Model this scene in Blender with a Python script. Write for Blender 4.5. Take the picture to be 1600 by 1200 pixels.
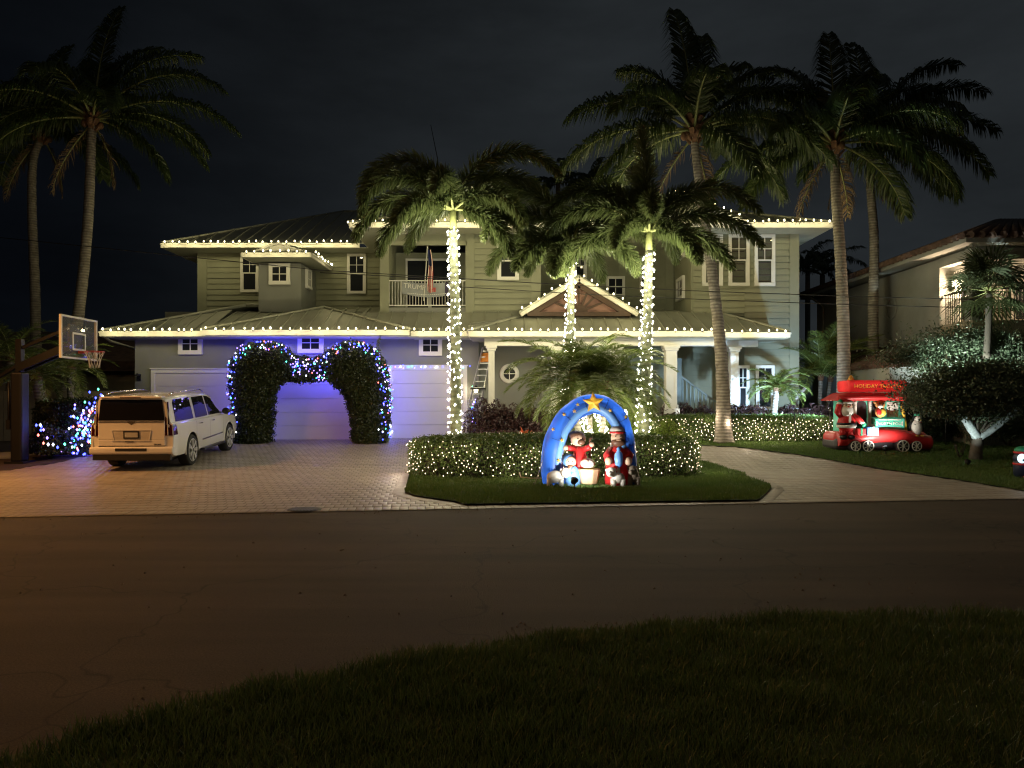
import bpy, math, random
import numpy as np
from mathutils import Vector, Matrix
PI = math.pi
C = bpy.context.scene.collection
rng = np.random.default_rng(11)
R = random.Random(5)
SC = bpy.context.scene
for o in list(bpy.data.objects): bpy.data.objects.remove(o)

# ------------------------------------------------------------------ camera
CAMZ = 1.7; F = 1200.0; CX = 800.0; HY = 625.0          # photograph: focal length, centre and horizon in its own pixels
cam_d = bpy.data.cameras.new('camera'); cam = bpy.data.objects.new('camera', cam_d); C.objects.link(cam)
cam.location = (0, 0, CAMZ); cam.rotation_euler = (PI/2, 0, 0)
cam_d.sensor_width = 36; cam_d.lens = 36*F/1600; cam_d.shift_y = 25/1600; cam_d.clip_end = 2000; cam_d.clip_start = .05
SC.camera = cam
# ------------------------------------------------------------------ sky: overcast night, city glow to the right
W = bpy.data.worlds.new('World'); SC.world = W; W.use_nodes = True
nt = W.node_tree; nt.nodes.clear()
out = nt.nodes.new('ShaderNodeOutputWorld'); bg = nt.nodes.new('ShaderNodeBackground')
tc = nt.nodes.new('ShaderNodeTexCoord'); sp = nt.nodes.new('ShaderNodeSeparateXYZ')
nt.links.new(tc.outputs['Generated'], sp.inputs[0])
nz = nt.nodes.new('ShaderNodeTexNoise'); nz.inputs['Scale'].default_value = 2.2; nz.inputs['Detail'].default_value = 4
mp = nt.nodes.new('ShaderNodeMapping'); mp.inputs['Scale'].default_value = (1, 1, 3.0)
nt.links.new(tc.outputs['Generated'], mp.inputs[0]); nt.links.new(mp.outputs[0], nz.inputs[0])
ma = nt.nodes.new('ShaderNodeMath'); ma.operation = 'MULTIPLY_ADD'; ma.inputs[1].default_value = .22; 
nt.links.new(nz.outputs[0], ma.inputs[0]); nt.links.new(sp.outputs[0], ma.inputs[2])
mr = nt.nodes.new('ShaderNodeMapRange'); mr.inputs['From Min'].default_value = -.50; mr.inputs['From Max'].default_value = .27
mr.interpolation_type = 'SMOOTHSTEP'
nt.links.new(ma.outputs[0], mr.inputs[0])
mx = nt.nodes.new('ShaderNodeMix'); mx.data_type = 'RGBA'
mx.inputs[6].default_value = (.0016, .0022, .0034, 1); mx.inputs[7].default_value = (.0150, .0178, .0200, 1)
nt.links.new(mr.outputs[0], mx.inputs[0])
nz2 = nt.nodes.new('ShaderNodeTexNoise'); nz2.inputs['Scale'].default_value = 3.4; nz2.inputs['Detail'].default_value = 6; nz2.inputs['Roughness'].default_value = .6
nt.links.new(mp.outputs[0], nz2.inputs[0]); cr = nt.nodes.new('ShaderNodeMapRange'); cr.inputs['From Min'].default_value = .3; cr.inputs['From Max'].default_value = .7; cr.inputs['To Min'].default_value = .72; cr.inputs['To Max'].default_value = 1.28
nt.links.new(nz2.outputs[0], cr.inputs[0]); vm = nt.nodes.new('ShaderNodeVectorMath'); vm.operation = 'SCALE'; nt.links.new(mx.outputs[2], vm.inputs[0]); nt.links.new(cr.outputs[0], vm.inputs['Scale'])
nt.links.new(vm.outputs[0], bg.inputs['Color']); bg.inputs['Strength'].default_value = 1.0
nt.links.new(bg.outputs[0], out.inputs[0])
vs = SC.view_settings; vs.view_transform = 'Standard'; vs.look = 'None'; vs.gamma = 1; vs.use_curve_mapping = False; vs.exposure = 0
cy = SC.cycles; cy.max_bounces = 5; cy.diffuse_bounces = 3; cy.glossy_bounces = 3; cy.transmission_bounces = 4; cy.transparent_max_bounces = 8
cy.caustics_reflective = False; cy.caustics_refractive = False; cy.sample_clamp_indirect = 2.0; cy.sample_clamp_direct = 0
cy.use_adaptive_sampling = False; cy.pixel_filter_type = 'BLACKMAN_HARRIS'; cy.filter_width = 1.2; cy.use_denoising = True; cy.use_light_tree = True
try: cy.denoiser = 'OPENIMAGEDENOISE'
except Exception: pass

# ------------------------------------------------------------------ coordinates
def sm(x): x = min(1, max(0, x)); return x*x*(3-2*x)
def gz(x, y):                                             # ground height: flat road, drive rising to the house
    k = .05 + .025*sm((x-2)/3)
    return k*min(max(y-18.5, 0), 9.0)
def gzv(X, Y):
    t = np.clip((X-2)/3, 0, 1); k = .05 + .025*t*t*(3-2*t)
    return k*np.clip(Y-18.5, 0, 9.0)
def P(px, py, Y): return ((px-CX)/F*Y, Y, CAMZ+(HY-py)/F*Y)
def G(px, py):                                            # ground point seen at a photo pixel
    d = (py-HY)/F; Y = 12.0
    lo, hi = 1.0, 60.0
    for _ in range(50):
        Y = (lo+hi)/2; x = (px-CX)/F*Y
        if CAMZ - d*Y > gz(x, Y): lo = Y
        else: hi = Y
    return ((px-CX)/F*Y, Y)
# ------------------------------------------------------------------ object helpers
ORG = {}
def org(o): return ORG.get(o.name, (0, 0, 0)) if o else (0, 0, 0)
def thing(name, label, cat, loc=(0, 0, 0), group=None, rz=0, local=False, kind=None):
    o = bpy.data.objects.new(name, None); C.objects.link(o); o.empty_display_size = .2
    o.location = loc; o.rotation_euler = (0, 0, rz); o['label'] = label; o['category'] = cat
    if group: o['group'] = group
    if kind: o['kind'] = kind
    ORG[o.name] = (0, 0, 0) if local else tuple(loc)
    return o
def tag(o, label, cat, group=None, kind=None):
    o['label'] = label; o['category'] = cat
    if group: o['group'] = group
    if kind: o['kind'] = kind
    return o
def link(name, me, mats, parent):
    o = bpy.data.objects.new(name, me); C.objects.link(o)
    for m in (mats if isinstance(mats, (list, tuple)) else [mats]): me.materials.append(m)
    if parent is not None:
        o.parent = parent; ORG[o.name] = org(parent)
    return o
def nmesh(name, V, T, mats, parent=None, mi=None, smooth=False):
    """V (n,3) world coordinates, T (m,3) triangles"""
    V = np.asarray(V, dtype=np.float64) - np.array(org(parent)); T = np.asarray(T, dtype=np.int32)
    me = bpy.data.meshes.new(name); me.vertices.add(len(V)); me.vertices.foreach_set('co', V.astype(np.float32).ravel())
    me.loops.add(T.size); me.loops.foreach_set('vertex_index', T.ravel())
    me.polygons.add(len(T)); me.polygons.foreach_set('loop_start', np.arange(0, T.size, 3, dtype=np.int32))
    try: me.polygons.foreach_set('loop_total', np.full(len(T), 3, dtype=np.int32))
    except Exception: pass
    if mi is not None: me.polygons.foreach_set('material_index', np.asarray(mi, dtype=np.int32))
    if smooth: me.polygons.foreach_set('use_smooth', np.ones(len(T), dtype=bool))
    me.update(calc_edges=True)
    return link(name, me, mats, parent)
class MB:
    def __init__(s): s.v = []; s.f = []; s.m = []; s.sm = []
    def add(s, vs, fs, mi=0, smooth=False):
        b = len(s.v); s.v += [tuple(v) for v in vs]; s.f += [tuple(i+b for i in f) for f in fs]
        s.m += [mi]*len(fs); s.sm += [smooth]*len(fs); return s
    def box(s, c, d, rz=0, mi=0, tilt=None):
        cx, cy, cz = c; hx, hy, hz = d[0]/2, d[1]/2, d[2]/2; ca, sa = math.cos(rz), math.sin(rz); vs = []
        for z in (-hz, hz):
            for x, y in ((-hx, -hy), (hx, -hy), (hx, hy), (-hx, hy)):
                p = Vector((x, y, z))
                if tilt: p = tilt @ p
                vs.append((cx+p.x*ca-p.y*sa, cy+p.x*sa+p.y*ca, cz+p.z))
        return s.add(vs, [(3, 2, 1, 0), (4, 5, 6, 7), (0, 1, 5, 4), (1, 2, 6, 5), (2, 3, 7, 6), (3, 0, 4, 7)], mi)
    def b2(s, a, b, mi=0): return s.box([(a[i]+b[i])/2 for i in range(3)], [abs(b[i]-a[i]) for i in range(3)], mi=mi)
    def tube(s, pts, rad, n=8, mi=0, cap=True, smooth=True):
        pts = [Vector(p) for p in pts]; m = len(pts)
        if not hasattr(rad, '__len__'): rad = [rad]*m
        vs = []; prev = None
        for i, p in enumerate(pts):
            t = (pts[min(i+1, m-1)]-pts[max(i-1, 0)]).normalized()
            if prev is None:
                a = Vector((0, 0, 1)) if abs(t.z) < .9 else Vector((1, 0, 0)); u = t.cross(a).normalized()
            else: u = (prev - t*prev.dot(t)).normalized()
            prev = u; w = t.cross(u)
            for k in range(n):
                a = 2*PI*k/n; vs.append(p + (u*math.cos(a)+w*math.sin(a))*rad[i])
        fs = [(i*n+k, i*n+(k+1) % n, (i+1)*n+(k+1) % n, (i+1)*n+k) for i in range(m-1) for k in range(n)]
        s.add(vs, fs, mi, smooth)
        if cap:
            b = len(s.v)-len(vs); s.f += [tuple(b+k for k in reversed(range(n))), tuple(b+(m-1)*n+k for k in range(n))]
            s.m += [mi, mi]; s.sm += [False, False]
        return s
    def bar(s, a, b, w, h, mi=0):
        a, b = Vector(a), Vector(b); t = (b-a).normalized()
        up = Vector((0, 0, 1)) if abs(t.z) < .95 else Vector((0, 1, 0)); u = t.cross(up).normalized()*w/2; v = u.cross(t).normalized()*h/2
        vs = [a-u-v, a+u-v, a+u+v, a-u+v, b-u-v, b+u-v, b+u+v, b-u+v]
        return s.add(vs, [(3, 2, 1, 0), (4, 5, 6, 7), (0, 1, 5, 4), (1, 2, 6, 5), (2, 3, 7, 6), (3, 0, 4, 7)], mi)
    def ell(s, c, r, nu=14, nv=9, mi=0, rot=None):
        vs = []; fs = []
        for j in range(nv+1):
            th = PI*j/nv
            for i in range(nu):
                a = 2*PI*i/nu; p = Vector((r[0]*math.sin(th)*math.cos(a), r[1]*math.sin(th)*math.sin(a), r[2]*math.cos(th)))
                if rot: p = rot @ p
                vs.append((c[0]+p.x, c[1]+p.y, c[2]+p.z))
        for j in range(nv):
            for i in range(nu):
                fs.append((j*nu+i, (j+1)*nu+i, (j+1)*nu+(i+1) % nu, j*nu+(i+1) % nu))
        return s.add(vs, fs, mi, True)
    def lathe(s, c, prof, n=16, mi=0, axis='z', smooth=True, rz=0):
        vs = []; fs = []; m = len(prof); ca, sa = math.cos(rz), math.sin(rz)
        for r, h in prof:
            for k in range(n):
                a = 2*PI*k/n; x, y = r*math.cos(a), r*math.sin(a)
                p = {'z': (x, y, h), 'y': (x, h, y), 'x': (h, x, y)}[axis]
                vs.append((c[0]+p[0]*ca-p[1]*sa, c[1]+p[0]*sa+p[1]*ca, c[2]+p[2]))
        for i in range(m-1):
            for k in range(n): fs.append((i*n+k, i*n+(k+1) % n, (i+1)*n+(k+1) % n, (i+1)*n+k))
        fs.append(tuple(range(n-1, -1, -1))); fs.append(tuple((m-1)*n+k for k in range(n)))
        return s.add(vs, fs, mi, smooth)
    def prism(s, poly, n, t, mi=0):
        """planar polygon (3-D points) given thickness t along n"""
        k = len(poly); n = Vector(n); a = [Vector(p) for p in poly]; b = [p+n*t for p in a]
        return s.add(a+b, [tuple(range(k-1, -1, -1)), tuple(range(k, 2*k))]+[(i, (i+1) % k, k+(i+1) % k, k+i) for i in range(k)], mi)
    def build(s, name, mats, parent=None, fixn=False):
        o0 = org(parent); me = bpy.data.meshes.new(name)
        me.from_pydata([(v[0]-o0[0], v[1]-o0[1], v[2]-o0[2]) for v in s.v], [], s.f)
        me.polygons.foreach_set('material_index', s.m); me.polygons.foreach_set('use_smooth', s.sm)
        if fixn:
            import bmesh
            bm = bmesh.new(); bm.from_mesh(me); bmesh.ops.recalc_face_normals(bm, faces=bm.faces); bm.to_mesh(me); bm.free()
        me.update(); return link(name, me, mats, parent)
def bevel(o, w=.01, seg=2):
    m = o.modifiers.new('b', 'BEVEL'); m.width = w; m.segments = seg; m.limit_method = 'ANGLE'; m.angle_limit = .6; return o
def dup(root, loc=None, rz=None, **kw):
    r = root.copy(); C.objects.link(r)
    if loc is not None: r.location = loc
    if rz is not None: r.rotation_euler = (0, 0, rz)
    for k, v in kw.items(): r[k] = v
    for ch in list(root.children):
        c = ch.copy(); C.objects.link(c); c.parent = r
        for g in ch.children:
            d = g.copy(); C.objects.link(d); d.parent = c
    return r
# ------------------------------------------------------------------ materials
def mat(name, col, rough=.6, metal=0, var=.15, vscale=3, bump=0, bscale=40, spec=.5, col2=None, emit=None, es=1, coat=0,
        trans=0, wave=None, island=0, detail=4, alpha=None):
    m = bpy.data.materials.new(name); m.use_nodes = True; t = m.node_tree; N = t.nodes; L = t.links; b = N['Principled BSDF']
    b.inputs['Roughness'].default_value = rough; b.inputs['Metallic'].default_value = metal
    b.inputs['Specular IOR Level'].default_value = spec; b.inputs['Coat Weight'].default_value = coat
    tc = N.new('ShaderNodeTexCoord'); n = N.new('ShaderNodeTexNoise'); n.inputs['Scale'].default_value = vscale; n.inputs['Detail'].default_value = detail
    L.new(tc.outputs['Object'], n.inputs['Vector'])
    c2 = col2 if col2 else tuple(min(1, c*(1+var)) for c in col); c1 = col if col2 else tuple(c*(1-var) for c in col)
    r = N.new('ShaderNodeMapRange'); r.inputs['From Min'].default_value = .3; r.inputs['From Max'].default_value = .7
    L.new(n.outputs[0], r.inputs[0]); mx = N.new('ShaderNodeMix'); mx.data_type = 'RGBA'
    mx.inputs[6].default_value = (*c1, 1); mx.inputs[7].default_value = (*c2, 1)
    fac = r.outputs[0]
    if island:
        g = N.new('ShaderNodeNewGeometry'); a = N.new('ShaderNodeMix'); a.data_type = 'FLOAT'; a.inputs[0].default_value = island
        L.new(fac, a.inputs[2]); L.new(g.outputs['Random Per Island'], a.inputs[3]); fac = a.outputs[0]
    L.new(fac, mx.inputs[0]); colout = mx.outputs[2]
    if wave:                                              # ring / slat relief: (scale, strength, direction, dark)
        w = N.new('ShaderNodeTexWave'); w.wave_type = 'BANDS'; w.bands_direction = wave[2]; w.inputs['Scale'].default_value = wave[0]
        w.inputs['Distortion'].default_value = wave[4] if len(wave) > 4 else 1.5; w.inputs['Detail'].default_value = 2
        L.new(tc.outputs['Object'], w.inputs['Vector'])
        k = N.new('ShaderNodeMix'); k.data_type = 'RGBA'; k.blend_type = 'MULTIPLY'; k.inputs[0].default_value = wave[3]
        L.new(colout, k.inputs[6]); L.new(w.outputs['Color'], k.inputs[7]); colout = k.outputs[2]
        bw = N.new('ShaderNodeBump'); bw.inputs['Strength'].default_value = wave[1]; bw.inputs['Distance'].default_value = .01
        L.new(w.outputs['Fac'], bw.inputs['Height']); L.new(bw.outputs[0], b.inputs['Normal'])
    L.new(colout, b.inputs['Base Color'])
    if bump and not wave:
        n2 = N.new('ShaderNodeTexNoise'); n2.inputs['Scale'].default_value = bscale; n2.inputs['Detail'].default_value = 3
        L.new(tc.outputs['Object'], n2.inputs['Vector']); bp = N.new('ShaderNodeBump'); bp.inputs['Strength'].default_value = bump
        bp.inputs['Distance'].default_value = .01; L.new(n2.outputs[0], bp.inputs['Height']); L.new(bp.outputs[0], b.inputs['Normal'])
    if emit:
        b.inputs['Emission Color'].default_value = (*emit, 1); b.inputs['Emission Strength'].default_value = es
        m.cycles.emission_sampling = 'NONE'
    if trans:
        o = N['Material Output']; tr = N.new('ShaderNodeBsdfTranslucent'); ms = N.new('ShaderNodeMixShader'); ms.inputs[0].default_value = trans
        L.new(colout, tr.inputs['Color']); L.new(b.outputs[0], ms.inputs[1]); L.new(tr.outputs[0], ms.inputs[2]); L.new(ms.outputs[0], o.inputs[0])
    return m
def glassmat(name, tint=(.02, .022, .025), rough=.04, mixf=.0):
    m = mat(name, tint, rough, var=.02, spec=.7)
    if mixf:
        t = m.node_tree; N = t.nodes; L = t.links; o = N['Material Output']; tr = N.new('ShaderNodeBsdfTransparent')
        ms = N.new('ShaderNodeMixShader'); ms.inputs[0].default_value = mixf
        L.new(N['Principled BSDF'].outputs[0], ms.inputs[1]); L.new(tr.outputs[0], ms.inputs[2]); L.new(ms.outputs[0], o.inputs[0])
    return m
M = {}
def asphalt():
    m = mat('asphalt', (.042, .030, .020), .88, col2=(.066, .050, .034), vscale=.5, detail=8, spec=.35); t = m.node_tree; N = t.nodes; L = t.links; b = N['Principled BSDF']
    src = b.inputs['Base Color'].links[0].from_socket; tc = [n for n in N if n.type == 'TEX_COORD'][0]
    mp = N.new('ShaderNodeMapping'); mp.inputs['Rotation'].default_value = (0, 0, -.128); mp.inputs['Scale'].default_value = (.12, 1.3, 1); L.new(tc.outputs['Object'], mp.inputs[0])
    s = N.new('ShaderNodeTexNoise'); s.inputs['Scale'].default_value = 1.0; s.inputs['Detail'].default_value = 6; L.new(mp.outputs[0], s.inputs[0])          # wheel-track streaks
    g = N.new('ShaderNodeTexNoise'); g.inputs['Scale'].default_value = 70; g.inputs['Detail'].default_value = 4; g.inputs['Roughness'].default_value = .8; L.new(tc.outputs['Object'], g.inputs[0])   # aggregate
    w = N.new('ShaderNodeTexNoise'); w.inputs['Scale'].default_value = 1.6; L.new(tc.outputs['Object'], w.inputs[0]); ad = N.new('ShaderNodeMixRGB') if False else N.new('ShaderNodeVectorMath'); ad.operation = 'MULTIPLY_ADD'; ad.inputs[1].default_value = (.9, .9, .9)
    L.new(w.outputs['Color'], ad.inputs[0]); L.new(tc.outputs['Object'], ad.inputs[2]); v = N.new('ShaderNodeTexVoronoi'); v.feature = 'DISTANCE_TO_EDGE'; v.inputs['Scale'].default_value = .33; L.new(ad.outputs[0], v.inputs['Vector'])
    cr = N.new('ShaderNodeMapRange'); cr.inputs['From Min'].default_value = .0; cr.inputs['From Max'].default_value = .006; cr.inputs['To Min'].default_value = .45; L.new(v.outputs['Distance'], cr.inputs[0])
    def mul(col, fac_out, lo, hi):
        r = N.new('ShaderNodeMapRange'); r.inputs['From Min'].default_value = .3; r.inputs['From Max'].default_value = .7; r.inputs['To Min'].default_value = lo; r.inputs['To Max'].default_value = hi; L.new(fac_out, r.inputs[0])
        x = N.new('ShaderNodeVectorMath'); x.operation = 'SCALE'; L.new(col, x.inputs[0]); L.new(r.outputs[0], x.inputs['Scale']); return x.outputs[0]
    c = mul(src, s.outputs[0], .62, 1.38); c = mul(c, g.outputs[0], .40, 1.75); x = N.new('ShaderNodeVectorMath'); x.operation = 'SCALE'; L.new(c, x.inputs[0]); L.new(cr.outputs[0], x.inputs['Scale']); L.new(x.outputs[0], b.inputs['Base Color'])
    bp = N.new('ShaderNodeBump'); bp.inputs['Strength'].default_value = .9; bp.inputs['Distance'].default_value = .012; L.new(g.outputs[0], bp.inputs['Height']); L.new(bp.outputs[0], b.inputs['Normal']); return m
M['asphalt'] = asphalt()
M['paver'] = mat('paver', (.20, .172, .14), .47, col2=(.33, .285, .235), island=.45, vscale=1.2, bump=.25, bscale=50, spec=.45)
M['joint'] = mat('joint_sand', (.055, .048, .04), .85, bump=.3)
M['soil'] = mat('soil', (.035, .022, .013), .95, bump=.8, bscale=30)
M['lawnbase'] = mat('lawn_base', (.028, .050, .012), .95, col2=(.055, .080, .022), bump=.6, bscale=60)
M['grass'] = mat('grass', (.055, .12, .018), .55, col2=(.12, .18, .04), island=.7, vscale=1.3, trans=.3)
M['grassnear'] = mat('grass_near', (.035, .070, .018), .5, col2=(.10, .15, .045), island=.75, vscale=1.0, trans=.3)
M['sage'] = mat('sage_siding', (.262, .275, .195), .7, var=.09, vscale=1.5, bump=.1, bscale=25)
M['stucco'] = mat('stucco', (.225, .235, .215), .85, var=.08, vscale=1, bump=.35, bscale=90)
M['trim'] = mat('white_trim', (.74, .74, .70), .5, var=.04, bump=.05)
M['door'] = mat('garage_white', (.66, .65, .64), .5, var=.03, vscale=1, bump=.05, bscale=20)
M['fascia'] = mat('fascia_cream', (.70, .69, .62), .5, var=.05)
M['soffit'] = mat('soffit', (.34, .35, .28), .7, var=.05)
M['roof'] = mat('metal_roof', (.32, .33, .265), .42, .2, var=.14, vscale=.8, bump=.06, bscale=5)
M['wood'] = mat('dark_wood', (.06, .032, .018), .6, var=.2, vscale=6, bump=.2)
M['redpanel'] = mat('sunburst_panel', (.36, .20, .155), .7, var=.15, vscale=3)
M['glass'] = glassmat('window_glass')
M['glassb'] = glassmat('blind_glass', mixf=.75)
M['blind'] = mat('blind_slat', (.30, .25, .22), .6)
M['dark'] = mat('dark_room', (.012, .012, .012), .8)
M['black'] = mat('black_steel', (.006, .006, .007), .5, var=.2)
M['iron'] = mat('iron_rail', (.03, .025, .02), .5)
M['tealrail'] = mat('stair_rail', (.13, .17, .17), .6)
M['alu'] = mat('aluminium', (.55, .56, .58), .35, .8, var=.08)
M['orange'] = mat('ladder_orange', (.70, .26, .04), .5)
M['bark'] = mat('palm_bark', (.20, .175, .14), .85, col2=(.36, .33, .28), vscale=6, wave=(3.3, .7, 'Z', .45, 2.5))
M['foxbark'] = mat('foxtail_bark', (.13, .15, .085), .8, col2=(.24, .25, .16), vscale=5, wave=(2.4, .4, 'Z', .3, 1.5))
M['deadleaf'] = mat('dead_frond', (.10, .065, .03), .8, col2=(.20, .13, .06), island=.6)
M['boot'] = mat('palm_fibre', (.16, .085, .045), .9, var=.4, vscale=14, bump=1, bscale=40)
M['rachis'] = mat('frond_rachis', (.24, .27, .10), .55, var=.15)
M['coco'] = mat('coconut_leaf', (.030, .058, .014), .42, col2=(.085, .115, .032), island=.5, vscale=1.2, trans=.28)
M['fox'] = mat('foxtail_leaf', (.062, .092, .032), .36, col2=(.14, .17, .065), island=.6, vscale=1.5, trans=.4)
M['date'] = mat('date_leaf', (.065, .110, .020), .38, col2=(.17, .21, .045), island=.5, vscale=2, trans=.25)
M['fan'] = mat('fan_leaf', (.035, .055, .02), .5, col2=(.07, .09, .035), island=.5, trans=.2)
M['hedge'] = mat('hedge_leaf', (.045, .090, .018), .40, col2=(.12, .18, .04), island=.6, vscale=2, trans=.2)
M['ivy'] = mat('ivy_leaf', (.020, .034, .012), .40, col2=(.060, .076, .026), island=.6, vscale=2, trans=.18)
M['lime'] = mat('lime_leaf', (.10, .17, .02), .42, col2=(.22, .30, .04), island=.6, trans=.25)
M['croton'] = mat('croton_leaf', (.022, .011, .013), .34, col2=(.070, .034, .032), island=.7, trans=.2)
M['brom'] = mat('bromeliad_leaf', (.42, .05, .03), .4, col2=(.60, .20, .04), island=.7, trans=.2)
M['twig'] = mat('twig_brown', (.05, .04, .028), .9, bump=.5)
M['treeleaf'] = mat('tree_leaf', (.045, .075, .042), .33, col2=(.13, .165, .10), island=.7, vscale=2, trans=.2)
M['whitebark'] = mat('white_bark', (.34, .38, .37), .8, var=.45, vscale=9, bump=.6, bscale=14)
M['greybark'] = mat('grey_bark', (.11, .09, .07), .9, var=.3, vscale=6, bump=.6)
def bulb(name, c, s): return mat(name, c, .3, var=.01, emit=c, es=s)
WARM = (1.0, .85, .43)
M['bwarm'] = bulb('bulb_warm', (1, .88, .52), 7); M['btrunk'] = bulb('bulb_trunk', (1, .97, .78), 7)
M['bnet'] = bulb('bulb_net', (1, .80, .60), 4.0); M['bblue'] = bulb('bulb_blue', (.05, .07, 1), 9)
M['bpurple'] = bulb('bulb_violet', (.30, .18, 1), 6); M['bgreen'] = bulb('bulb_green', (.1, 1, .55), 6); M['bred'] = bulb('bulb_red', (1, .16, .12), 6)
M['bwhite'] = bulb('bulb_white', (.85, .88, 1), 8)
M['wire'] = mat('light_wire', (.02, .03, .02), .6)
M['stuccoR'] = mat('neighbour_stucco', (.26, .27, .25), .85, var=.3, vscale=.5, bump=.4, bscale=40, detail=6)
M['tile'] = mat('roof_tile', (.10, .06, .045), .8, var=.4, vscale=5, bump=.3)
M['tan'] = mat('tan_wall', (.30, .26, .19), .85, var=.1, bump=.3)
# ------------------------------------------------------------------ lamps
def pl(loc, col, w, r=.06, parent=None, name='bulb_light'):
    d = bpy.data.lights.new(name, 'POINT'); d.color = col; d.energy = w; d.shadow_soft_size = r
    o = bpy.data.objects.new(name, d); C.objects.link(o)
    if parent is not None:
        q = org(parent); o.parent = parent; loc = (loc[0]-q[0], loc[1]-q[1], loc[2]-q[2])
    o.location = loc; return o
def spot(loc, tgt, col, w, ang=70, blend=.5, r=.05, parent=None, name='flood_light'):
    d = bpy.data.lights.new(name, 'SPOT'); d.color = col; d.energy = w; d.shadow_soft_size = r; d.spot_size = math.radians(ang); d.spot_blend = blend
    o = bpy.data.objects.new(name, d); C.objects.link(o)
    o.rotation_euler = (Vector(tgt)-Vector(loc)).to_track_quat('-Z', 'Y').to_euler()
    if parent is not None:
        q = org(parent); o.parent = parent; loc = (loc[0]-q[0], loc[1]-q[1], loc[2]-q[2])
    o.location = loc; return o
EAVE_W, TRUNK_W, NET_W, BLUE_W = 11.5, 30.0, 6.5, 9.0
def text(body, size, mat_, parent, Mx, ext=.004, name='lettering'):
    cu = bpy.data.curves.new('t', 'FONT'); cu.body = body; cu.size = size; cu.extrude = ext; cu.align_x = 'CENTER'; cu.align_y = 'CENTER'; cu.resolution_u = 2
    ob = bpy.data.objects.new('t', cu); C.objects.link(ob)
    dg = bpy.context.evaluated_depsgraph_get(); me = bpy.data.meshes.new_from_object(ob.evaluated_get(dg))
    bpy.data.objects.remove(ob); me.transform(Mx)
    q = org(parent); me.transform(Matrix.Translation((-q[0], -q[1], -q[2])))
    me.materials.clear(); return link(name, me, mat_, parent)
# ---- small light bulbs as one joined mesh
def bulbs(name, pts, r, mats, parent, mi=None, sy=1.3):
    pts = np.asarray(pts, float); n = len(pts)
    O = np.array([[1, 0, 0], [-1, 0, 0], [0, 1, 0], [0, -1, 0], [0, 0, sy], [0, 0, -sy]])*r
    TT = np.array([[0, 2, 4], [2, 1, 4], [1, 3, 4], [3, 0, 4], [2, 0, 5], [1, 2, 5], [3, 1, 5], [0, 3, 5]])
    V = (pts[:, None, :]+O[None]).reshape(-1, 3); T = (TT[None]+6*np.arange(n)[:, None, None]).reshape(-1, 3)
    m = None if mi is None else np.repeat(np.asarray(mi), 8)
    o = nmesh(name, V, T, mats, parent, m, smooth=True); o['kind'] = 'stuff'; return o
def eave_string(name_label, a, b, n=None, pitch=.33, group='warm white bulb strings along the eaves', off=(0, -.03, .02), lamp=True, lampoff=(0, -.50, -.10), power=1.0, lpitch=.8):
    a = Vector(a); b = Vector(b); L = (b-a).length; n = n or max(2, int(L/pitch)+1)
    t = thing('light_string', name_label, 'string lights', tuple(a), group)
    of = Vector(off); w = MB(); w.tube([a+of-Vector((0, 0, .03)), (a+b)/2+of-Vector((0, 0, .035)), b+of-Vector((0, 0, .03))], .006, 4); w.build('wire', M['wire'], t)
    for i in range(n):
        p = a+(b-a)*((i+.5)/n)+of+Vector((R.uniform(-.045, .045), R.uniform(-.02, .02), R.uniform(-.022, .022)))
        m = MB(); q_ = R.uniform(.85, 1.12); m.ell(p, (.027*q_, .027*q_, .042*q_), 8, 6); m.box(p-Vector((0, 0, .055)), (.03, .03, .04), mi=1); m.build('bulb', [M['bwarm'], M['wire']], t)
    if lamp:
        k = max(1, round(L/lpitch)); lo = Vector(lampoff)
        for i in range(k): pl(a+(b-a)*((i+.5)/k)+lo, WARM, EAVE_W*power*(L/k/.8), .05, t)
    return t
# ================================================================== GROUND
def sheet(name, poly, dz, m, res=.6, kind='structure', parent=None):
    """polygon in plan draped on the ground, as a grid of triangles"""
    import bmesh
    bm = bmesh.new(); vs = [bm.verts.new((x, y, 0)) for x, y in poly]; bm.faces.new(vs); bmesh.ops.triangulate(bm, faces=bm.faces[:])
    ys = [p[1] for p in poly]; xs = [p[0] for p in poly]
    cuts = [y for y in np.arange(18.5, 27.6, res*1.0) if min(ys) < y < max(ys)]
    for y in cuts:
        bmesh.ops.bisect_plane(bm, geom=bm.verts[:]+bm.edges[:]+bm.faces[:], plane_co=(0, y, 0), plane_no=(0, 1, 0))
    for x in (2, 2.75, 3.5, 4.25, 5):
        bmesh.ops.bisect_plane(bm, geom=bm.verts[:]+bm.edges[:]+bm.faces[:], plane_co=(x, 0, 0), plane_no=(1, 0, 0))
    bmesh.ops.triangulate(bm, faces=bm.faces[:])
    bmesh.ops.recalc_face_normals(bm, faces=bm.faces[:])
    if sum(f.normal.z for f in bm.faces) < 0: bmesh.ops.reverse_faces(bm, faces=bm.faces[:])
    for v in bm.verts: v.co.z = gz(v.co.x, v.co.y)+dz
    me = bpy.data.meshes.new(name); bm.to_mesh(me); bm.free()
    o = link(name, me, m, parent)
    if kind: o['kind'] = kind
    return o
def smooth_poly(pts, n=8):
    """Catmull-Rom through closed list of points"""
    outp = []; k = len(pts)
    for i in range(k):
        p0, p1, p2, p3 = [np.array(pts[(i+j-1) % k], float) for j in range(4)]
        for t in np.arange(n)/n:
            outp.append(tuple(.5*((2*p1)+(-p0+p2)*t+(2*p0-5*p1+4*p2-p3)*t*t+(-p0+3*p1-3*p2+p3)*t**3)))
    return outp
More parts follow.
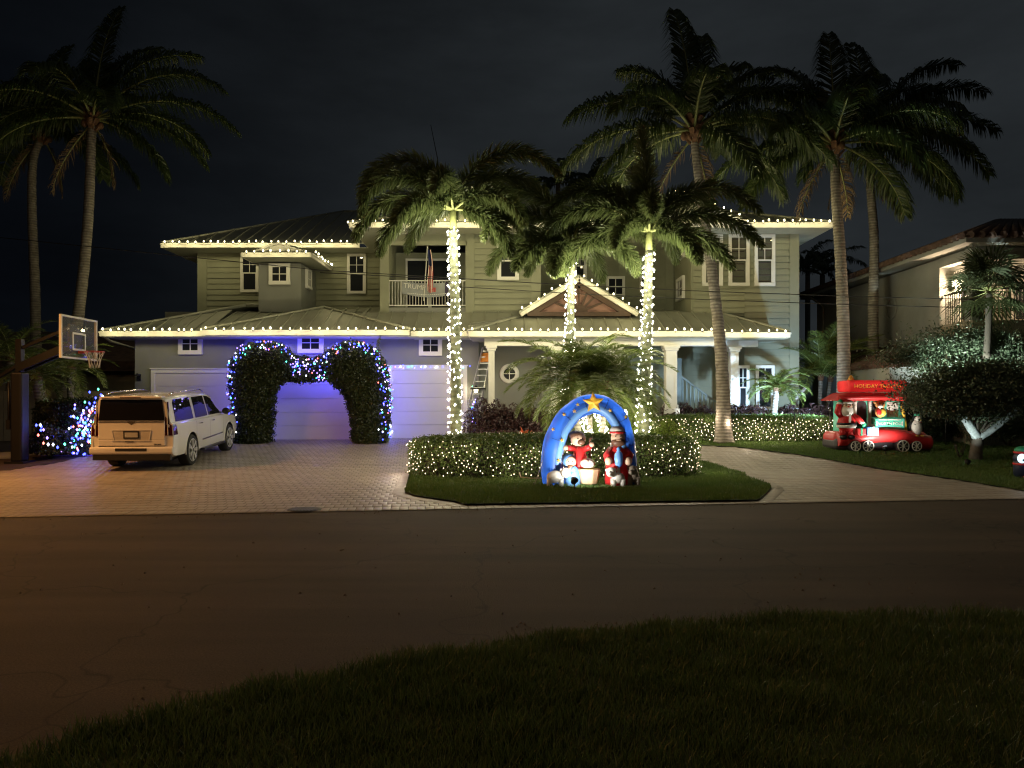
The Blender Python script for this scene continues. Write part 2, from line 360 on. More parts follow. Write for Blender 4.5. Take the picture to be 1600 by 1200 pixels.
def crm(pts, n=8):
    outp = []; pts = [np.array(p, float) for p in pts]; k = len(pts)
    for i in range(k-1):
        p0 = pts[max(i-1, 0)]; p1 = pts[i]; p2 = pts[i+1]; p3 = pts[min(i+2, k-1)]
        for t in np.arange(n)/n:
            outp.append(tuple(.5*((2*p1)+(-p0+p2)*t+(2*p0-5*p1+4*p2-p3)*t*t+(-p0+3*p1-3*p2+p3)*t**3)))
    outp.append(tuple(pts[-1])); return outp
def inside(poly, X, Y):
    poly = np.asarray(poly); r = np.zeros(len(X), bool); n = len(poly); j = n-1
    for i in range(n):
        xi, yi = poly[i]; xj, yj = poly[j]
        c = ((yi > Y) != (yj > Y)) & (X < (xj-xi)*(Y-yi)/(yj-yi+1e-12)+xi); r ^= c; j = i
    return r
sheet('ground', [(-300, -60), (300, -60), (300, 400), (-300, 400)], -.03, M['soil'])
rd = (.992, .128)                                          # direction of the road edge (unit-ish)
def redge(x): return 12.0 + (x - 0)*.129                   # far edge of the road
near_edge = crm([(-60, 1.0), (-14, 1.2), (-5, 2.6), G(0, 1194), G(100, 1162), G(300, 1104), G(600, 1041), G(900, 994), G(1200, 971), G(1600, 961), (9, 6.35), (40, 7.2)], 6)
near_edge = [(x, y+.035*math.sin(x*7.3)+.03*math.sin(x*17.1+1)) for x, y in near_edge]
sheet('road', near_edge + [(60, redge(60)), (-60, redge(-60))], .0, M['asphalt'])
near_poly = near_edge + [(40, -20), (-60, -20)]
sheet('near_verge', near_poly, .03, M['lawnbase'])
# paved drive (joint bed), pavers stand proud of it
gl = [G(0, 737), G(100, 722), G(160, 704), G(200, 700), G(300, 694)]
drive_poly = [(-30, redge(-30)), (30, redge(30)), (30, 21), G(1600, 769), G(1500, 752), G(1400, 737), G(1250, 712), G(1150, 699.5), G(1085, 697), (2.5, 26.5), (-12.9, 26.5), (-12.9, 24.5)] + gl[::-1] + [(-30, 15.5)]
drive = sheet('driveway', drive_poly, .004, M['joint'])
isl = [G(632, 772), G(650, 778), G(712, 787), G(725, 791.5), G(1000, 787.5), G(1182, 785)] + crm([G(1188, 783), G(1201, 770), G(1204, 764), G(1192, 757), G(1150, 744), G(1090, 728), (5.2, 17.0), (5.0, 19.5), (3.5, 20.6), (1, 20.9), (-1.2, 20.6), (-2.2, 19.6), (-2.45, 18.2), G(646, 738)], 4)
sheet('island_lawn', isl, .045, M['lawnbase'])
# --- pavers
def pavers():
    th = math.atan(.129); ca, sa = math.cos(th), math.sin(th)
    PW, PH = .150, .300; items = []
    dp = np.array(drive_poly); 
    borders = []
    for j in range(0, 66):
        for i in range(-200, 200):
            rowc = (j+.5)*PH
            if j == 0: u = (i+.5)*.134; wx, wy = .134, .34; v = .17
            elif j < 0: continue
            else: u = (i+.5+(.5 if j % 2 else 0))*PW; v = .34+(j-.5)*PH; wx, wy = PW, PH
            x = u*ca - v*sa + 0; y = u*sa + v*ca + 12.02
            if y > 26.3: continue
            items.append((x, y, wx, wy, th))
    A = np.array([q for q in items if q[2] > 0])
    k = inside(drive_poly, A[:, 0], A[:, 1])
    A = A[k]
    ib = np.array(isl); cen = ib.mean(0)
    big = [tuple(cen+(p-cen)*(1+.0)+(p-cen)/np.linalg.norm(p-cen)*.17) for p in ib]
    A = A[~inside([tuple(p) for p in ib], A[:, 0], A[:, 1])]
    onb = inside(big, A[:, 0], A[:, 1]); keep = ~onb | (A[:, 1] < redge(0)+.129*A[:, 0]+.30)
    A = A[keep]
    # soldier course round the island
    S = []
    ring = [cen+(p-cen)+(p-cen)/np.linalg.norm(p-cen)*.13 for p in ib]
    for a, b in zip(ring, ring[1:]+ring[:1]):
        L = np.linalg.norm(b-a); n = max(1, int(round(L/.118))); t = math.atan2(b[1]-a[1], b[0]-a[0])
        for i in range(n):
            p = a+(b-a)*(i+.5)/n
            if p[1] > redge(p[0])+.26: S.append((p[0], p[1], L/n if n > 1 else .11, .24, t))
    A = np.vstack([A, np.array(S)])
    # only what the photograph can show
    px = CX+A[:, 0]/A[:, 1]*F; A = A[(px > -120) & (px < 1720)]
    return A
PV = pavers()
def paver_geo(A, g=.009, h=.012):
    n = len(A); z0 = gzv(A[:, 0], A[:, 1])+.004+rng.uniform(-.0015, .0015, n)+np.where(np.abs(A[:, 3]-.24) < 1e-6, .006, 0); hw = A[:, 2]/2-g/2; hh = A[:, 3]/2-g/2
    c, s = np.cos(A[:, 4]), np.sin(A[:, 4]); V = np.zeros((n, 8, 3)); b = .008
    for k, (sx, sy) in enumerate(((-1, -1), (1, -1), (1, 1), (-1, 1))):
        for lv, (ins, zz) in enumerate(((0, h-.005), (b, h))):
            lx = sx*(hw-ins); ly = sy*(hh-ins); x = A[:, 0]+lx*c-ly*s; y = A[:, 1]+lx*s+ly*c
            V[:, lv*4+k] = np.stack([x, y, gzv(x, y)+.004+zz+(z0-gzv(A[:, 0], A[:, 1])-.004)], 1)
    T = np.array([[4, 5, 6], [4, 6, 7]]+[q for i in range(4) for q in ((i, (i+1) % 4, 4+(i+1) % 4), (i, 4+(i+1) % 4, 4+i))])
    return V, T
order = np.argsort(PV[:, 1]); 
near_ix = [i for i in order if -50 < CX+PV[i, 0]/PV[i, 1]*F < 1650][:300]
near_set = set(near_ix); V, T = paver_geo(PV)
for i in near_ix: nmesh('paver', V[i], T, M['paver'], drive)
rest = np.array([i for i in range(len(PV)) if i not in near_set])
o = nmesh('paver_field', V[rest].reshape(-1, 3), (T[None]+8*np.arange(len(rest))[:, None, None]).reshape(-1, 3), M['paver'], drive); o['kind'] = 'stuff'
print('pavers', len(PV))
# right lawn
rl = [G(1085, 697), G(1150, 699.5), G(1250, 712), G(1400, 737), G(1500, 752), G(1600, 769), (30, 17.5), (40, 30), (9, 27), (3, 27)]
sheet('right_lawn', rl, .03, M['lawnbase'])
ll = [(-13.2, 26.4), (-13.2, 24.6)] + [G(300, 694), G(200, 700), G(160, 704), G(100, 722), G(0, 737)] + [(-30, 15.2), (-40, 40), (-13, 40)]
sheet('left_bed', ll, .02, M['soil'])
def blades(name, X, Y, z, h, w, m, lean=.45):
    n = len(X); a = rng.uniform(0, 2*PI, n); b = rng.uniform(0, 2*PI, n); hh = h*rng.uniform(.5, 1.25, n); ln = hh*lean*rng.uniform(.3, 1.6, n)
    base = np.stack([X, Y, z], 1); W = np.stack([np.cos(a), np.sin(a), 0*a], 1)*w/2; D = np.stack([np.cos(b), np.sin(b), 0*b], 1)
    mid = base+D*(ln*.35)[:, None]; mid[:, 2] += hh*.6; tip = base+D*ln[:, None]; tip[:, 2] += hh
    V = np.stack([base-W, base+W, mid-W*.8, mid+W*.8, tip], 1).reshape(-1, 3)
    T = (np.array([[0, 1, 2], [1, 3, 2], [2, 3, 4]])[None]+5*np.arange(n)[:, None, None]).reshape(-1, 3)
    o = nmesh(name, V, T, m); return o
def vnoise(X, Y, s, seed):
    r = np.random.default_rng(seed); g = r.random((64, 64)); x = X/s+20; y = Y/s+20; i = np.floor(x).astype(int); j = np.floor(y).astype(int); fx = x-i; fy = y-j
    fx = fx*fx*(3-2*fx); fy = fy*fy*(3-2*fy); q = lambda a, b: g[a % 64, b % 64]
    return (q(i, j)*(1-fx)+q(i+1, j)*fx)*(1-fy)+(q(i, j+1)*(1-fx)+q(i+1, j+1)*fx)*fy
def grass(name, poly, n, dz, h, w, m, label, clump=0, ex=None):
    p = np.asarray(poly); X = rng.uniform(p[:, 0].min(), p[:, 0].max(), n); Y = rng.uniform(p[:, 1].min(), p[:, 1].max(), n)
    k = inside(poly, X, Y); X, Y = X[k], Y[k]; px = CX+X/Y*F; k = (px > -60) & (px < 1660); X, Y = X[k], Y[k]
    hm = .55+.9*vnoise(X, Y, .35, 3)*.6+.5*vnoise(X, Y, .12, 4)
    if clump: k = rng.random(len(X)) < .35+.9*vnoise(X, Y, .25, 9); X, Y, hm = X[k], Y[k], hm[k]
    o = blades(name, X, Y, gzv(X, Y)+dz, h*hm, w, m); tag(o, label, 'grass', kind='stuff'); print(name, len(X)); return o
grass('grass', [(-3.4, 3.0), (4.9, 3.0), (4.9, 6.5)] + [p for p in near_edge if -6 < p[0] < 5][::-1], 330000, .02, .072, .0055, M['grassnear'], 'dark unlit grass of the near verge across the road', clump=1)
grass('grass', isl, 120000, .045, .05, .010, M['grass'], 'mown lawn of the island round the lit clipped hedge')
grass('grass', [G(1085, 697), G(1150, 699.5), G(1250, 712), G(1400, 737), G(1500, 752), G(1600, 769), (17, 17), (17, 24.3), (4.5, 24.3)], 150000, .03, .05, .012, M['grass'], 'lawn strip under the inflatable trolley and white-barked tree')
# grit, small stones and leaf crumbs along the edges of the road
def litter():
    q = MB(); rg = random.Random(3)
    for i in range(900):
        if i < 420: x = rg.uniform(-4, 6); k = np.interp(x, [p[0] for p in near_edge], [p[1] for p in near_edge]); y = k+abs(rg.gauss(0, .22))+.02
        elif i < 700: x = rg.uniform(-9, 11); y = redge(x)-abs(rg.gauss(0, .18))-.03
        else: x = rg.uniform(-7, 9); y = rg.uniform(6, 11)
        s = rg.uniform(.004, .012)*(1.5 if i >= 420 else 1); a_ = rg.uniform(0, 6.28); q.add([(x+s*math.cos(a_+t_)*rg.uniform(.7, 1.3), y+s*math.sin(a_+t_)*rg.uniform(.7, 1.3), .003) for t_ in (0, 1.57, 3.14, 4.71)]+[(x, y, .004+s*.8)], [(0, 1, 4), (1, 2, 4), (2, 3, 4), (3, 0, 4)])
    tag(q.build('gravel', mat('grit', (.13, .10, .07), .9, var=.5, island=.8)), 'loose grit and leaf crumbs along the road edges', 'gravel', kind='stuff')
litter()
# drain cover and a few fallen leaves on the pavers
dx, dy = G(475, 797.5); m = MB(); m.lathe((dx, dy, .014), [(0.0, .008), (.25, .008), (.26, .006), (.26, 0)], 28)
for i in range(-4, 5): m.box((dx+i*.05, dy, .025), (.025, .4*math.sqrt(max(.05, 1-(i/5)**2)), .008), rz=0)
tag(m.build('manhole_cover', M['iron']), 'round ribbed utility cover set in the pavers at the road edge', 'manhole cover')
for i, (a, b) in enumerate(((75, 751), (92, 740), (380, 742), (268, 794), (640, 761))):
    x, y = G(a, b); z = gz(x, y)+.02; s = .11 if i == 0 else .06; m = MB()
    m.add([(x-s, y, z), (x, y-s*.4, z+.006), (x+s, y, z+.015), (x, y+s*.4, z+.008)], [(0, 1, 2, 3)])
    tag(m.build('fallen_leaf', M['twig']), ['large dry fallen leaf on the pavers by the hoop post', 'small dry leaf beside the blue reflections on the pavers', 'dry leaf on the pavers before the ivy arch', 'dry leaf on the pavers close to the road edge', 'dry leaf on the pavers left of the island lawn'][i], 'leaf', 'dry leaves on the driveway')

# ================================================================== HOUSE
H = thing('house', 'two-storey sage green house with metal roofs, three garage doors and lit eaves', 'house', (0, 27, .4))
EX = Vector((1, 0, 0)); EY = Vector((0, 1, 0)); EZ = Vector((0, 0, 1))
def wall(x0, x1, y0, y1, z0, z1, m, name='wall'):
    return MB().b2((x0, y0, z0), (x1, y1, z1)).build(name, m, H)
def siding(parent, A, u, n, x0, x1, z0, z1, pitch=.165, clip=None, m=None, skip=None):
    """individual lap boards on the plane through A spanned by u and z, standing off along n"""
    k = int((z1-z0)/pitch)+1; A = Vector(A)
    for i in range(k):
        a = z0+i*pitch; b = min(a+pitch, z1-.002)
        if b-a < .03: continue
        segs = [(x0, x1)]
        if clip: segs = [clip((a+b)/2)]
        if skip: segs = [q for q in skip(a, b, x0, x1)]
        for xa, xb in segs:
            if xb-xa < .06: continue
            p = lambda x, d, z: A+u*x+n*d+EZ*z
            v = [p(xa, .004, a+.018), p(xb, .004, a+.018), p(xb, .048, a), p(xa, .048, a), p(xa, .004, b-.016), p(xb, .004, b-.016), p(xb, .010, b-.016), p(xa, .010, b-.016)]
            MB().add(v, [(0, 1, 2, 3), (7, 6, 5, 4), (3, 2, 6, 7), (0, 4, 5, 1), (1, 5, 6, 2), (0, 3, 7, 4)]).build('siding_board', m or M['sage'], parent)
def window(A, u, n, cx, cz, w, h, kind='grid', tr=.10, blinds=False, parent=None, d=.056, lit=None):
    """A: plane origin; outer trim size w x h. Trim, sash, panes and muntins are real pieces."""
    A = Vector(A); p = lambda x, dd, z: A+u*(cx+x)+n*dd+EZ*(cz+z)
    def bx(mb, x0, x1, z0, z1, d0, d1, mi=0):
        v = [p(x0, d0, z0), p(x1, d0, z0), p(x1, d1, z0), p(x0, d1, z0), p(x0, d0, z1), p(x1, d0, z1), p(x1, d1, z1), p(x0, d1, z1)]
        mb.add(v, [(0, 1, 2, 3), (7, 6, 5, 4), (3, 2, 6, 7), (0, 4, 5, 1), (1, 5, 6, 2), (0, 3, 7, 4)], mi)
    W2, H2 = w/2, h/2; f = MB(); D = d+.045
    bx(f, -W2, W2, H2-tr, H2, 0, D); bx(f, -W2, W2, -H2, -H2+tr, 0, D+.012); bx(f, -W2, -W2+tr, -H2+tr, H2-tr, 0, D-.004); bx(f, W2-tr, W2, -H2+tr, H2-tr, 0, D-.004)
    fr = f.build('window', M['trim'], parent or H, fixn=True)
    iw, ih = W2-tr, H2-tr; d0 = d+.004
    if blinds:
        q = MB(); bx(q, -iw, iw, -ih, ih, 0, .004); q.build('dark_interior', M['dark'], fr, fixn=True)
        q = MB(); z = -ih+.02
        while z < ih-.02:
            bx(q, -iw+.01, iw-.01, z, z+.032, .006, .014); z += .047
        q.build('blind', M['blind'], fr, fixn=True)['kind'] = 'stuff'
    g = M['glassb'] if blinds else M['glass']
    if kind == 'sash':
        for z0, z1 in ((-ih, 0), (0, ih)):
            q = MB(); bx(q, -iw, iw, z0, z1, d0-.012, d0); q.build('pane', g, fr, fixn=True)
        q = MB(); bx(q, -iw, iw, -.022, .022, d0, d0+.024); bx(q, -.012, .012, .024, ih-.002, d0, d0+.014); bx(q, -iw+.002, -.013, ih*.5-.011, ih*.5+.011, d0, d0+.012); bx(q, .013, iw-.002, ih*.5-.011, ih*.5+.011, d0, d0+.012)
        for s in (-1, 1): bx(q, min(s*iw, s*(iw-.025)), max(s*iw, s*(iw-.025)), -ih, -.023, d0, d0+.02)
        q.build('muntin', M['trim'], fr, fixn=True)
    else:
        for z0, z1 in ((-ih, 0), (0, ih)):
            for x0, x1 in ((-iw, 0), (0, iw)):
                q = MB(); bx(q, x0, x1, z0, z1, d0-.012, d0); q.build('pane', g, fr, fixn=True)
        q = MB(); bx(q, -.014, .014, -ih, ih, d0, d0+.018); bx(q, -iw, -.015, -.014, .014, d0, d0+.016); bx(q, .015, iw, -.014, .014, d0, d0+.016); q.build('muntin', M['trim'], fr, fixn=True)
    return fr
def wpx(x0, x1, y0, y1, Y):                                # window rectangle from photo pixels on a plane
    a = P(x0, y1, Y); b = P(x1, y0, Y); return ((a[0]+b[0])/2, (a[2]+b[2])/2, b[0]-a[0], b[2]-a[2])
NF = Vector((0, -1, 0))
# --- garage wing lower walls (three bays)
YA, YB, YC = 26.15, 25.75, 26.15; ZE = 3.95
ZG = .36
wA = wall(-12.84, P(382, 0, YA)[0], YA, YA+5, ZG-.3, ZE-.02, M['stucco']); xb0 = P(382, 0, YB)[0]; xb1 = P(589, 0, YB)[0]
wB = wall(xb0, xb1, YB, YB+.38, ZG-.3, ZE-.02, M['stucco']); wC = wall(P(382, 0, YA)[0]+.01, P(748, 0, YC)[0], YC, YC+4, ZG-.3, ZE-.025, M['stucco'])
def garage(px0, px1, Y, ytop, ncol, tr=.13, label=None):
    x0 = P(px0, 0, Y)[0]; x1 = P(px1, 0, Y)[0]; zt = P(0, ytop, Y)[2]; zb = gz((x0+x1)/2, Y)+.01
    f = MB(); f.b2((x0-tr, Y-.06, zb), (x0, Y, zt+tr)); f.b2((x1, Y-.06, zb), (x1+tr, Y, zt+tr)); f.b2((x0, Y-.058, zt), (x1, Y, zt+tr)); f.b2((x0-tr-.03, Y-.09, zt+tr+.001), (x1+tr+.03, Y, zt+tr+.04))
    g = f.build('garage_door', M['trim'], H)
    n = 5; hh = (zt-zb)/n
    for i in range(n):
        q = MB(); a = zb+i*hh; q.b2((x0, Y-.022, a+.006), (x1, Y+.0, a+hh-.006)); q.b2((x0, Y-.008, a-.005), (x1, Y, a+.006))
        o = q.build('door_panel', M['door'], g); bevel(o, .006, 1)
    return g
garage(243, 372, YA, 583, 3); garage(422, 552, YB, 580, 3); gC = garage(613, 724, YC, 578, 3)
for (a, b, c, d, Y) in ((280, 317, 520.5, 554, YA), (466, 506, 519.5, 552, YB), (655, 691, 522.5, 556, YC)):
    window((0, Y, 0), EX, NF, *wpx(a, b, c, d, Y), 'grid', tr=.14)
# --- metal roofs
def clip2(poly, a, b):
    def half(pl_, f):
        r = []
        for i in range(len(pl_)):
            p, q = pl_[i], pl_[(i+1) % len(pl_)]; fp, fq = f(p), f(q)
            if fp >= 0: r.append(p)
            if (fp >= 0) != (fq >= 0):
                t = fp/(fp-fq); r.append((p[0]+(q[0]-p[0])*t, p[1]+(q[1]-p[1])*t))
        return r
    poly = half(poly, lambda p: p[0]-a)
    return half(poly, lambda p: b-p[0]) if poly else poly
def slope(parent, poly, w=.42, m=None, rib=.045, name='roof_panel', th=.03):
    """poly[0]->poly[1] is the eave; standing seam panels run up the slope"""
    p0 = Vector(poly[0]); u = (Vector(poly[1])-p0).normalized(); n = Vector((0, 0, 0))
    for i in range(len(poly)):
        a, b = Vector(poly[i]), Vector(poly[(i+1) % len(poly)]); n += a.cross(b)
    n.normalize()
    if n.z < 0: n = -n
    v = n.cross(u)
    pts = [((Vector(p)-p0).dot(u), (Vector(p)-p0).dot(v)) for p in poly]
    a = min(p[0] for p in pts); b = max(p[0] for p in pts); k = max(1, round((b-a)/w)); w = (b-a)/k
    for i in range(k):
        c = clip2(pts, a+i*w, a+(i+1)*w)
        if len(c) < 3: continue
        A = abs(sum(c[j][0]*c[(j+1) % len(c)][1]-c[(j+1) % len(c)][0]*c[j][1] for j in range(len(c)))/2)
        if A < .01: continue
        P3 = [p0+u*q[0]+v*q[1] for q in c]; mb = MB(); mb.prism([q-n*th for q in P3], n, th)
        xs = a+i*w; e = clip2(pts, xs, xs+.03)
        if len(e) >= 3:
            lo = min(q[1] for q in e)+.01; hi = max(q[1] for q in e)-.02
            if hi-lo > .08:
                q0 = p0+u*(xs+.015)+v*lo+n*(rib/2+.001); q1 = p0+u*(xs+.015)+v*hi+n*(rib/2+.001); uu = u*.014; nn = n*rib/2
                mb.add([q0-uu-nn, q0+uu-nn, q0+uu+nn, q0-uu+nn, q1-uu-nn, q1+uu-nn, q1+uu+nn, q1-uu+nn], [(3, 2, 1, 0), (4, 5, 6, 7), (0, 1, 5, 4), (1, 2, 6, 5), (2, 3, 7, 6), (3, 0, 4, 7)])
        mb.build(name, m or M['roof'], parent, fixn=True)
def cap(parent, a, b, r=.05):
    MB().tube([a, b], r, 6).build('ridge_cap', M['roof'], parent)
def fascia(a, b, h=.17, t=.05, z=0):
    a = Vector(a); b = Vector(b); m = MB(); m.bar(a+EZ*(-h/2), b+EZ*(-h/2), t, h)
    m.bar(a+EZ*-.035, b+EZ*-.035, t+.07, .05); return m.build('fascia', M['fascia'], H)
def soffit(x0, x1, y0, y1, z): MB().b2((x0, y0, z-.02), (x1, y1, z)).build('soffit', M['soffit'], H)
R1 = MB().b2((-12.6, 27.9, 4.6), (-4, 29.9, 4.9)).build('roof', M['roof'], H)      # hidden deck carrying the garage slopes
eA = 25.10; eB = 24.80; eC = 25.1
xl = P(156, 0, eA)[0]; xj = P(315, 0, eB)[0]; xj2 = P(640, 0, eB)[0]; xc = P(732, 0, eC)[0]
rz_ = 5.14; rl0 = -9.7; rr0 = P(470, 0, 28)[0]
slope(R1, [(xl, eA, ZE), (xj, eA, ZE), (xj, 28.0, rz_), (rl0, 28.0, rz_)] if xj > rl0 else [(xl, eA, ZE), (xj, eA, ZE), (xj, 27.5, rz_-.2), (xj, 27.5, rz_-.2)])
fr_y = eA+(28-eA)*.0
# main garage hip: full front slope
def zs(y): return ZE+(y-eA)*(rz_-ZE)/(28.0-eA)
slope(R1, [(xj, eA, ZE), (xc, eA, ZE), (xc, 29.95, zs(28.0)), (rr0, 28.0, rz_), (xj, 28.0, rz_)])
slope(R1, [(xl, 31.0, ZE), (xl, eA, ZE), (rl0, 28.0, rz_), (rl0, 31.0, rz_)])
slope(R1, [(rl0, 28.0, rz_), (rr0, 28.0, rz_), (rr0, 30.2, rz_-.1), (rl0, 30.2, rz_-.1)])
# front hip over the middle bay
pk = P(506, 483, 26.9)
slope(R1, [(xj, eB, ZE+.015), (xj2, eB, ZE+.015), (pk[0], 26.95, pk[2]+.05)])
slope(R1, [(xj, eB+1.9, ZE+.3), (xj, eB, ZE+.015), (pk[0], 26.95, pk[2]+.05), (pk[0]-.4, 27.1, pk[2]+.05)])
slope(R1, [(xj2, eB, ZE+.015), (xj2+.15, eB+1.6, ZE+.3), (pk[0]+.3, 27.0, pk[2]+.05), (pk[0], 26.95, pk[2]+.05)])
cap(R1, (xj, eB, ZE+.05), (pk[0], 26.95, pk[2]+.08)); cap(R1, (pk[0], 26.95, pk[2]+.08), (xj2, eB, ZE+.05)); cap(R1, (xl, eA, ZE+.03), (rl0, 28.0, rz_+.03)); cap(R1, (rl0, 28, rz_+.03), (rr0, 28, rz_+.03))
fascia((xl, eA-.03, ZE), (xj, eA-.03, ZE)); fascia((xj, eB-.03, ZE+.01), (xj2, eB-.03, ZE+.01)); fascia((xj2, eC-.03, ZE), (xc, eC-.03, ZE)); fascia((xl, eA, ZE), (xl, 31, ZE))
soffit(xl+.03, xj, eA, 31, ZE-.17); soffit(xj, xj2, eB, YB+.2, ZE-.175); soffit(xj2, xc, eC, YC+.2, ZE-.18)
# gutter elbow at the left end
m = MB(); m.tube([P(166, 520, 27), P(163, 526, 27), P(172, 533, 27.4), P(211, 545, 28.5)], .05, 8); m.build('gutter_pipe', M['trim'], H)
# --- upper left block
YU = 30.0; EU = 29.0; HU = 7.62
xul = P(310, 0, YU)[0]; xur = -4.7
zw0 = 4.7
wU = wall(xul, xur, YU, YU+9, zw0, HU, M['sage'])
siding(wU, (0, YU, 0), EX, NF, P(324, 0, YU)[0], P(594, 0, YU)[0]+.4, 4.95, HU-.12, .215)
MB().b2((xul-.02, YU-.05, 4.9), (xul+.34, YU, HU-.02)).build('corner_board', M['sage'], H)
soffit(-13.24, -4.6, EU, YU+.1, HU-.16)
MB().b2((-13.2, YU+.1, HU-.18), (xul, 39, HU-.16)).build('soffit', M['soffit'], H)
fascia((-13.24, EU-.03, HU), (P(562, 0, EU)[0], EU-.03, HU)); fascia((-13.24, EU, HU), (-13.24, 39.2, HU))
ap = (-7.64, 34.6, 10.2)
R2 = MB().b2((-11, 34, 8.0), (-5, 36, 8.2)).build('roof', M['roof'], H)
slope(R2, [(-13.24, EU, HU), (-3.5, EU, HU), (-3.5, 34.6, 10.2), ap], .5)
slope(R2, [(-13.24, 40.2, HU), (-13.24, EU, HU), ap], .5)
cap(R2, (-13.24, EU, HU+.03), ap); cap(R2, ap, (-3.5, 34.6, 10.2))
m = MB(); m.tube([P(285, 398, 33), P(292, 404, 33), P(312, 406, 31.4)], .06, 8); m.build('gutter_pipe', M['trim'], H)
window((0, YU, 0), EX, NF, *wpx(376.5, 405, 397, 457, YU), 'sash', tr=.10)
window((0, YU, 0), EX, NF, *wpx(543, 572.5, 397, 459, YU), 'sash', tr=.10)
# --- turret
YT = 27.9; xt0 = P(404, 0, YT)[0]; xt1 = P(470.5, 0, YT)[0]; zt = P(0, 407, 27.0)[2]
tz = P(0, 400, 27.0)[2]
MB().b2((xt0, YT, 4.6), (xt1, YU, tz-.1)).build('dormer_wall', M['stucco'], H)
window((0, YT, 0), EX, NF, *wpx(421, 454, 412, 445, YT), 'grid', tr=.13)
window((xt1, 0, 0), EY, EX, 28.75, P(0, 436, 28.75)[2], .62, .74, 'grid', tr=.09)
et0 = P(378, 0, 27.0)[0]; et1 = P(487, 0, 27.0)[0]; EZt = P(0, 395, 27.0)[2]
R3 = MB().b2((et0+.3, 27.4, EZt-.14), (et1-.3, 29.9, EZt-.1)).build('roof', M['roof'], H)
mid = (et0+et1)/2; rt = EZt+.50
slope(R3, [(et0, 27.0, EZt), (et1, 27.0, EZt), (et1-1.15, 28.15, rt), (et0+1.15, 28.15, rt)], .42)
slope(R3, [(et1, 27.0, EZt), (et1, 29.98, EZt), (et1-1.15, 29.98, rt), (et1-1.15, 28.15, rt)], .42)
slope(R3, [(et0, 29.98, EZt), (et0, 27.0, EZt), (et0+1.15, 28.15, rt), (et0+1.15, 29.98, rt)], .42)
fascia((et0, 26.97, EZt), (et1, 26.97, EZt), .16); fascia((et1, 27.0, EZt), (et1, 29.95, EZt), .16); fascia((et0, 27.0, EZt), (et0, 29.95, EZt), .16)
MB().b2((et0+.03, 27.0, EZt-.16), (et1-.03, 29.96, EZt-.14)).build('soffit', M['soffit'], H)
gp = [P(398, 394.5, 27.25), P(474, 394.5, 27.25), P(436, 381.5, 27.25)]
MB().prism([(p[0], 27.25, p[2]) for p in gp], EY, .05).build('gable_panel', M['fascia'], H)
for s in (0, 1):
    a = gp[s]; b = gp[2]; MB().bar((a[0], 27.2, a[2]+.02), (b[0], 27.2, b[2]+.03), .1, .05).build('gable_trim', M['fascia'], H)
slope(R3, [(gp[2][0], 27.2, gp[2][2]+.04), (gp[2][0], 28.1, gp[2][2]+.04), (gp[0][0], 27.5, gp[0][2]), (gp[0][0], 27.2, gp[0][2]+.02)], .4)
slope(R3, [(gp[2][0], 28.1, gp[2][2]+.04), (gp[2][0], 27.2, gp[2][2]+.04), (gp[1][0], 27.2, gp[1][2]+.02), (gp[1][0], 27.5, gp[1][2])], .4)
# --- centre block upper floor
YM = 26.6; EM = 25.64
xm0 = P(594, 0, YM)[0]; xm1 = P(845, 0, YM)[0]; bx0 = P(608, 0, YM)[0]; bx1 = P(727.5, 0, YM)[0]; zbf = P(0, 480.5, YM)[2]; zbt = P(0, 382, YM)[2]
zl = 4.6
wall(xm0, bx0, YM, 39, zl, HU, M['sage']); wM = wall(bx1, xm1, YM, 39, zl, HU, M['sage'])
wall(bx0, bx1, YM+.003, YM+.25, zbt, HU-.002, M['sage']); wall(bx0, bx1, YM-.004, YM+1.6, zl, zbf, M['stucco'], 'balcony_floor')
MB().b2((bx0, YM+1.5, zbf), (bx1, YM+1.6, zbt)).build('wall', M['sage'], H)
MB().b2((bx0-.05, YM-.05, zbt-.02), (bx1+.05, YM, zbt+.11)).build('header_trim', M['sage'], H)
# sliding door
sx0 = P(634, 0, YM+1.5)[0]; sx1 = P(716, 0, YM+1.5)[0]; st = zbt-.22
m = MB(); Yd = YM+1.5
m.b2((sx0, Yd-.06, zbf), (sx0+.07, Yd, st)); m.b2((sx1-.07, Yd-.06, zbf), (sx1, Yd, st)); m.b2((sx0+.07, Yd-.06, st-.08), (sx1-.07, Yd, st)); xc_ = P(672, 0, Yd)[0]; m.b2((xc_-.06, Yd-.058, zbf), (xc_+.06, Yd-.001, st-.08))
sd = m.build('sliding_door', M['trim'], H)
MB().b2((sx0+.07, Yd-.03, zbf+.02), (xc_-.06, Yd-.01, st-.08)).build('pane', M['glass'], sd); MB().b2((xc_+.06, Yd-.03, zbf+.02), (sx1-.07, Yd-.01, st-.08)).build('pane', M['glass'], sd)
# balcony rail
rt_ = P(0, 437.5, YM)[2]; rl_ = zbf+.06
m = MB(); m.b2((bx0, YM+.02, rt_-.035), (bx1, YM+.07, rt_)); m.b2((bx0, YM+.02, rl_), (bx1, YM+.07, rl_+.035)); rail = m.build('balcony_rail', M['trim'], H)
k = 26
for i in range(k+1):
    x = bx0+(bx1-bx0)*i/k; w = .035 if i % 9 == 4 else .016
    MB().b2((x-w/2, YM+.025, rl_+.03), (x+w/2, YM+.062, rt_-.03)).build('baluster', M['trim'], rail)
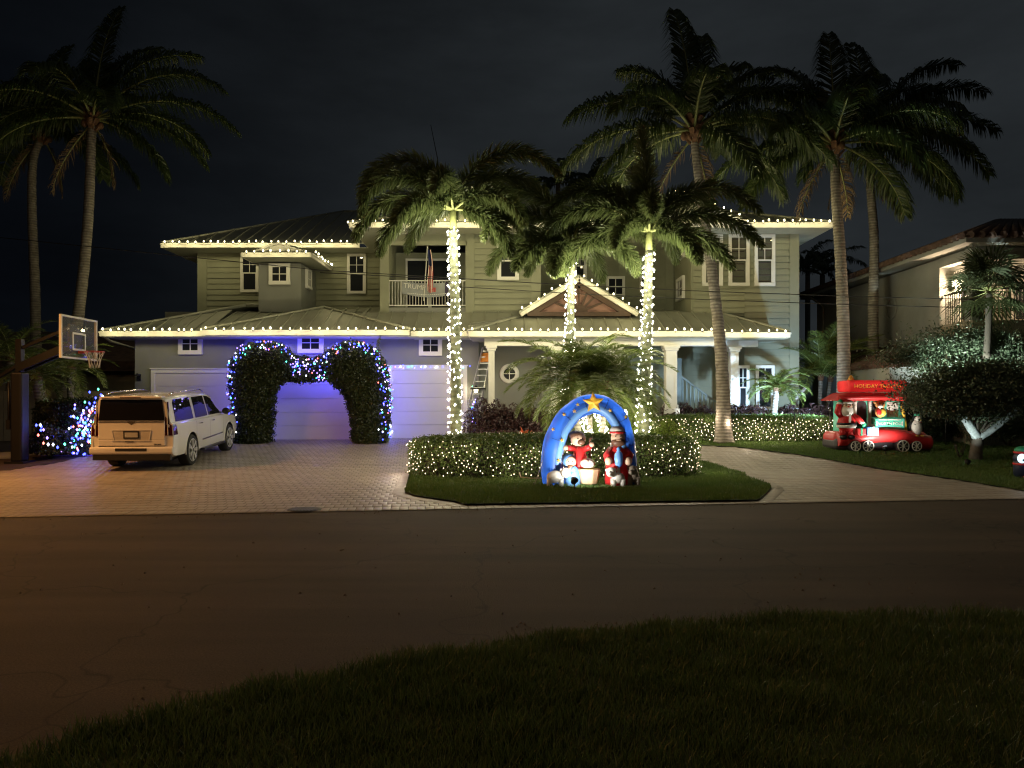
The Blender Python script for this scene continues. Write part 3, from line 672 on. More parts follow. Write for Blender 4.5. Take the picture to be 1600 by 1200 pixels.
# centre siding to the right of the balcony, window, corner boards
siding(wM, (0, YM, 0), EX, NF, P(741, 0, YM)[0], P(830, 0, YM)[0], zl+.2, HU-.1, .215)
MB().b2((P(727.5, 0, YM)[0], YM-.05, zl+.1), (P(741, 0, YM)[0], YM, HU-.02)).build('corner_board', M['sage'], H)
MB().b2((P(830, 0, YM)[0], YM-.05, zl+.1), (P(845, 0, YM)[0], YM, HU-.02)).build('corner_board', M['sage'], H)
MB().b2((xm0-.0, YM-.05, zl+.1), (bx0, YM, HU-.02)).build('corner_board', M['sage'], H)
window((0, YM, 0), EX, NF, *wpx(777, 811, 378, 438, YM), 'sash', tr=.11)
# recess
YR = 29.4; wR = wall(xm1+.002, 6.2, YR, 39, zl, HU, M['sage'])
siding(wR, (0, YR, 0), EX, NF, xm1+.02, 6.2, 4.9, HU-.1, .215)
MB().b2((xm1-.12, YM+.01, zl), (xm1+.001, YR, HU)).build('wall', M['sage'], H)
window((0, YR, 0), EX, NF, *wpx(895, 917, 392, 440, YR), 'sash', tr=.11); window((0, YR, 0), EX, NF, *wpx(947, 976, 432, 464, YR), 'grid', tr=.10); window((0, YR, 0), EX, NF, *wpx(999, 1018, 415, 458, YR), 'grid', tr=.08)
for px in (967, 1040): MB().b2((P(px, 0, YR)[0], YR-.05, 4.8), (P(px, 0, YR)[0]+.28, YR, HU-.02)).build('corner_board', M['sage'], H)
# right block: two storeys
xr0 = P(1080, 0, YM)[0]; xr1 = P(1247, 0, YM)[0]; xg = P(1163, 0, YM)[0]
wr_ = MB().b2((xr0, YM, zl), (xg-.002, YM+.2, HU)).build('wall', M['sage'], H); wG = wall(xg, xr1, YM, 39, .2, HU, M['sage']); MB().b2((xr0, YM+.2, zl), (xr0+.2, YR, HU)).build('wall', M['sage'], H)
siding(wr_, (0, YM, 0), EX, NF, P(1083, 0, YM)[0], xg, zl+.1, HU-.1, .215); siding(wG, (0, YM, 0), EX, NF, xg, xr1-.3, .45, HU-.1, .215)
MB().b2((xr1-.30, YM-.05, .3), (xr1+.02, YM, HU-.02)).build('corner_board', M['sage'], H)
NL = Vector((-1, 0, 0))
window((xr0, 0, 0), EY, NL, 28.1, P(0, 450, 27.9)[2], 1.1, .82, 'grid', tr=.12, blinds=True); window((xr0, 0, 0), EY, NL, 28.1, P(0, 385, 27.9)[2], 1.1, .9, 'grid', tr=.12)
for a, b in ((1096.5, 1128.5), (1137.5, 1170), (1178, 1210)): window((0, YM, 0), EX, NF, *wpx(a, b, 367, 447, YM), 'sash', tr=.105, blinds=True)
soffit(-5.42, 10.68, EM, YM+.2, HU-.16); soffit(xm1, xr0, YM+.2, YR, HU-.165); MB().b2((xr1+.02, YM+.2, HU-.18), (10.68, 40, HU-.16)).build('soffit', M['soffit'], H)
MB().b2((-5.42, YM+.2, HU-.18), (xm0, 29.0, HU-.16)).build('soffit', M['soffit'], H)
fascia((-5.42, EM-.03, HU), (10.68, EM-.03, HU)); fascia((-5.42, EM, HU), (-5.42, 29.0, HU)); fascia((10.68, EM, HU), (10.68, 40, HU))
apx = (2.63, 33.7, 7.62+.38*8.05)
R4 = MB().b2((-2, 31, 8.0), (7, 36, 8.2)).build('roof', M['roof'], H)
slope(R4, [(-5.42, EM, HU), (10.68, EM, HU), apx], .5); slope(R4, [(10.68, EM, HU), (10.68, 41.7, HU), apx], .5); slope(R4, [(-5.42, 41.7, HU), (-5.42, EM, HU), apx], .5)
cap(R4, (10.68, EM, HU+.03), apx); cap(R4, (-5.42, EM, HU+.03), apx)
# upper front gables
def gable(ax, az, hw, bz, Y, back, fill, rake=.14):
    n = MB().prism([(ax-hw, Y, bz), (ax+hw, Y, bz), (ax, Y, az)], EY, .06).build('gable_panel', fill, H)
    for s in (-1, 1):
        a = Vector((ax+s*(hw+.12), Y-.10, bz-.02)); b = Vector((ax, Y-.10, az+.09)); MB().bar(a, b, .1, rake).build('gable_trim', M['fascia'], H)
    slope(R4, [(ax, Y-.16, az+.17), (ax, back, az+.17), (ax-hw-.12, back, bz+.05), (ax-hw-.12, Y-.16, bz+.05)], .45); slope(R4, [(ax, back, az+.17), (ax, Y-.16, az+.17), (ax+hw+.12, Y-.16, bz+.05), (ax+hw+.12, back, bz+.05)], .45)
g1 = (P(717, 0, 25.64)[0], P(0, 297, 25.64)[2], 1.95, HU+.02); gable(*g1, 25.66, 30, M['sage'])
g2 = (P(1060, 0, 25.64)[0], P(0, 311, 25.64)[2], 2.1, HU+.02); gable(*g2, 25.66, 30, M['sage'])
# --- porch roof and porch
EP = 24.3; ZP = P(0, 517.5, EP)[2]; xp0 = P(732, 0, EP)[0]; xp1 = P(1128, 0, EP)[0]; EQ = 24.7; xq1 = P(1234, 0, EQ)[0]; zj = P(0, 488, YM)[2]
R5 = MB().b2((0, 26, 4.2), (6, 26.5, 4.25)).build('roof', M['roof'], H)
kx = 8.3
slope(R5, [(xp0, EP, ZP), (xp1, EP, ZP), (xp1, YM, zj), (xp0+2.3, YM, zj)], .45)
slope(R5, [(xc-.1, 26.6, ZE+.5), (xp0, EP, ZP), (xp0+2.3, YM, zj), (xp0+2.3, 26.61, zj)], .45)
slope(R5, [(xp1, EQ, ZP), (xq1, EQ, ZP), (xq1-1.9, YM, zj), (xp1, YM, zj)], .45)
slope(R5, [(xq1, EQ, ZP), (xq1, YM, ZP), (xq1-1.9, YM, zj)], .45)
slope(R5, [(xm1, YM, zj-.003), (xr0, YM, zj-.003), (xr0, YR, zj+.4), (xm1, YR, zj+.4)], .45)
slope(R5, [(P(594, 0, eC)[0]-1.2, eC+.2, ZE+.10), (xc+1.4, eC+.2, ZE+.10), (xc+1.4, YM, zj+.0), (xm0-.6, YM, zj+.0)], .45)
cap(R5, (xp0, EP, ZP+.03), (xp0+2.3, YM, zj+.03)); cap(R5, (xq1, EQ, ZP+.03), (xq1-1.9, YM, zj+.03))
fascia((xp0, EP-.03, ZP), (xp1, EP-.03, ZP)); fascia((xp1, EQ-.03, ZP), (xq1, EQ-.03, ZP)); fascia((xq1, EQ, ZP), (xq1, YM, ZP), .14); fascia((xp0, EP, ZP), (xp0, YC, ZP), .14)
soffit(xp0+.03, xp1, EP, 28.2, ZP-.17); soffit(xp1, xq1-.03, EQ, 28.2, ZP-.175)
bm_ = MB(); bm_.b2((P(757, 0, 24.9)[0], 24.8, ZP-.42), (xp1+.1, 25.1, ZP-.17)); bm_.b2((xp1+.1, 25.6, ZP-.40), (8.2, 25.9, ZP-.175)); bm_.build('porch_beam', M['trim'], H)
def column(px, Y, w, zb, zt_):
    x = P(px, 0, Y)[0]; m = MB(); m.box((x, Y, (zb+zt_)/2), (w, w, zt_-zb)); m.box((x, Y, zt_-.04), (w+.16, w+.16, .08)); m.box((x, Y, zt_-.12), (w+.08, w+.08, .08)); m.box((x, Y, zb+.09), (w+.14, w+.14, .18)); m.box((x, Y, zb+.24), (w+.07, w+.07, .12))
    for s in (-1, 1): m.box((x+s*(w/2-.035), Y-w/2-.006, (zb+zt_)/2), (.07, .012, zt_-zb-.5))
    return bevel(m.build('porch_column', M['trim'], H), .008)
pf = 1.25
for px, Y, w in ((768, 24.95, .20), (1047.5, 24.95, .36), (1146, 25.75, .27)): column(px, Y, w, pf, ZP-.42 if Y < 25.5 else ZP-.40)
column(962, 25.0, .3, pf, ZP-.42); column(868, 25.0, .3, pf, ZP-.42)
MB().b2((P(1030, 0, 24.8)[0], 24.75, .3), (P(1163, 0, 26.5)[0], 26.55, pf)).build('porch_floor', M['stucco'], H); MB().b2((P(750, 0, 24.8)[0], 24.75, .3), (P(1030, 0, 24.8)[0]-.01, 27.9, pf-.05)).build('porch_floor', M['stucco'], H)
YW = 28.2; wP = wall(3.3, xg+.3, YW, YW+.2, .3, ZP, M['sage']); siding(wP, (0, YW, 0), EX, NF, 5.0, xg+.2, 1.0, ZP-.2, .2)
YF = 26.7; wF = wall(P(748, 0, YC)[0], 3.4, YF, YF+.2, .3, ZP-.1, M['stucco'])
wall(3.3, 3.45, YF+.2, YW, .3, ZP-.1, M['stucco'])
# round window
c = P(796, 584, YF); m = MB(); m.lathe((c[0], YF-.04, c[2]), [(.20, .0), (.34, .0), (.34, -.05), (.21, -.06), (.20, 0)], 32, axis='y'); rw = m.build('round_window', M['trim'], H)
MB().lathe((c[0], YF-.045, c[2]), [(0, -.008), (.21, -.008), (.21, .01), (0, .01)], 32, axis='y').build('pane', M['glass'], rw)
m = MB(); m.b2((c[0]-.012, YF-.075, c[2]-.205), (c[0]+.012, YF-.06, c[2]+.205)); m.b2((c[0]-.205, YF-.072, c[2]-.012), (c[0]-.013, YF-.06, c[2]+.012)); m.b2((c[0]+.013, YF-.072, c[2]-.012), (c[0]+.205, YF-.06, c[2]+.012)); m.build('muntin', M['trim'], rw)
# ground-floor right windows
def french(a, b, y0, y1, Y):
    return window((0, Y, 0), EX, NF, *wpx(a, b, y0, y1, Y), 'sash', tr=.10)
french(1150, 1170, 571, 640, YM); french(1180, 1209, 571, 640, YM)
# entry door behind the palms
x = P(930, 0, YF)[0]; m = MB(); m.b2((x-.65, YF-.06, pf), (x+.65, YF, ZP-.55)); dd = m.build('entry_door', M['trim'], H); MB().b2((x-.5, YF-.085, pf+.05), (x+.5, YF-.061, ZP-.75)).build('door_leaf', M['wood'], dd)
# stair rail on the porch
p0 = P(1064, 588, 26.6); p1 = P(1118, 628, 26.6); m = MB(); m.bar(p0, p1, .07, .06); m.b2((p0[0]-.45, 26.5, pf), (p0[0]+.0, 26.7, P(0, 560, 26.6)[2])); sr = m.build('stair_rail', M['tealrail'], H)
for i in range(9):
    t = (i+.5)/9; x = p0[0]+(p1[0]-p0[0])*t; z = p0[2]+(p1[2]-p0[2])*t; MB().b2((x-.022, 26.58, pf-.6 if t > .5 else pf-.4), (x+.022, 26.62, z)).build('baluster', M['tealrail'], sr)
# entrance gable with sunburst
YGb = 25.7; ax = P(905, 0, YGb)[0]; az = P(0, 437, YGb)[2]; bz = P(0, 489, YGb)[2]; hw = 1.83
MB().prism([(ax-hw, YGb+.25, bz), (ax+hw, YGb+.25, bz), (ax, YGb+.25, az)], EY, .05).build('gable_panel', M['redpanel'], H)
for s in (-1, 1):
    a = Vector((ax+s*(hw+.14), YGb-.02, bz-.05)); b = Vector((ax, YGb-.02, az+.03)); MB().bar(a, b, .12, .17).build('gable_trim', M['fascia'], H)
    a = Vector((ax+s*(hw-.22), YGb+.1, bz-.0)); b = Vector((ax, YGb+.1, az-.16)); MB().bar(a, b, .1, .21).build('gable_truss', M['wood'], H)
    slope(R5, [(ax, YGb-.1, az+.13) if s < 0 else (ax, 29.3, az+.13), (ax, 29.3, az+.13) if s < 0 else (ax, YGb-.1, az+.13), (ax+s*(hw+.18), 29.3 if s < 0 else YGb-.1, bz+.0), (ax+s*(hw+.18), YGb-.1 if s < 0 else 29.3, bz+.0)], .45)
MB().b2((ax-hw+.1, YGb+.02, bz-.10), (ax+hw-.1, YGb+.16, bz+.04)).build('gable_beam', M['wood'], H)
MB().prism([(ax+.30*math.cos(a), YGb+.08, bz+.045+.26*math.sin(a)) for a in np.linspace(0, PI, 9)], EY, .05).build('sunburst_hub', M['wood'], H)
for k in range(1, 8):
    a = PI*k/8; dxx, dzz = math.cos(a), math.sin(a); Ls = 1/(abs(dxx)/(hw-.15)+dzz/(az-bz-.2)); MB().bar((ax+dxx*.25, YGb+.12, bz+.05+dzz*.22), (ax+dxx*Ls, YGb+.12, bz+.04+dzz*Ls*.98), .05, .075).build('sunburst_ray', M['wood'], H)
pl((ax, YGb+.18, bz+.12), (1, .75, .55), .5, .05, H)
# wall sconces
def sconce(px, py, Y, w, lab, on=True, n=NF):
    p = P(px, py, Y); t = thing('wall_lantern', lab, 'wall lamp', p, 'wall lanterns beside the garage doors')
    m = MB(); m.box((p[0], Y-.02, p[2]), (.12, .04, .22)); m.tube([(p[0], Y-.03, p[2]+.08), (p[0], Y-.13, p[2]+.13)], .012, 6); m.lathe((p[0], Y-.14, p[2]), [(.02, .14), (.09, .07), (.09, .06), (0.0, .06)], 10); m.lathe((p[0], Y-.14, p[2]), [(.05, -.13), (.06, -.11), (0, -.11)], 10); m.build('bracket', M['black'], t)
    MB().lathe((p[0], Y-.14, p[2]), [(.045, -.10), (.075, 0), (.07, .06)], 10).build('globe', M['bwarm'] if on else M['glassb'], t)
    if on: pl((p[0], Y-.26, p[2]-.02), (1, .78, .5), w, .06, t)
sconce(217.5, 590, YA, 0, 'unlit round lantern on the stucco left of the first garage door', False)
sconce(565, 584, YB, 14, 'lit lantern shining through the ivy right of the middle garage door'); sconce(744, 609, YC, 16, 'lit lantern behind the ladder right of the last garage door')
# --- eave strings
eave_string('warm bulbs along the lowest left eave over the first garage door', (xl, eA-.06, ZE+.03), (xj, eA-.06, ZE+.03), 14)
eave_string('warm bulbs along the garage eave above the ivy arch', (xj, eB-.06, ZE+.04), (xj2, eB-.06, ZE+.04), 22)
eave_string('warm bulbs along the short eave above the single garage door', (xj2, eC-.06, ZE+.03), (xc, eC-.06, ZE+.03), 7)
eave_string('warm bulbs along the porch eave under the sunburst gable', (xp0, EP-.06, ZP+.03), (xp1, EP-.06, ZP+.03), 30)
eave_string('warm bulbs along the right end of the porch eave', (xp1, EQ-.06, ZP+.03), (xq1, EQ-.06, ZP+.03), 8)
eave_string('warm bulbs along the upper eave of the far left roof', (-13.24, EU-.06, HU+.03), (P(562, 0, EU)[0], EU-.06, HU+.03), 26)
eave_string('warm bulbs up the short return where the upper eave steps forward', (-5.46, 28.9, HU+.03), (-5.46, EM, HU+.03), 10, lamp=False, off=(-.04, 0, .02))
eave_string('warm bulbs along the upper centre eave left of the first foxtail palm', (-5.42, EM-.06, HU+.03), (P(640, 0, EM)[0], EM-.06, HU+.03), 8)
eave_string('warm bulbs along the upper centre eave behind the foxtail palms', (P(675, 0, EM)[0], EM-.06, HU+.03), (P(960, 0, EM)[0], EM-.06, HU+.03), 19)
eave_string('warm bulbs along the upper right eave to its corner', (P(1150, 0, EM)[0], EM-.06, HU+.03), (10.66, EM-.06, HU+.03), 13)
for s, gg, lab in ((-1, g1, 'warm bulbs up the left rake of the upper gable over the balcony'), (1, g1, 'warm bulbs down the right rake of the upper gable over the balcony'), (-1, g2, 'warm bulbs up the left rake of the upper right gable'), (1, g2, 'warm bulbs down the right rake of the upper right gable')):
    eave_string(lab, (gg[0]+s*gg[2], 25.46, gg[3]+.12), (gg[0], 25.46, gg[1]+.24), 7 if gg is g1 else 8, lpitch=2)
eave_string('warm bulbs along the front eave of the small dormer roof', (et0, 26.94, EZt+.03), (et1, 26.94, EZt+.03), 8, power=.8); eave_string('warm bulbs along the side eave of the small dormer roof', (et1+.05, 27.0, EZt+.03), (et1+.05, 29.9, EZt+.03), 9, lamp=False, off=(.03, 0, .02))
pl((et1+.3, 28.6, EZt-.02), WARM, 2.5, .05, H)
for s, lab in ((-1, 'warm bulbs up the left rake of the sunburst gable'), (1, 'warm bulbs down the right rake of the sunburst gable')):
    eave_string(lab, (ax+s*(hw+.2), YGb-.12, bz+.07), (ax, YGb-.12, az+.17), 8, lpitch=1.1, power=.6)
# ================================================================== VEGETATION
def norm(a): return a/np.maximum(np.linalg.norm(a, axis=-1, keepdims=True), 1e-9)
def frond(parent, base, az, el, L, droop, n, ll, style, lw=.028, leafm=None, r0=.035, curl=1.3):
    az = math.radians(az); m = 22; s = np.linspace(0, 1, m+1); pit = np.radians(el)-np.radians(droop)*s**curl
    azs = az+rng.uniform(-.25, .25)*s**2
    d = np.stack([np.cos(pit)*np.cos(azs), np.cos(pit)*np.sin(azs), np.sin(pit)], 1); pts = np.array(base)+np.vstack([[0, 0, 0], np.cumsum(d[:-1], 0)])*L/m
    mb = MB(); mb.tube(pts[::2], list(np.maximum(r0*(1-s[::2]*.92), .004)), 5, cap=False); RV = np.array(mb.v); RT = []
    for f in mb.f: RT += [(f[0], f[1], f[2]), (f[0], f[2], f[3])]
    t0 = {'coco': .14, 'fox': .10, 'date': .10}[style]
    if style == 'fox': t = np.linspace(t0, 1, n)+rng.uniform(-.004, .004, n)
    else: t = np.repeat(np.linspace(t0, .995, n//2), 2)+rng.uniform(-.004, .004, n//2*2)
    if style == 'coco': t = t[(np.sin(t*41+az*7)+.6*np.sin(t*97+az*3)+rng.normal(0, .5, len(t))) > -1.35]
    n = len(t); t = np.clip(t, 0, 1); f = t*m; i = np.minimum(f.astype(int), m-1); fr = (f-i)[:, None]
    Pp = pts[i]*(1-fr)+pts[i+1]*fr; T = d[i]; S = norm(np.cross(T, [0, 0, 1.0])); flat = np.abs(T[:, 2]) > .97
    S[flat] = [-math.sin(az), math.cos(az), 0]; N = np.cross(S, T); side = np.where(np.arange(n) % 2 == 0, 1.0, -1.0)[:, None]
    prof = np.sin(PI*(.12+.84*t))**.55; ln = (ll*prof*rng.uniform(.85, 1.1, n))[:, None]; J = rng.normal(0, .10, (n, 3))
    G_ = np.array([0, 0, -1.0])
    if style == 'coco': o1 = norm(side*S*.9+T*(.35+.5*t[:, None])+N*rng.uniform(-.05, .3, (n, 1))+J); o2 = norm(o1*.55+G_*rng.uniform(.7, 1.2, (n, 1))+J*.5)
    elif style == 'date': o1 = norm(side*S*.95+T*(.45+.6*t[:, None])+N*rng.uniform(.15, .5, (n, 1))+J*.7); o2 = norm(o1+G_*rng.uniform(.15, .45, (n, 1)))
    else:
        ph = rng.uniform(0, 2*PI, n)[:, None]; o1 = norm(S*np.cos(ph)+N*np.sin(ph)+T*(.45+.5*t[:, None])+J); o2 = norm(o1+T*.25+G_*rng.uniform(.2, .5, (n, 1)))
    Wd = norm(np.cross(o1, rng.normal(0, 1, (n, 3)) if style == 'fox' else (N+rng.normal(0, .5, (n, 3)))))*lw/2
    b = Pp; mid = b+o1*ln*.5; tip = mid+o2*ln*.55
    V = np.stack([b-Wd*.6, b+Wd*.6, mid-Wd, mid+Wd, tip], 1).reshape(-1, 3); TT = (np.array([[0, 1, 2], [1, 3, 2], [2, 3, 4]])[None]+5*np.arange(n)[:, None, None]).reshape(-1, 3)
    V = np.vstack([RV, V]); TT2 = np.vstack([np.array(RT), TT+len(RV)]); mi = np.array([1]*len(RT)+[0]*len(TT))
    return nmesh('frond', V, TT2, [leafm, M['rachis']], parent, mi)
def trunk(parent, pts, r0, r1, m, name='trunk', seg=40, lump=.03, flare=.0):
    c = crm(pts, max(2, seg//(len(pts)-1))); k = len(c); rad = []
    for i in range(k):
        t = i/(k-1); rad.append((r0+(r1-r0)*t)*(1+lump*math.sin(i*2.4)+R.uniform(-lump, lump)*.5)+flare*math.exp(-t*14))
    return MB().tube(c, rad, 12).build(name, m, parent)
# --- foxtail palms with light-wrapped trunks
def foxtail(base, top, fr, label, r=(.15, .10), kl=None, pw=1.0):
    t = thing('foxtail_palm', label, 'palm tree', (base[0], base[1], base[2]), 'foxtail palms with light-wrapped trunks')
    pts = [base, ((base[0]+top[0])/2+.03, (base[1]+top[1])/2, (base[2]+top[2])/2), top]
    trunk(t, pts, r[0], r[1], M['foxbark'], lump=.02, flare=.05)
    MB().tube([(top[0], top[1], top[2]-.05), (top[0], top[1], top[2]+.3), (top[0]+.01, top[1], top[2]+.62)], [r[1]*.95, r[1]*.8, .05], 10).build('crown_shaft', M['lime'] if 0 else M['rachis'], t)
    for a, e, dr, L in fr: frond(t, (top[0]+.04*math.cos(math.radians(a)), top[1]+.04*math.sin(math.radians(a)), top[2]+.5), a, e, L*.95, dr, 780, .43, 'fox', .034, M['fox'], .04, 1.15)
    return t
def wrap(base, top, r, label, turns, per, pw=1.0, zt=None, br=.0225, start=0.0, split=None):
    g = thing('trunk_light_wrap', label, 'string lights', base, 'warm white light strings wound round palm trunks')
    n = int(turns*per); pts = []; b = np.array(base); tp = np.array(top)
    for i in range(n):
        f = start+(1-start)*(i+R.uniform(-.25, .25))/n; a = 2*PI*(i/per)+R.uniform(-.5, .5); c = b+(tp-b)*f; rr = r[0]+(r[1]-r[0])*f+.035
        pts.append((c[0]+rr*math.cos(a), c[1]+rr*math.sin(a), c[2]+R.uniform(-.05, .05)))
    bulbs('bulb_row', pts, br, [M['btrunk']], g)
    w = MB(); w.tube([tuple(b+(tp-b)*(start+(1-start)*i/(turns*10))+np.array([math.cos(2*PI*i/10), math.sin(2*PI*i/10), 0])*(r[0]+.015)) for i in range(int(turns*10))], .006, 3, cap=False); w.build('wire', M['wire'], g)
    L = np.linalg.norm(tp-b); k = max(2, int(L/.55))
    for i in range(k):
        c = b+(tp-b)*((i+.5)/k*(1-start)+start)
        for s in (0, 1):
            a = i*2.1+s*PI; 
            pl((c[0]+(r[0]+.40)*math.cos(a), c[1]+(r[0]+.40)*math.sin(a), c[2]), (1, .90, .58), TRUNK_W*pw*.26, .08, g)
    for s_x in (-1, 1): pl((tp[0]+s_x*.40, tp[1]-.60, tp[2]-.45), (1, .92, .64), TRUNK_W*pw*(3.6 if L > 3 else .55), .06, g)  # two added lamps without bulbs, brightening the crown from in front
    return g
YP = 19.5
def gp_(px, Y): x = (px-CX)/F*Y; return (x, Y, gz(x, Y)+.03)
b1, t1 = gp_(712, YP), P(708, 358, YP); b2, t2 = gp_(883, 19.9), P(893, 412, 19.9); b3, t3 = gp_(1002, 19.4), P(1014, 392, 19.4)
foxtail(b1, t1, [(182, 80, 165, 3.6), (198, 58, 150, 3.3), (183, 30, 112, 3.2), (176, 12, 98, 2.6), (150, 75, 120, 2.6), (2, 78, 135, 3.9), (20, 58, 110, 3.4), (355, 14, 104, 3.1), (345, -5, 80, 2.2), (330, 30, 110, 2.7), (265, 50, 120, 2.4), (90, 55, 110, 2.8), (130, 20, 90, 2.6), (60, 30, 95, 2.6), (230, 15, 80, 2.4)], 'leftmost foxtail palm, in front of the balcony, trunk wrapped in lights')
foxtail(b2, t2, [(178, 80, 130, 3.5), (195, 55, 125, 3.0), (165, 30, 105, 2.8), (210, 10, 80, 2.1), (240, -10, 70, 1.6), (0, 80, 130, 3.1), (15, 52, 120, 2.8), (345, 15, 95, 2.2), (90, 60, 110, 2.6), (120, 30, 100, 2.5), (60, 20, 90, 2.4)], 'middle foxtail palm behind the date palm, trunk wrapped in lights', r=(.13, .08))
foxtail(b3, t3, [(95, 86, 25, 3.2), (100, 78, 60, 2.8), (178, 68, 130, 3.4), (186, 42, 105, 3.2), (170, 14, 90, 2.8), (2, 62, 118, 3.6), (0, 32, 92, 3.3), (350, 5, 70, 2.5), (20, 70, 110, 2.7), (262, 50, 115, 2.2), (230, 20, 95, 2.2), (60, 30, 95, 2.6), (130, 35, 90, 2.6), (310, 0, 75, 2.0)], 'rightmost foxtail palm, beside the porch column, trunk wrapped in lights')
wrap(b1, (t1[0], t1[1], t1[2]-.0), (.16, .11), 'dense light wrap on the trunk of the leftmost foxtail palm', 27, 13)
wrap(b2, t2, (.15, .09), 'light wrap on the thin middle foxtail trunk', 21, 11)
wrap(b3, (t3[0], t3[1], t3[2]-.05), (.17, .11), 'light wrap on the rightmost foxtail trunk', 24, 12)
# --- coconut palms
def coconut(path, r, fr, label, L0=4.5, n=330, group='tall coconut palms', ll=1.05, lw=.05):
    t = thing('coconut_palm', label, 'palm tree', path[0], group); top = path[-1]
    trunk(t, path, r[0], r[1], M['bark'], seg=70, lump=.035, flare=.12)
    m = MB()
    for i in range(26):
        a = i*2.4; z = top[2]-.30+.034*i; q = Vector((math.cos(a), math.sin(a), 0)); c = Vector((top[0], top[1], z)); m.bar(c+q*r[1]*.7, c+q*(r[1]+.16)+EZ*.24, .16, .05)
    m.build('crown_boot', M['boot'], t)
    for a, e, dr, k in fr: frond(t, (top[0]+.08*math.cos(math.radians(a)), top[1]+.08*math.sin(math.radians(a)), top[2]+.15), a+R.uniform(-5, 5), e, L0*k, dr, n, ll, 'coco', lw, M['coco'], .05)
    for a_, e_, l_ in ((R.uniform(150, 210), -48, .62), (R.uniform(-40, 40), -60, .5)): frond(t, (top[0], top[1], top[2]), a_, e_, L0*l_, 30, 120, .6, 'coco', .03, M['deadleaf'], .04)
    for i in range(3): m = MB(); a = i*2+1; m.ell((top[0]+.3*math.cos(a), top[1]+.3*math.sin(a)-.05, top[2]-.02), (.11, .11, .14), 8, 6); m.build('coconut', M['boot'], t)
    return t
def pp(px, py, Y): return P(px, py, Y)
YA_ = 23.4
coconut([gp_(1131, YA_), pp(1127, 560, YA_), pp(1112, 420, YA_), pp(1093, 290, YA_), pp(1084, 212, YA_)], (.21, .11),
        [(180, 38, 80, .92), (172, 12, 70, 1.0), (195, -5, 60, .8), (120, 62, 60, .95), (100, 84, 35, 1.1), (70, 78, 45, 1.05), (30, 60, 62, 1.0), (8, 45, 60, .95), (0, 15, 70, 1.0), (10, -10, 62, .8), (340, 20, 90, .85), (220, 35, 95, .85), (270, 50, 100, .75), (150, 75, 75, .8), (60, 40, 85, .9), (140, 5, 75, .8), (300, -15, 60, .7), (45, 68, 60, .95)], 'coconut palm with a leaning trunk in front of the porch eave')
YB_ = 24.6
coconut([gp_(1317, YB_), pp(1318, 530, YB_), pp(1313, 400, YB_), pp(1306, 300, YB_), pp(1304, 232, YB_)], (.21, .13),
        [(182, 30, 78, 1.0), (176, 8, 62, .95), (188, -12, 50, .8), (150, 62, 70, .95), (120, 78, 62, 1.0), (80, 85, 30, .98), (40, 72, 60, 1.0), (12, 55, 70, 1.05), (0, 28, 75, 1.05), (355, 5, 72, .95), (15, -12, 62, .8), (330, 35, 90, .85), (260, 48, 105, .8), (215, 30, 90, .85), (300, 10, 90, .75), (100, 40, 90, .9), (130, 10, 80, .85)], 'straight coconut palm at the right corner of the green house')
YC_ = 27.0
coconut([gp_(1366, YC_), pp(1364, 500, YC_), pp(1366, 380, YC_), pp(1360, 290, YC_), pp(1359, 215, YC_)], (.19, .12),
        [(4, 48, 68, 1.05), (0, 25, 62, 1.0), (358, 5, 65, 1.0), (8, 68, 75, 1.05), (20, -8, 58, .85), (60, 70, 60, 1.0), (90, 85, 40, .95), (140, 60, 70, .9), (180, 25, 80, .9), (300, 30, 90, .8), (350, -18, 55, .85), (200, -5, 70, .8), (40, 35, 85, .9), (270, 20, 95, .75)], 'rear coconut palm standing between the two houses')
YD_ = 30.0
coconut([gp_(57, YD_), pp(55, 470, YD_), pp(50, 330, YD_), pp(52, 250, YD_), pp(66, 214, YD_)], (.19, .13),
        [(175, 30, 80, 1.0), (185, 55, 90, 1.0), (120, 70, 70, 1.0), (90, 85, 40, 1.0), (30, 60, 70, .9), (0, 30, 90, .9), (350, -5, 75, .8), (200, -10, 60, .8), (270, 40, 100, .8), (150, 10, 80, .9), (230, 25, 85, .85), (20, 5, 75, .85)], 'leftmost coconut palm with its head in the dark', L0=4.6)
YE_ = 27.0
coconut([gp_(88, YE_), pp(106, 600, YE_), pp(124, 480, YE_), pp(137, 350, YE_), pp(143, 215, YE_), pp(145, 192, YE_)], (.22, .13),
        [(2, 50, 88, 1.1), (0, 25, 72, 1.15), (355, 2, 60, .95), (20, 70, 75, 1.05), (90, 84, 30, 1.1), (60, 78, 60, 1.0), (120, 72, 70, 1.05), (165, 50, 85, 1.0), (180, 25, 80, 1.0), (195, 0, 70, .85), (270, 45, 100, .8), (300, 25, 90, .85), (220, 30, 90, .85), (140, 40, 85, .95), (40, 30, 85, .95), (10, -15, 60, .7)], 'coconut palm curving up behind the basketball hoop', L0=4.6)
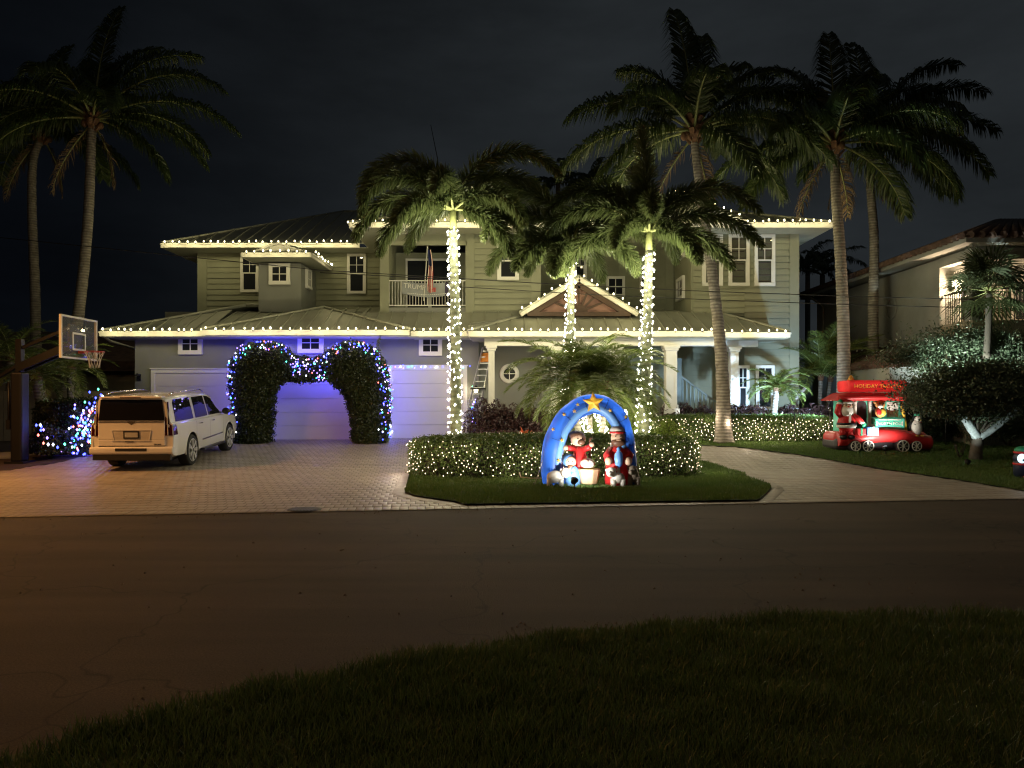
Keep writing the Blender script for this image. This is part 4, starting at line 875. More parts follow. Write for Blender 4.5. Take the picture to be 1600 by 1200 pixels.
# --- pygmy date palms
def date_palm(c, base, n, L, label, group='pygmy date palms', el=(70, -15), dr=(70, 100), ll=.30, per=170, stems=1, rr=.07, az0=0, m=None):
    t = thing('date_palm', label, 'palm tree', base, group)
    for s in range(stems):
        q = (s-(stems-1)/2)*.42; tp = (c[0]+q, c[1]+(.1 if s % 2 else -.1), c[2]-.05*s); trunk(t, [(base[0]+q*.5, base[1], base[2]), ((base[0]+q*.5+tp[0])/2, (base[1]+tp[1])/2, (base[2]+tp[2])/2), tp], rr*1.1, rr, M['bark'], seg=16)
        MB().ell((tp[0], tp[1], tp[2]), (rr*1.6, rr*1.6, .16), 10, 7).build('crown_boot', M['boot'], t)
        for i in range(n):
            a = az0+i*137.5+s*40; f = i/(n-1); e = el[0]+(el[1]-el[0])*f+R.uniform(-6, 6); d = dr[0]+(dr[1]-dr[0])*R.random()
            frond(t, tp, a, e, L*R.uniform(.85, 1.08), d, per, ll, 'date', .016, m or M['date'], .014, 1.1)
    return t
date_palm(P(918, 594, 18.9), gp_(925, 18.9), 30, 2.0, 'big pygmy date palm arching over the nativity arch', el=(75, -8), ll=.34, stems=3, per=190)
for k, (pa, pb) in enumerate((((936, 655), (950, 690)), ((975, 655), (962, 690)), ((905, 655), (925, 690)))):
    wrap(P(pb[0], pb[1], 18.9), P(pa[0]-5*(k == 0), 640, 18.9), (.06, .06), ['light wrap on the centre date palm stem seen through the arch', 'light wrap on the date palm stem right of the arch centre', 'light wrap on the date palm stem left of the arch centre'][k], 9, 8, .7, br=.022)
date_palm(P(1212, 606, 24.8), gp_(1206, 24.8), 24, 1.15, 'small date palm in the croton bed before the white windows', el=(75, 0), ll=.24, per=130, rr=.09)
date_palm(P(1290, 590, 27.2), gp_(1284, 27.2), 22, 2.5, 'feathery palm clump at the right corner of the green house', group='clumping palms', el=(84, 25), dr=(60, 95), ll=.42, stems=2, per=150)
date_palm(P(60, 588, 21.8), gp_(75, 21.8), 24, 1.7, 'small date palm behind the basketball post', el=(70, -10), ll=.30, per=130, stems=1, rr=.12)
date_palm(P(20, 560, 25.5), gp_(10, 25.5), 22, 2.2, 'dim date palm at the far left edge', el=(75, 0), ll=.34, per=130, stems=1, rr=.1)
date_palm(P(112, 575, 25.0), gp_(112, 25.0), 20, 1.7, 'dim date palm under the backboard', el=(70, -10), ll=.30, per=120, stems=1, rr=.1)
# leaning pale stems by the hoop
for i, (a, b, w, lab) in enumerate((((80, 655), (64, 612), .13, 'short cut palm stem leaning beside the hoop post'), ((1238, 628), (1258, 606), .07, 'pale cut stem leaning in the croton bed'))):
    Y = 22.6 if i == 0 else 25.3; t = thing('palm_stump', lab, 'palm stump', P(a[0], a[1]+20, Y), 'cut palm stems'); MB().tube([P(a[0]+4, a[1]+40, Y), P(a[0], a[1], Y), P(b[0], b[1], Y)], [w*1.1, w, w*.9], 10).build('trunk', M['bark'], t)
# --- leaf clouds
def leaves(name, Pn, s, m, parent, nrm=None, kind=None, asp=.55):
    n = len(Pn); o = norm(rng.normal(0, 1, (n, 3))+(0 if nrm is None else nrm*.9)); u = norm(np.cross(o, rng.normal(0, 1, (n, 3)))); v = np.cross(o, u); sz = s*rng.uniform(.6, 1.25, (n, 1))
    b = Pn; V = np.stack([b-u*sz*.5, b+v*sz*asp*.5+o*sz*.08, b+u*sz*.5, b-v*sz*asp*.5+o*sz*.08], 1).reshape(-1, 3)
    T = (np.array([[0, 1, 2], [0, 2, 3]])[None]+4*np.arange(n)[:, None, None]).reshape(-1, 3); return nmesh(name, V, T, m, parent)
def hedge_box(label, cx, cy, a, b, h, n, ls, m, group=None, p=4, base=None, rot=0, name='hedge', core=True, zb=None, cat='hedge', rough=.05):
    z0 = gz(cx, cy)+.02 if zb is None else zb
    t = thing(name, label, cat, (cx, cy, z0), group); ca, sa = math.cos(rot), math.sin(rot)
    ns = int(n*.55); k = ns; tt_ = np.linspace(0, 2*PI, 4001); px_ = np.sign(np.cos(tt_))*np.abs(np.cos(tt_))**(2/p); py_ = np.sign(np.sin(tt_))*np.abs(np.sin(tt_))**(2/p)
    cum = np.r_[0, np.cumsum(np.hypot(np.diff(px_)*a, np.diff(py_)*b))]; u_ = rng.uniform(0, cum[-1], ns); ex = np.interp(u_, cum, px_); ey = np.interp(u_, cum, py_)
    z = rng.random(k)**.9; ins = 1-.10/min(a, b)*np.clip((z-.82)/.18, 0, 1)**2*2; jit = rng.normal(0, rough, k)
    S = np.stack([cx+(ex*(a+jit)*ins)*ca-(ey*(b+jit)*ins)*sa, cy+(ex*(a+jit)*ins)*sa+(ey*(b+jit)*ins)*ca, z*h], 1)
    gx_ = np.sign(ex)*np.abs(ex)**(p-1)/a; gy_ = np.sign(ey)*np.abs(ey)**(p-1)/b; gl_ = np.hypot(gx_, gy_)+1e-9; gx_ /= gl_; gy_ /= gl_; nn = norm(np.stack([gx_*ca-gy_*sa, gx_*sa+gy_*ca, 0*ex+.2], 1))
    q = rng.uniform(-1, 1, (n*2, 2)); q = q[(np.abs(q[:, 0])**p+np.abs(q[:, 1])**p) < 1][:n-ns]
    Tt = np.stack([cx+q[:, 0]*a*ca-q[:, 1]*b*sa, cy+q[:, 0]*a*sa+q[:, 1]*b*ca, h+rng.normal(0, rough*.7, len(q))-.10*(np.abs(q[:, 0])**p+np.abs(q[:, 1])**p)], 1)
    Pn = np.vstack([S, Tt]); Pn[:, 2] += z0; N_ = np.vstack([nn, np.tile([0, 0, 1.0], (len(q), 1))])
    leaves('foliage', Pn, ls, m, t, N_)
    if core:
        prof = []; m2 = MB(); kk = 40
        for zz, sc in ((0, 1), (h*.85, 1), (h-.08, .97)):
            for i in range(kk):
                A = 2*PI*i/kk; x = np.sign(math.cos(A))*abs(math.cos(A))**(2/p)*(a-.09)*sc; y = np.sign(math.sin(A))*abs(math.sin(A))**(2/p)*(b-.09)*sc; prof.append((cx+x*ca-y*sa, cy+x*sa+y*ca, z0+zz))
        m2.add(prof, [(j*kk+i, j*kk+(i+1) % kk, (j+1)*kk+(i+1) % kk, (j+1)*kk+i) for j in range(2) for i in range(kk)]+[tuple(2*kk+i for i in range(kk))]); m2.build('dark_core', M['twig'], t)  # solid hull; the hedge's inner shade is put into its dark colour
    return t, S, nn, z0
def net(label, S, nn, z0, h, sel, n, r=.017, m=None, zr=(.05, .92), off=.03, mats=None, lights=0, lw=1.0, col=(1, .80, .58), group='net lights on the clipped hedges'):
    k = np.where(sel)[0]
    g = thing('net_lights', label, 'string lights', tuple(S[k].mean(0)), group)
    # blue-noise pick
    cand = S[k].copy(); cand[:, 2] += 0; cn = nn[k]; pick = []; rng2 = np.random.default_rng(3); idx = rng2.permutation(len(cand)); ok = (S[k][:, 2] > zr[0]*h) & (S[k][:, 2] < zr[1]*h)
    d = 1.0
    pts = []; ids = []
    dmin = math.sqrt(len(set([0]))*0+1)*0
    sel_i = [i for i in idx if ok[i]]
    best = []
    for i in sel_i:
        q = cand[i]
        if all(abs(q[0]-b[0])+abs(q[1]-b[1])*.6+abs(q[2]-b[2]) > NETD[0] for b in best[-400:]): best.append(q); ids.append(i)
        if len(best) >= n: break
    B = np.array(best)+cn[ids]*(off); B[:, 2] += z0
    bulbs('bulb_row', B, r, mats or [M['bnet']], g)
    if lights:
        st = np.linspace(0, len(B)-1, lights).astype(int); o = np.argsort(B[:, 0])
        for i in o[st]: q = B[i]+cn[ids][i]*.38; pl(tuple(q), col, NET_W*lw, .04, g)
    return g
NETD = [.105]
cxh, cyh, ah, bh, hh_ = .93, 17.35, 3.15, 1.30, .83
t, S, nn, z0 = hedge_box('low clipped hedge round the palms on the island lawn', cxh, cyh, ah, bh, hh_, 60000, .055, M['hedge'], 'clipped hedges under net lights', p=3.2, zb=.05)
net('net lights over the front of the island hedge', S, nn, z0, hh_, S[:, 1] < cyh+.5, 420, .0115, lights=16, lw=1.0)
x0, y0 = G(1032, 695); x1, y1 = G(1302, 693)
NETD[0] = .13
t, S, nn, z0 = hedge_box('long straight clipped hedge in front of the croton bed', (x0+x1)/2+.05, 24.05, (x1-x0)/2+.1, .5, .74, 45000, .06, M['hedge'], 'clipped hedges under net lights', p=8)
net('net lights over the long straight hedge', S, nn, z0, .74, S[:, 1] < 24.0, 420, .015, lights=14, lw=1.1)
t, S, nn, z0 = hedge_box('low bedding hedge with lights below the brown shrubs', P(800, 0, 23.5)[0], 23.6, 1.15, .45, .42, 12000, .06, M['croton'], 'clipped hedges under net lights', p=4)
net('lights along the low bedding hedge behind the island', S, nn, z0, .5, S[:, 1] < 23.6, 100, .018, zr=(.2, 1.3), lights=5, lw=1.2)
# croton and bronze shrubs
def shrub(label, c, r, n, ls, m, name='shrub', group=None, cat='shrub', asp=.3, kind=None):
    z0 = gz(c[0], c[1]); t = thing(name, label, cat, (c[0], c[1], z0), group); d = norm(rng.normal(0, 1, (n, 3))); d[:, 2] = np.abs(d[:, 2])*1.0-.25
    lump = 1+.22*np.sin(d[:, 0]*5+c[0])*np.cos(d[:, 1]*4+d[:, 2]*5); Pn = np.array([c[0], c[1], z0+r[2]*.35])+d*np.array(r)*(rng.random((n, 1))**.35)*lump[:, None]*np.array([1, 1, .8]); Pn[:, 2] = np.maximum(Pn[:, 2], z0+.03)
    leaves('foliage', Pn, ls, m, t, d, asp=asp); m_ = MB()
    for i in range(7): a = i*2.4; m_.tube([(c[0], c[1], z0-.02), (c[0]+math.cos(a)*r[0]*.5, c[1]+math.sin(a)*r[1]*.5, z0+r[2]*.7)], [.03, .008], 5)
    m_.build('stem', M['twig'], t); return t
YS = 25.0
gcr = 'bronze-leaved croton shrubs'
for i, (px, w, hgt) in enumerate(((1046, .62, 1.42), (1072, .6, 1.35), (1100, .6, 1.35), (1152, .6, 1.4), (1178, .55, 1.35), (1232, .6, 1.4), (1258, .6, 1.3), (1284, .6, 1.25))):
    lab = ['croton shrub below the white porch column', 'croton shrub right of the white porch column', 'croton shrub just left of the leaning coconut trunk', 'croton shrub under the narrow porch column', 'croton shrub before the dark window', 'croton shrub right of the small date palm', 'croton shrub below the feathery palm clump', 'last croton shrub beside the straight coconut trunk'][i]
    shrub(lab, (P(px, 0, YS)[0], YS-.1+.15*(i % 2), 0), (w, .38, hgt*.84), 1000, .17, M['croton'], 'croton_shrub', gcr, asp=.28)
for i, (px, hgt) in enumerate(((755, 1.5), (783, 1.4), (812, 1.3), (840, 1.25))):
    shrub(['brown shrub at the foot of the ladder', 'brown shrub under the thin porch post', 'brown shrub under the round window', 'brown shrub hidden behind the drooping date fronds'][i], (P(px, 0, 24.4)[0], 24.4, 0), (.62, .5, hgt), 1500, .15, M['croton'], 'bronze_shrub', 'brown shrubs by the porch', asp=.32)
shrub('yellow-green bush right of the nativity arch', (P(985, 0, 21.0)[0], 21.0, 0), (.85, .7, 1.35), 5200, .075, M['lime'], 'lime_bush', 'yellow-green bushes', asp=.5)
shrub('yellow-green bush left behind the nativity arch', (P(930, 0, 21.6)[0], 21.6, 0), (.9, .7, 1.1), 5200, .075, M['lime'], 'lime_bush', 'yellow-green bushes', asp=.5)
shrub('small yellow-green bush at the end of the long hedge', (P(1045, 0, 22.7)[0], 22.9, 0), (.5, .5, .85), 2500, .07, M['lime'], 'lime_bush', 'yellow-green bushes', asp=.5)
shrub('red bromeliad under the date palm fronds', (P(823, 0, 22.6)[0], 22.6, 0), (.35, .3, .62), 260, .26, M['brom'], 'bromeliad', asp=.2)
# --- ivy arches round the middle garage door
def blob(label, polypx, Y, dep, n, ls, m, group, name='topiary', extra=None):
    from math import hypot
    ymax_ = max(p[1] for p in polypx)-3; rg = random.Random(len(polypx)); sub = []
    for (xa, ya), (xb_, yb_) in zip(polypx, polypx[1:]+polypx[:1]):
        for k_ in range(4):
            f = k_/4; x, y = xa+(xb_-xa)*f, ya+(yb_-ya)*f
            sub.append((x+(rg.uniform(-3, 3) if (k_ and y < ymax_) else 0), y+(rg.uniform(-3, 3) if (k_ and y < ymax_) else 0)))
    poly = [(P(x, y, Y)[0], P(x, y, Y)[2]) for x, y in sub]; pa = np.array(poly); c = pa.mean(0); zmin = pa[:, 1].min()
    t = thing(name, label, 'topiary', (c[0], Y, zmin), group)
    X = rng.uniform(pa[:, 0].min()-.05, pa[:, 0].max()+.05, n*3); Z = rng.uniform(zmin, pa[:, 1].max()+.05, n*3); k = inside(poly, X, Z); X, Z = X[k], Z[k]
    D = np.full(len(X), 9.0)
    for (ax_, az_), (bx_, bz_) in zip(poly, poly[1:]+poly[:1]):
        if abs(az_-zmin) < .02 and abs(bz_-zmin) < .02: continue
        vx, vz = bx_-ax_, bz_-az_; tt = np.clip(((X-ax_)*vx+(Z-az_)*vz)/(vx*vx+vz*vz+1e-9), 0, 1); D = np.minimum(D, np.hypot(X-ax_-tt*vx, Z-az_-tt*vz))
    th = dep*np.sqrt(np.clip(1-(1-np.clip(D/dep, 0, 1))**2, 0, 1)); s = np.where(rng.random(len(X)) < .75, -1, 1)
    Yy = Y+s*th*rng.uniform(.86, 1.06, len(X))+rng.normal(0, .03, len(X)); jx = rng.normal(0, .03, (len(X), 2)); Pn = np.stack([X+jx[:, 0], Yy, Z+jx[:, 1]], 1)
    N_ = np.stack([0*X, s*1.0, 0*X+.3], 1); leaves('foliage', Pn, ls, m, t, N_, asp=.7)
    # edge fringe
    E = []; 
    for (ax_, az_), (bx_, bz_) in zip(poly, poly[1:]+poly[:1]):
        L = hypot(bx_-ax_, bz_-az_)
        if az_ < zmin+.02 and bz_ < zmin+.02: continue
        q = int(L*520); u = rng.random(q); E.append(np.stack([ax_+(bx_-ax_)*u+rng.normal(0, .045, q), Y+rng.uniform(-dep*.7, dep*.7, q), az_+(bz_-az_)*u+rng.normal(0, .045, q)], 1))
    leaves('foliage_edge', np.vstack(E), ls, m, t, None, asp=.7)
    gx, gzz = np.meshgrid(np.arange(pa[:, 0].min(), pa[:, 0].max(), .12), np.arange(zmin+.06, pa[:, 1].max(), .12)); gx = gx.ravel(); gzz = gzz.ravel(); k = inside(poly, gx, gzz); gx, gzz = gx[k], gzz[k]; Dg = np.full(len(gx), 9.0)
    for (ax_, az_), (bx_, bz_) in zip(poly, poly[1:]+poly[:1]):
        if abs(az_-zmin) < .02 and abs(bz_-zmin) < .02: continue
        vx, vz = bx_-ax_, bz_-az_; tt = np.clip(((gx-ax_)*vx+(gzz-az_)*vz)/(vx*vx+vz*vz+1e-9), 0, 1); Dg = np.minimum(Dg, np.hypot(gx-ax_-tt*vx, gzz-az_-tt*vz))
    q = MB()
    for x, z, dd_ in zip(gx, gzz, Dg):
        if dd_ > .10: q.box((x, Y, z), (.122, 2*dep*.8*math.sqrt(max(.05, 1-(1-min(dd_/dep, 1))**2)), .122))
    q.build('dark_core', M['twig'], t)['kind'] = 'stuff'  # boxes filling the ivy, inner shade put into their dark colour
    return t, poly
YI = 24.75
def sp(pts, n=5): return smooth_poly(pts, n)
left_px = [(369, 691), (367, 640), (364, 600), (368, 565), (385, 545), (410, 538), (437, 541), (455, 555), (461, 573), (455, 588), (437, 597), (427, 612), (424, 640), (421, 691)]
right_px = [(555, 690), (550, 650), (540, 615), (522, 597), (506, 583), (505, 566), (520, 548), (545, 538), (575, 542), (594, 560), (604, 590), (607, 640), (604, 690)]
def spq(pts):                                              # smooth all but the straight foot
    return [tuple(q) for q in crm(pts, 4)]
tL, pL = blob('left half of the ivy arch at the middle garage door', spq(left_px), YI, .42, 22000, .075, M['ivy'], 'ivy arch halves', 'ivy_topiary')
tR, pR = blob('right half of the ivy arch, with a lantern glinting through', spq(right_px), YI, .42, 22000, .075, M['ivy'], 'ivy arch halves', 'ivy_topiary')
tM, pM = blob('thin ivy garland joining the two arch halves under the window', spq([(452, 592), (455, 566), (470, 559), (490, 566), (508, 560), (512, 588), (490, 594), (470, 597)]), YI, .16, 2600, .07, M['ivy'], None, 'ivy_garland')
# stray tendrils
t = thing('vine_tendril', 'thin vine tendril reaching up the wall from the right ivy arch', 'vine', P(588, 548, YI)); m = MB(); m.tube([P(586, 552, YI), P(588, 540, YI), P(595, 524, YI)], .008, 4); m.build('stem', M['twig'], t)
leaves('foliage', np.array([P(586+9*f+R.uniform(-2, 2), 550-27*f, YI) for f in np.linspace(0, 1, 34)]), .07, M['ivy'], t)
MULTI = [M['bblue'], M['bpurple'], M['bwhite'], M['bgreen'], M['bred']]
def outline_lights(label, pix, Y, dep, n, wpx, lights, col=(.07, .06, 1), w=1.0, r=.022, frac=(.42, .24, .16, .12, .06), group='multicoloured bulb strings on the ivy and shrubs'):
    pth = [P(x, y, Y) for x, y in crm(pix, 8)]; g = thing('light_string', label, 'string lights', pth[0], group); A = np.array(pth); seg = np.linalg.norm(np.diff(A, axis=0), axis=1); cum = np.r_[0, np.cumsum(seg)]
    s = rng.uniform(0, cum[-1], n); i = np.clip(np.searchsorted(cum, s)-1, 0, len(seg)-1); f = ((s-cum[i])/seg[i])[:, None]; B = A[i]*(1-f)+A[i+1]*f
    B += np.clip(rng.normal(0, 1, (n, 3)), -1.35, 1.35)*np.array([wpx/F*Y*.5, dep*.5, wpx/F*Y*.5]); B[:, 1] -= dep*.35
    mi = rng.choice(5, n, p=frac); bulbs('bulb_row', B, r, MULTI, g, mi)
    k = rng.integers(0, 99)
    for q in np.linspace(.5/lights, 1-.5/lights, lights):
        s = q*cum[-1]; i = min(np.searchsorted(cum, s)-1, len(seg)-1); i = max(i, 0); f = (s-cum[i])/seg[i]; p = A[i]*(1-f)+A[i+1]*f; pl((p[0], p[1]+.55, p[2]), col, BLUE_W*w*1.3, .07, g); pl((p[0], p[1]-.25-dep*.4, p[2]), col, BLUE_W*w*.12, .07, g)
    return g
outline_lights('multicoloured bulbs round the left ivy arch', [(371, 680), (368, 640), (364, 600), (366, 570), (382, 547), (410, 540), (440, 545), (457, 560), (460, 578)], YI-.15, .35, 210, 10, 9)
outline_lights('multicoloured bulbs over the garland between the arch halves', [(458, 585), (472, 572), (490, 570), (505, 568), (512, 582), (488, 590)], YI-.1, .25, 110, 13, 3, w=1.5)
outline_lights('multicoloured bulbs over the top of the right ivy arch', [(508, 562), (525, 547), (548, 540), (575, 545), (592, 562), (600, 590)], YI-.15, .35, 120, 9, 5)
outline_lights('multicoloured bulbs down the outer side of the right ivy arch', [(600, 590), (604, 620), (603, 650), (605, 684)], YI-.15, .3, 90, 15, 5, w=.7)
outline_lights('blue and pastel bulbs up the left frame of the single garage door', [(608, 684), (607, 640), (607, 600), (607, 575)], YC-.12, .06, 46, 4, 3, w=.22)
outline_lights('blue and pastel bulbs along the top frame of the single garage door', [(607, 573), (650, 573), (700, 573), (738, 573)], YC-.12, .06, 36, 3, 3, w=.2)
outline_lights('blue bulbs down the right frame behind the ladder', [(740, 600), (739, 630), (740, 668)], YC-.12, .08, 24, 8, 2, w=.35)
# --- lit hedge and bush left of the vehicle
t, S, nn, z0 = hedge_box('dark hedge with blue lights left of the parked vehicle', P(128, 0, 21.6)[0], 21.8, 1.3, .7, 1.5, 13000, .09, M['ivy'], p=2.6, name='hedge')
outline_lights('blue and mixed bulbs across the hedge left of the vehicle', [(125, 650), (150, 640), (165, 630), (140, 655), (118, 665), (150, 665), (128, 680), (112, 694), (140, 690), (158, 622)], 21.0, .25, 170, 22, 6, w=1.3, r=.03)
shrub('round dark bush at the foot of the basketball post', (P(78, 0, 20.6)[0], 20.6, 0), (.62, .5, 1.0), 5200, .075, M['ivy'], 'round_bush', asp=.6)
outline_lights('few blue bulbs on the round bush by the hoop', [(58, 668), (66, 660), (62, 680), (102, 700)], 20.05, .12, 12, 10, 1, w=1.0, r=.035)
t, S, nn, z0 = hedge_box('dim low hedge at the far left', P(20, 0, 26)[0], 26.5, 2.4, .6, 1.5, 7000, .1, M['ivy'], p=4)
# --- white-barked tree and the lit tree behind
def tree(label, base, stems, crown_c, crown_r, n, ls, leafm, barkm, group=None, seed=1, zmin=-9, low=.0):
    t = thing('tree', label, 'tree', base, group)
    for k, (pth, r0, r1) in enumerate(stems): trunk(t, pth, r0, r1, barkm[k] if isinstance(barkm, list) else barkm, 'trunk' if k == 0 else 'limb', seg=14, lump=.06)
    rg = np.random.default_rng(seed); nc = 95; d = norm(rg.normal(0, 1, (nc, 3))); rad = rg.random((nc, 1))**.45; cc = np.array(crown_c)+d*rad*np.array(crown_r)*.88; cc = cc[cc[:, 2] > zmin]
    k = rg.integers(0, len(cc), n); sp_ = np.array(crown_r)*.17; Pn = cc[k]+rg.normal(0, 1, (n, 3))*sp_*rg.uniform(.6, 1.2, (len(cc), 1))[k]; Pn = Pn[Pn[:, 2] > zmin-.25+.2*np.sin(Pn[:, 0]*3)]
    leaves('crown', Pn, ls, leafm, t, norm(Pn-np.array(crown_c)), asp=.5)
    m = MB()
    for i in [i_ for i_ in range(0, len(cc), 3) if cc[i_][2] > 1.95]:
        a = Vector(stems[i % len(stems)][0][-1]); b = Vector(cc[i]); mid = (a+b)/2+Vector((0, 0, .12)); m.tube([a, mid, b], [.035, .02, .006], 5, cap=False)
    m.build('branch', M['twig'], t); return t
YT_ = 20.0; bt = P(1524, 712, YT_); bt = (bt[0], YT_, gz(bt[0], YT_)+.02)
sA = P(1527, 684, YT_)
tree('dark spreading tree on three whitewashed stems, right of the inflatable trolley', bt,
     [([bt, (bt[0]+.02, YT_, bt[2]+.25), sA], .17, .12), ([sA, P(1514, 664, YT_-.05), P(1501, 643, YT_-.1), P(1499, 625, YT_-.1)], .12, .075), ([sA, P(1548, 672, YT_), P(1574, 652, YT_), P(1590, 638, YT_)], .11, .06), ([P(1526, 680, YT_+.15), P(1521, 655, YT_+.2), P(1524, 640, YT_+.2)], .075, .07)],
     (P(1512, 597, YT_+.2)[0], YT_-.2, P(0, 618, YT_)[2]), (2.55, .95, .84), 46000, .085, M['treeleaf'], [M['greybark'], M['whitebark'], M['whitebark'], M['whitebark']], seed=4, zmin=1.32)
YL = 22.0; bl = P(1530, 640, YL); bl = (bl[0], YL, gz(bl[0], YL))
tree('leafy tree lit pale green by a floodlight behind the dark tree', bl, [([bl, (bl[0], YL, bl[2]+1.3)], .12, .09), ([(bl[0], YL, 1.6), (bl[0]+.6, YL, 2.4)], .06, .04)], (P(1528, 0, YL)[0], YL, P(0, 560, YL)[2]), (2.9, .45, .95), 36000, .08, M['treeleaf'], M['greybark'], seed=9)
shrub('dark undergrowth right behind the whitewashed stems', (P(1590, 0, 22.2)[0], 22.6, 0), (1.3, .6, 1.2), 5000, .10, M['ivy'], 'undergrowth_shrub', 'dark shrubs along the right boundary')
shrub('dark undergrowth between trolley and whitewashed stems', (P(1465, 0, 23.2)[0], 23.6, 0), (1.2, .6, 1.1), 5000, .10, M['ivy'], 'undergrowth_shrub', 'dark shrubs along the right boundary')
shrub('small weedy sprig at the root of the whitewashed tree', (P(1500, 0, 20.4)[0], 20.4, 0), (.3, .25, .55), 60, .09, M['hedge'], 'sprig')
# far dark palm heads
def far_palm(px, py, Y, L, label, n=12):
    c = P(px, py, Y); t = thing('background_palm', label, 'palm tree', (c[0], Y, .4), 'dark palm heads behind the houses'); trunk(t, [(c[0], Y, .3), ((c[0]), Y, c[2]/2), c], .2, .14, M['bark'], seg=8)
    for i in range(n): frond(t, c, i*137.5, R.uniform(10, 80), L*R.uniform(.8, 1.1), 90, 80, .6, 'coco', .07, M['coco'], .04)
far_palm(1285, 430, 44, 3.0, 'dark palm head between the green house and its right neighbour'); far_palm(1262, 418, 48, 2.6, 'second dark palm head close to the green wall edge')
far_palm(770, 296, 50, 2.8, 'dark palm head above the roof behind the leftmost foxtail palm'); far_palm(872, 288, 46, 2.2, 'dark palm head above the roof ridge'); far_palm(925, 284, 46, 2.0, 'small dark palm head right of the ridge')
# cabbage palm before the neighbour loggia
c = P(1546, 455, 21.6); t = thing('fan_palm', 'fan palm silhouetted before the lit loggia', 'palm tree', (c[0]-.05, 21.6, .2)); trunk(t, [P(1542, 560, 21.6), P(1545, 500, 21.6), c], .10, .08, M['twig'], seg=12)
for i in range(30):
    a = math.radians(i*137.5); e = math.radians(R.uniform(-35, 75)); D = Vector((math.cos(a)*math.cos(e), math.sin(a)*math.cos(e), math.sin(e))); pe = Vector(c)+D*.62; S_ = D.cross(EZ).normalized(); mb = MB(); mb.tube([c, pe], [.014, .01], 4, mi=1, cap=False)
    for k in range(23):
        b = math.radians(-115+230*k/22); o1 = D*math.cos(b)+S_*math.sin(b); l = .98*(.8+.2*math.cos(b)); q = pe+o1*l*.55; tip = pe+o1*l-EZ*l*R.uniform(.12, .35); w_ = D.cross(S_).cross(o1).normalized()*.030
        mb.add([pe, q-w_, q+w_, tip], [(0, 1, 2), (1, 3, 2)])
    mb.build('frond', [M['fan'], M['rachis']], t)
# ================================================================== NEIGHBOURS
NH = thing('neighbour_house', 'pale stucco house with tiled roof and lit upper loggia, right', 'house', (16, 26, .5))
XN = 13.5; zE = 6.2; zF = P(0, 500, 22.5)[2]
MB().b2((XN, 24.25, .2), (XN+12, 34, zE-.05)).build('wall', M['stuccoR'], NH)
MB().b2((XN+.05, 22.6, .2), (XN+12, 24.2, zF-.45)).build('wall', M['tan'], NH)
MB().b2((XN, 22.5, zF-.45), (XN+12, 24.24, zF)).build('balcony_floor', M['tan'], NH)
MB().b2((XN+.0, 22.55, zF), (XN+.36, 22.91, zE-.35)).build('loggia_column', M['stuccoR'], NH)
for x in (15.35, 17.6): MB().b2((x, 22.55, zF), (x+.3, 22.85, zE-.35)).build('loggia_column', M['stuccoR'], NH)
MB().b2((XN, 22.52, zE-.35), (XN+12, 22.9, zE-.02)).build('loggia_beam', M['stuccoR'], NH); MB().b2((XN+.002, 22.9, zE-.33), (XN+.3, 24.249, zE-.03)).build('loggia_beam', M['stuccoR'], NH)
MB().b2((XN+.3, 22.9, zE-.1), (XN+12, 24.25, zE-.06)).build('loggia_ceiling', M['tan'], NH)
MB().b2((XN-.55, 21.9, zE), (XN+12.6, 34.5, zE+.16)).build('eave_band', M['stuccoR'], NH)
Rn = MB().b2((XN+4, 25, zE+.2), (XN+8, 30, zE+.5)).build('roof', M['tile'], NH)
def tiles(a, b, c, d, n, m, parent):                       # barrel tiles run up the slope a-b (eave) to d-c
    a, b, c, d = map(Vector, (a, b, c, d)); nn = (b-a).cross(d-a).normalized(); nn = nn if nn.z > 0 else -nn
    q = MB(); q.prism([a, b, c, d], -nn, .05); 
    for i in range(n):
        f = (i+.5)/n; q.tube([a+(b-a)*f+nn*.02, d+(c-d)*f+nn*.02], (b-a).length/n*.36, 6)
    o = q.build('roof_tile', m, parent, fixn=True); o['kind'] = 'stuff'
e0 = (XN-.65, 21.8, zE+.17); e1 = (XN-.65, 34.6, zE+.17); rd0 = (XN+3.2, 26.4, zE+1.62); rd1 = (XN+3.2, 30, zE+1.62)
tiles(e1, e0, rd0, rd1, 44, M['tile'], Rn); tiles(e0, (XN+13, 21.8, zE+.17), (XN+9, 26.4, zE+1.62), rd0, 44, M['tile'], Rn)
# loggia railing, doors, shutters, lanterns
m = MB(); rl = MB().b2((XN+.37, 22.6, zF+.92), (15.33, 22.65, zF+.97)).b2((15.66, 22.6, zF+.92), (17.58, 22.65, zF+.97)).b2((XN+.1, 22.95, zF+.92), (XN+.15, 24.2, zF+.97)).build('loggia_rail', M['iron'], NH)
for x in list(np.arange(XN+.45, 15.3, .12))+list(np.arange(15.75, 17.5, .12)): MB().b2((x, 22.612, zF), (x+.022, 22.634, zF+.92)).build('baluster', M['iron'], rl)
for y in np.arange(23.02, 24.15, .12): MB().b2((XN+.112, y, zF), (XN+.134, y+.022, zF+.92)).build('baluster', M['iron'], rl)
for x0 in (14.05, 15.75):
    f = MB(); f.b2((x0, 24.17, zF), (x0+.75, 24.24, zE-.7)); dd = f.build('loggia_door', M['trim'], NH); MB().b2((x0+.1, 24.14, zF+.2), (x0+.65, 24.169, zE-.8)).build('pane', M['glass'], dd)
sh = MB().b2((15.0, 24.17, zF+.5), (15.5, 24.2, zE-.8)).build('shutter', M['tan'], NH)
for z in np.arange(zF+.55, zE-.85, .09): MB().b2((15.02, 24.13, z), (15.48, 24.168, z+.05)).build('louvre', M['trim'], sh)
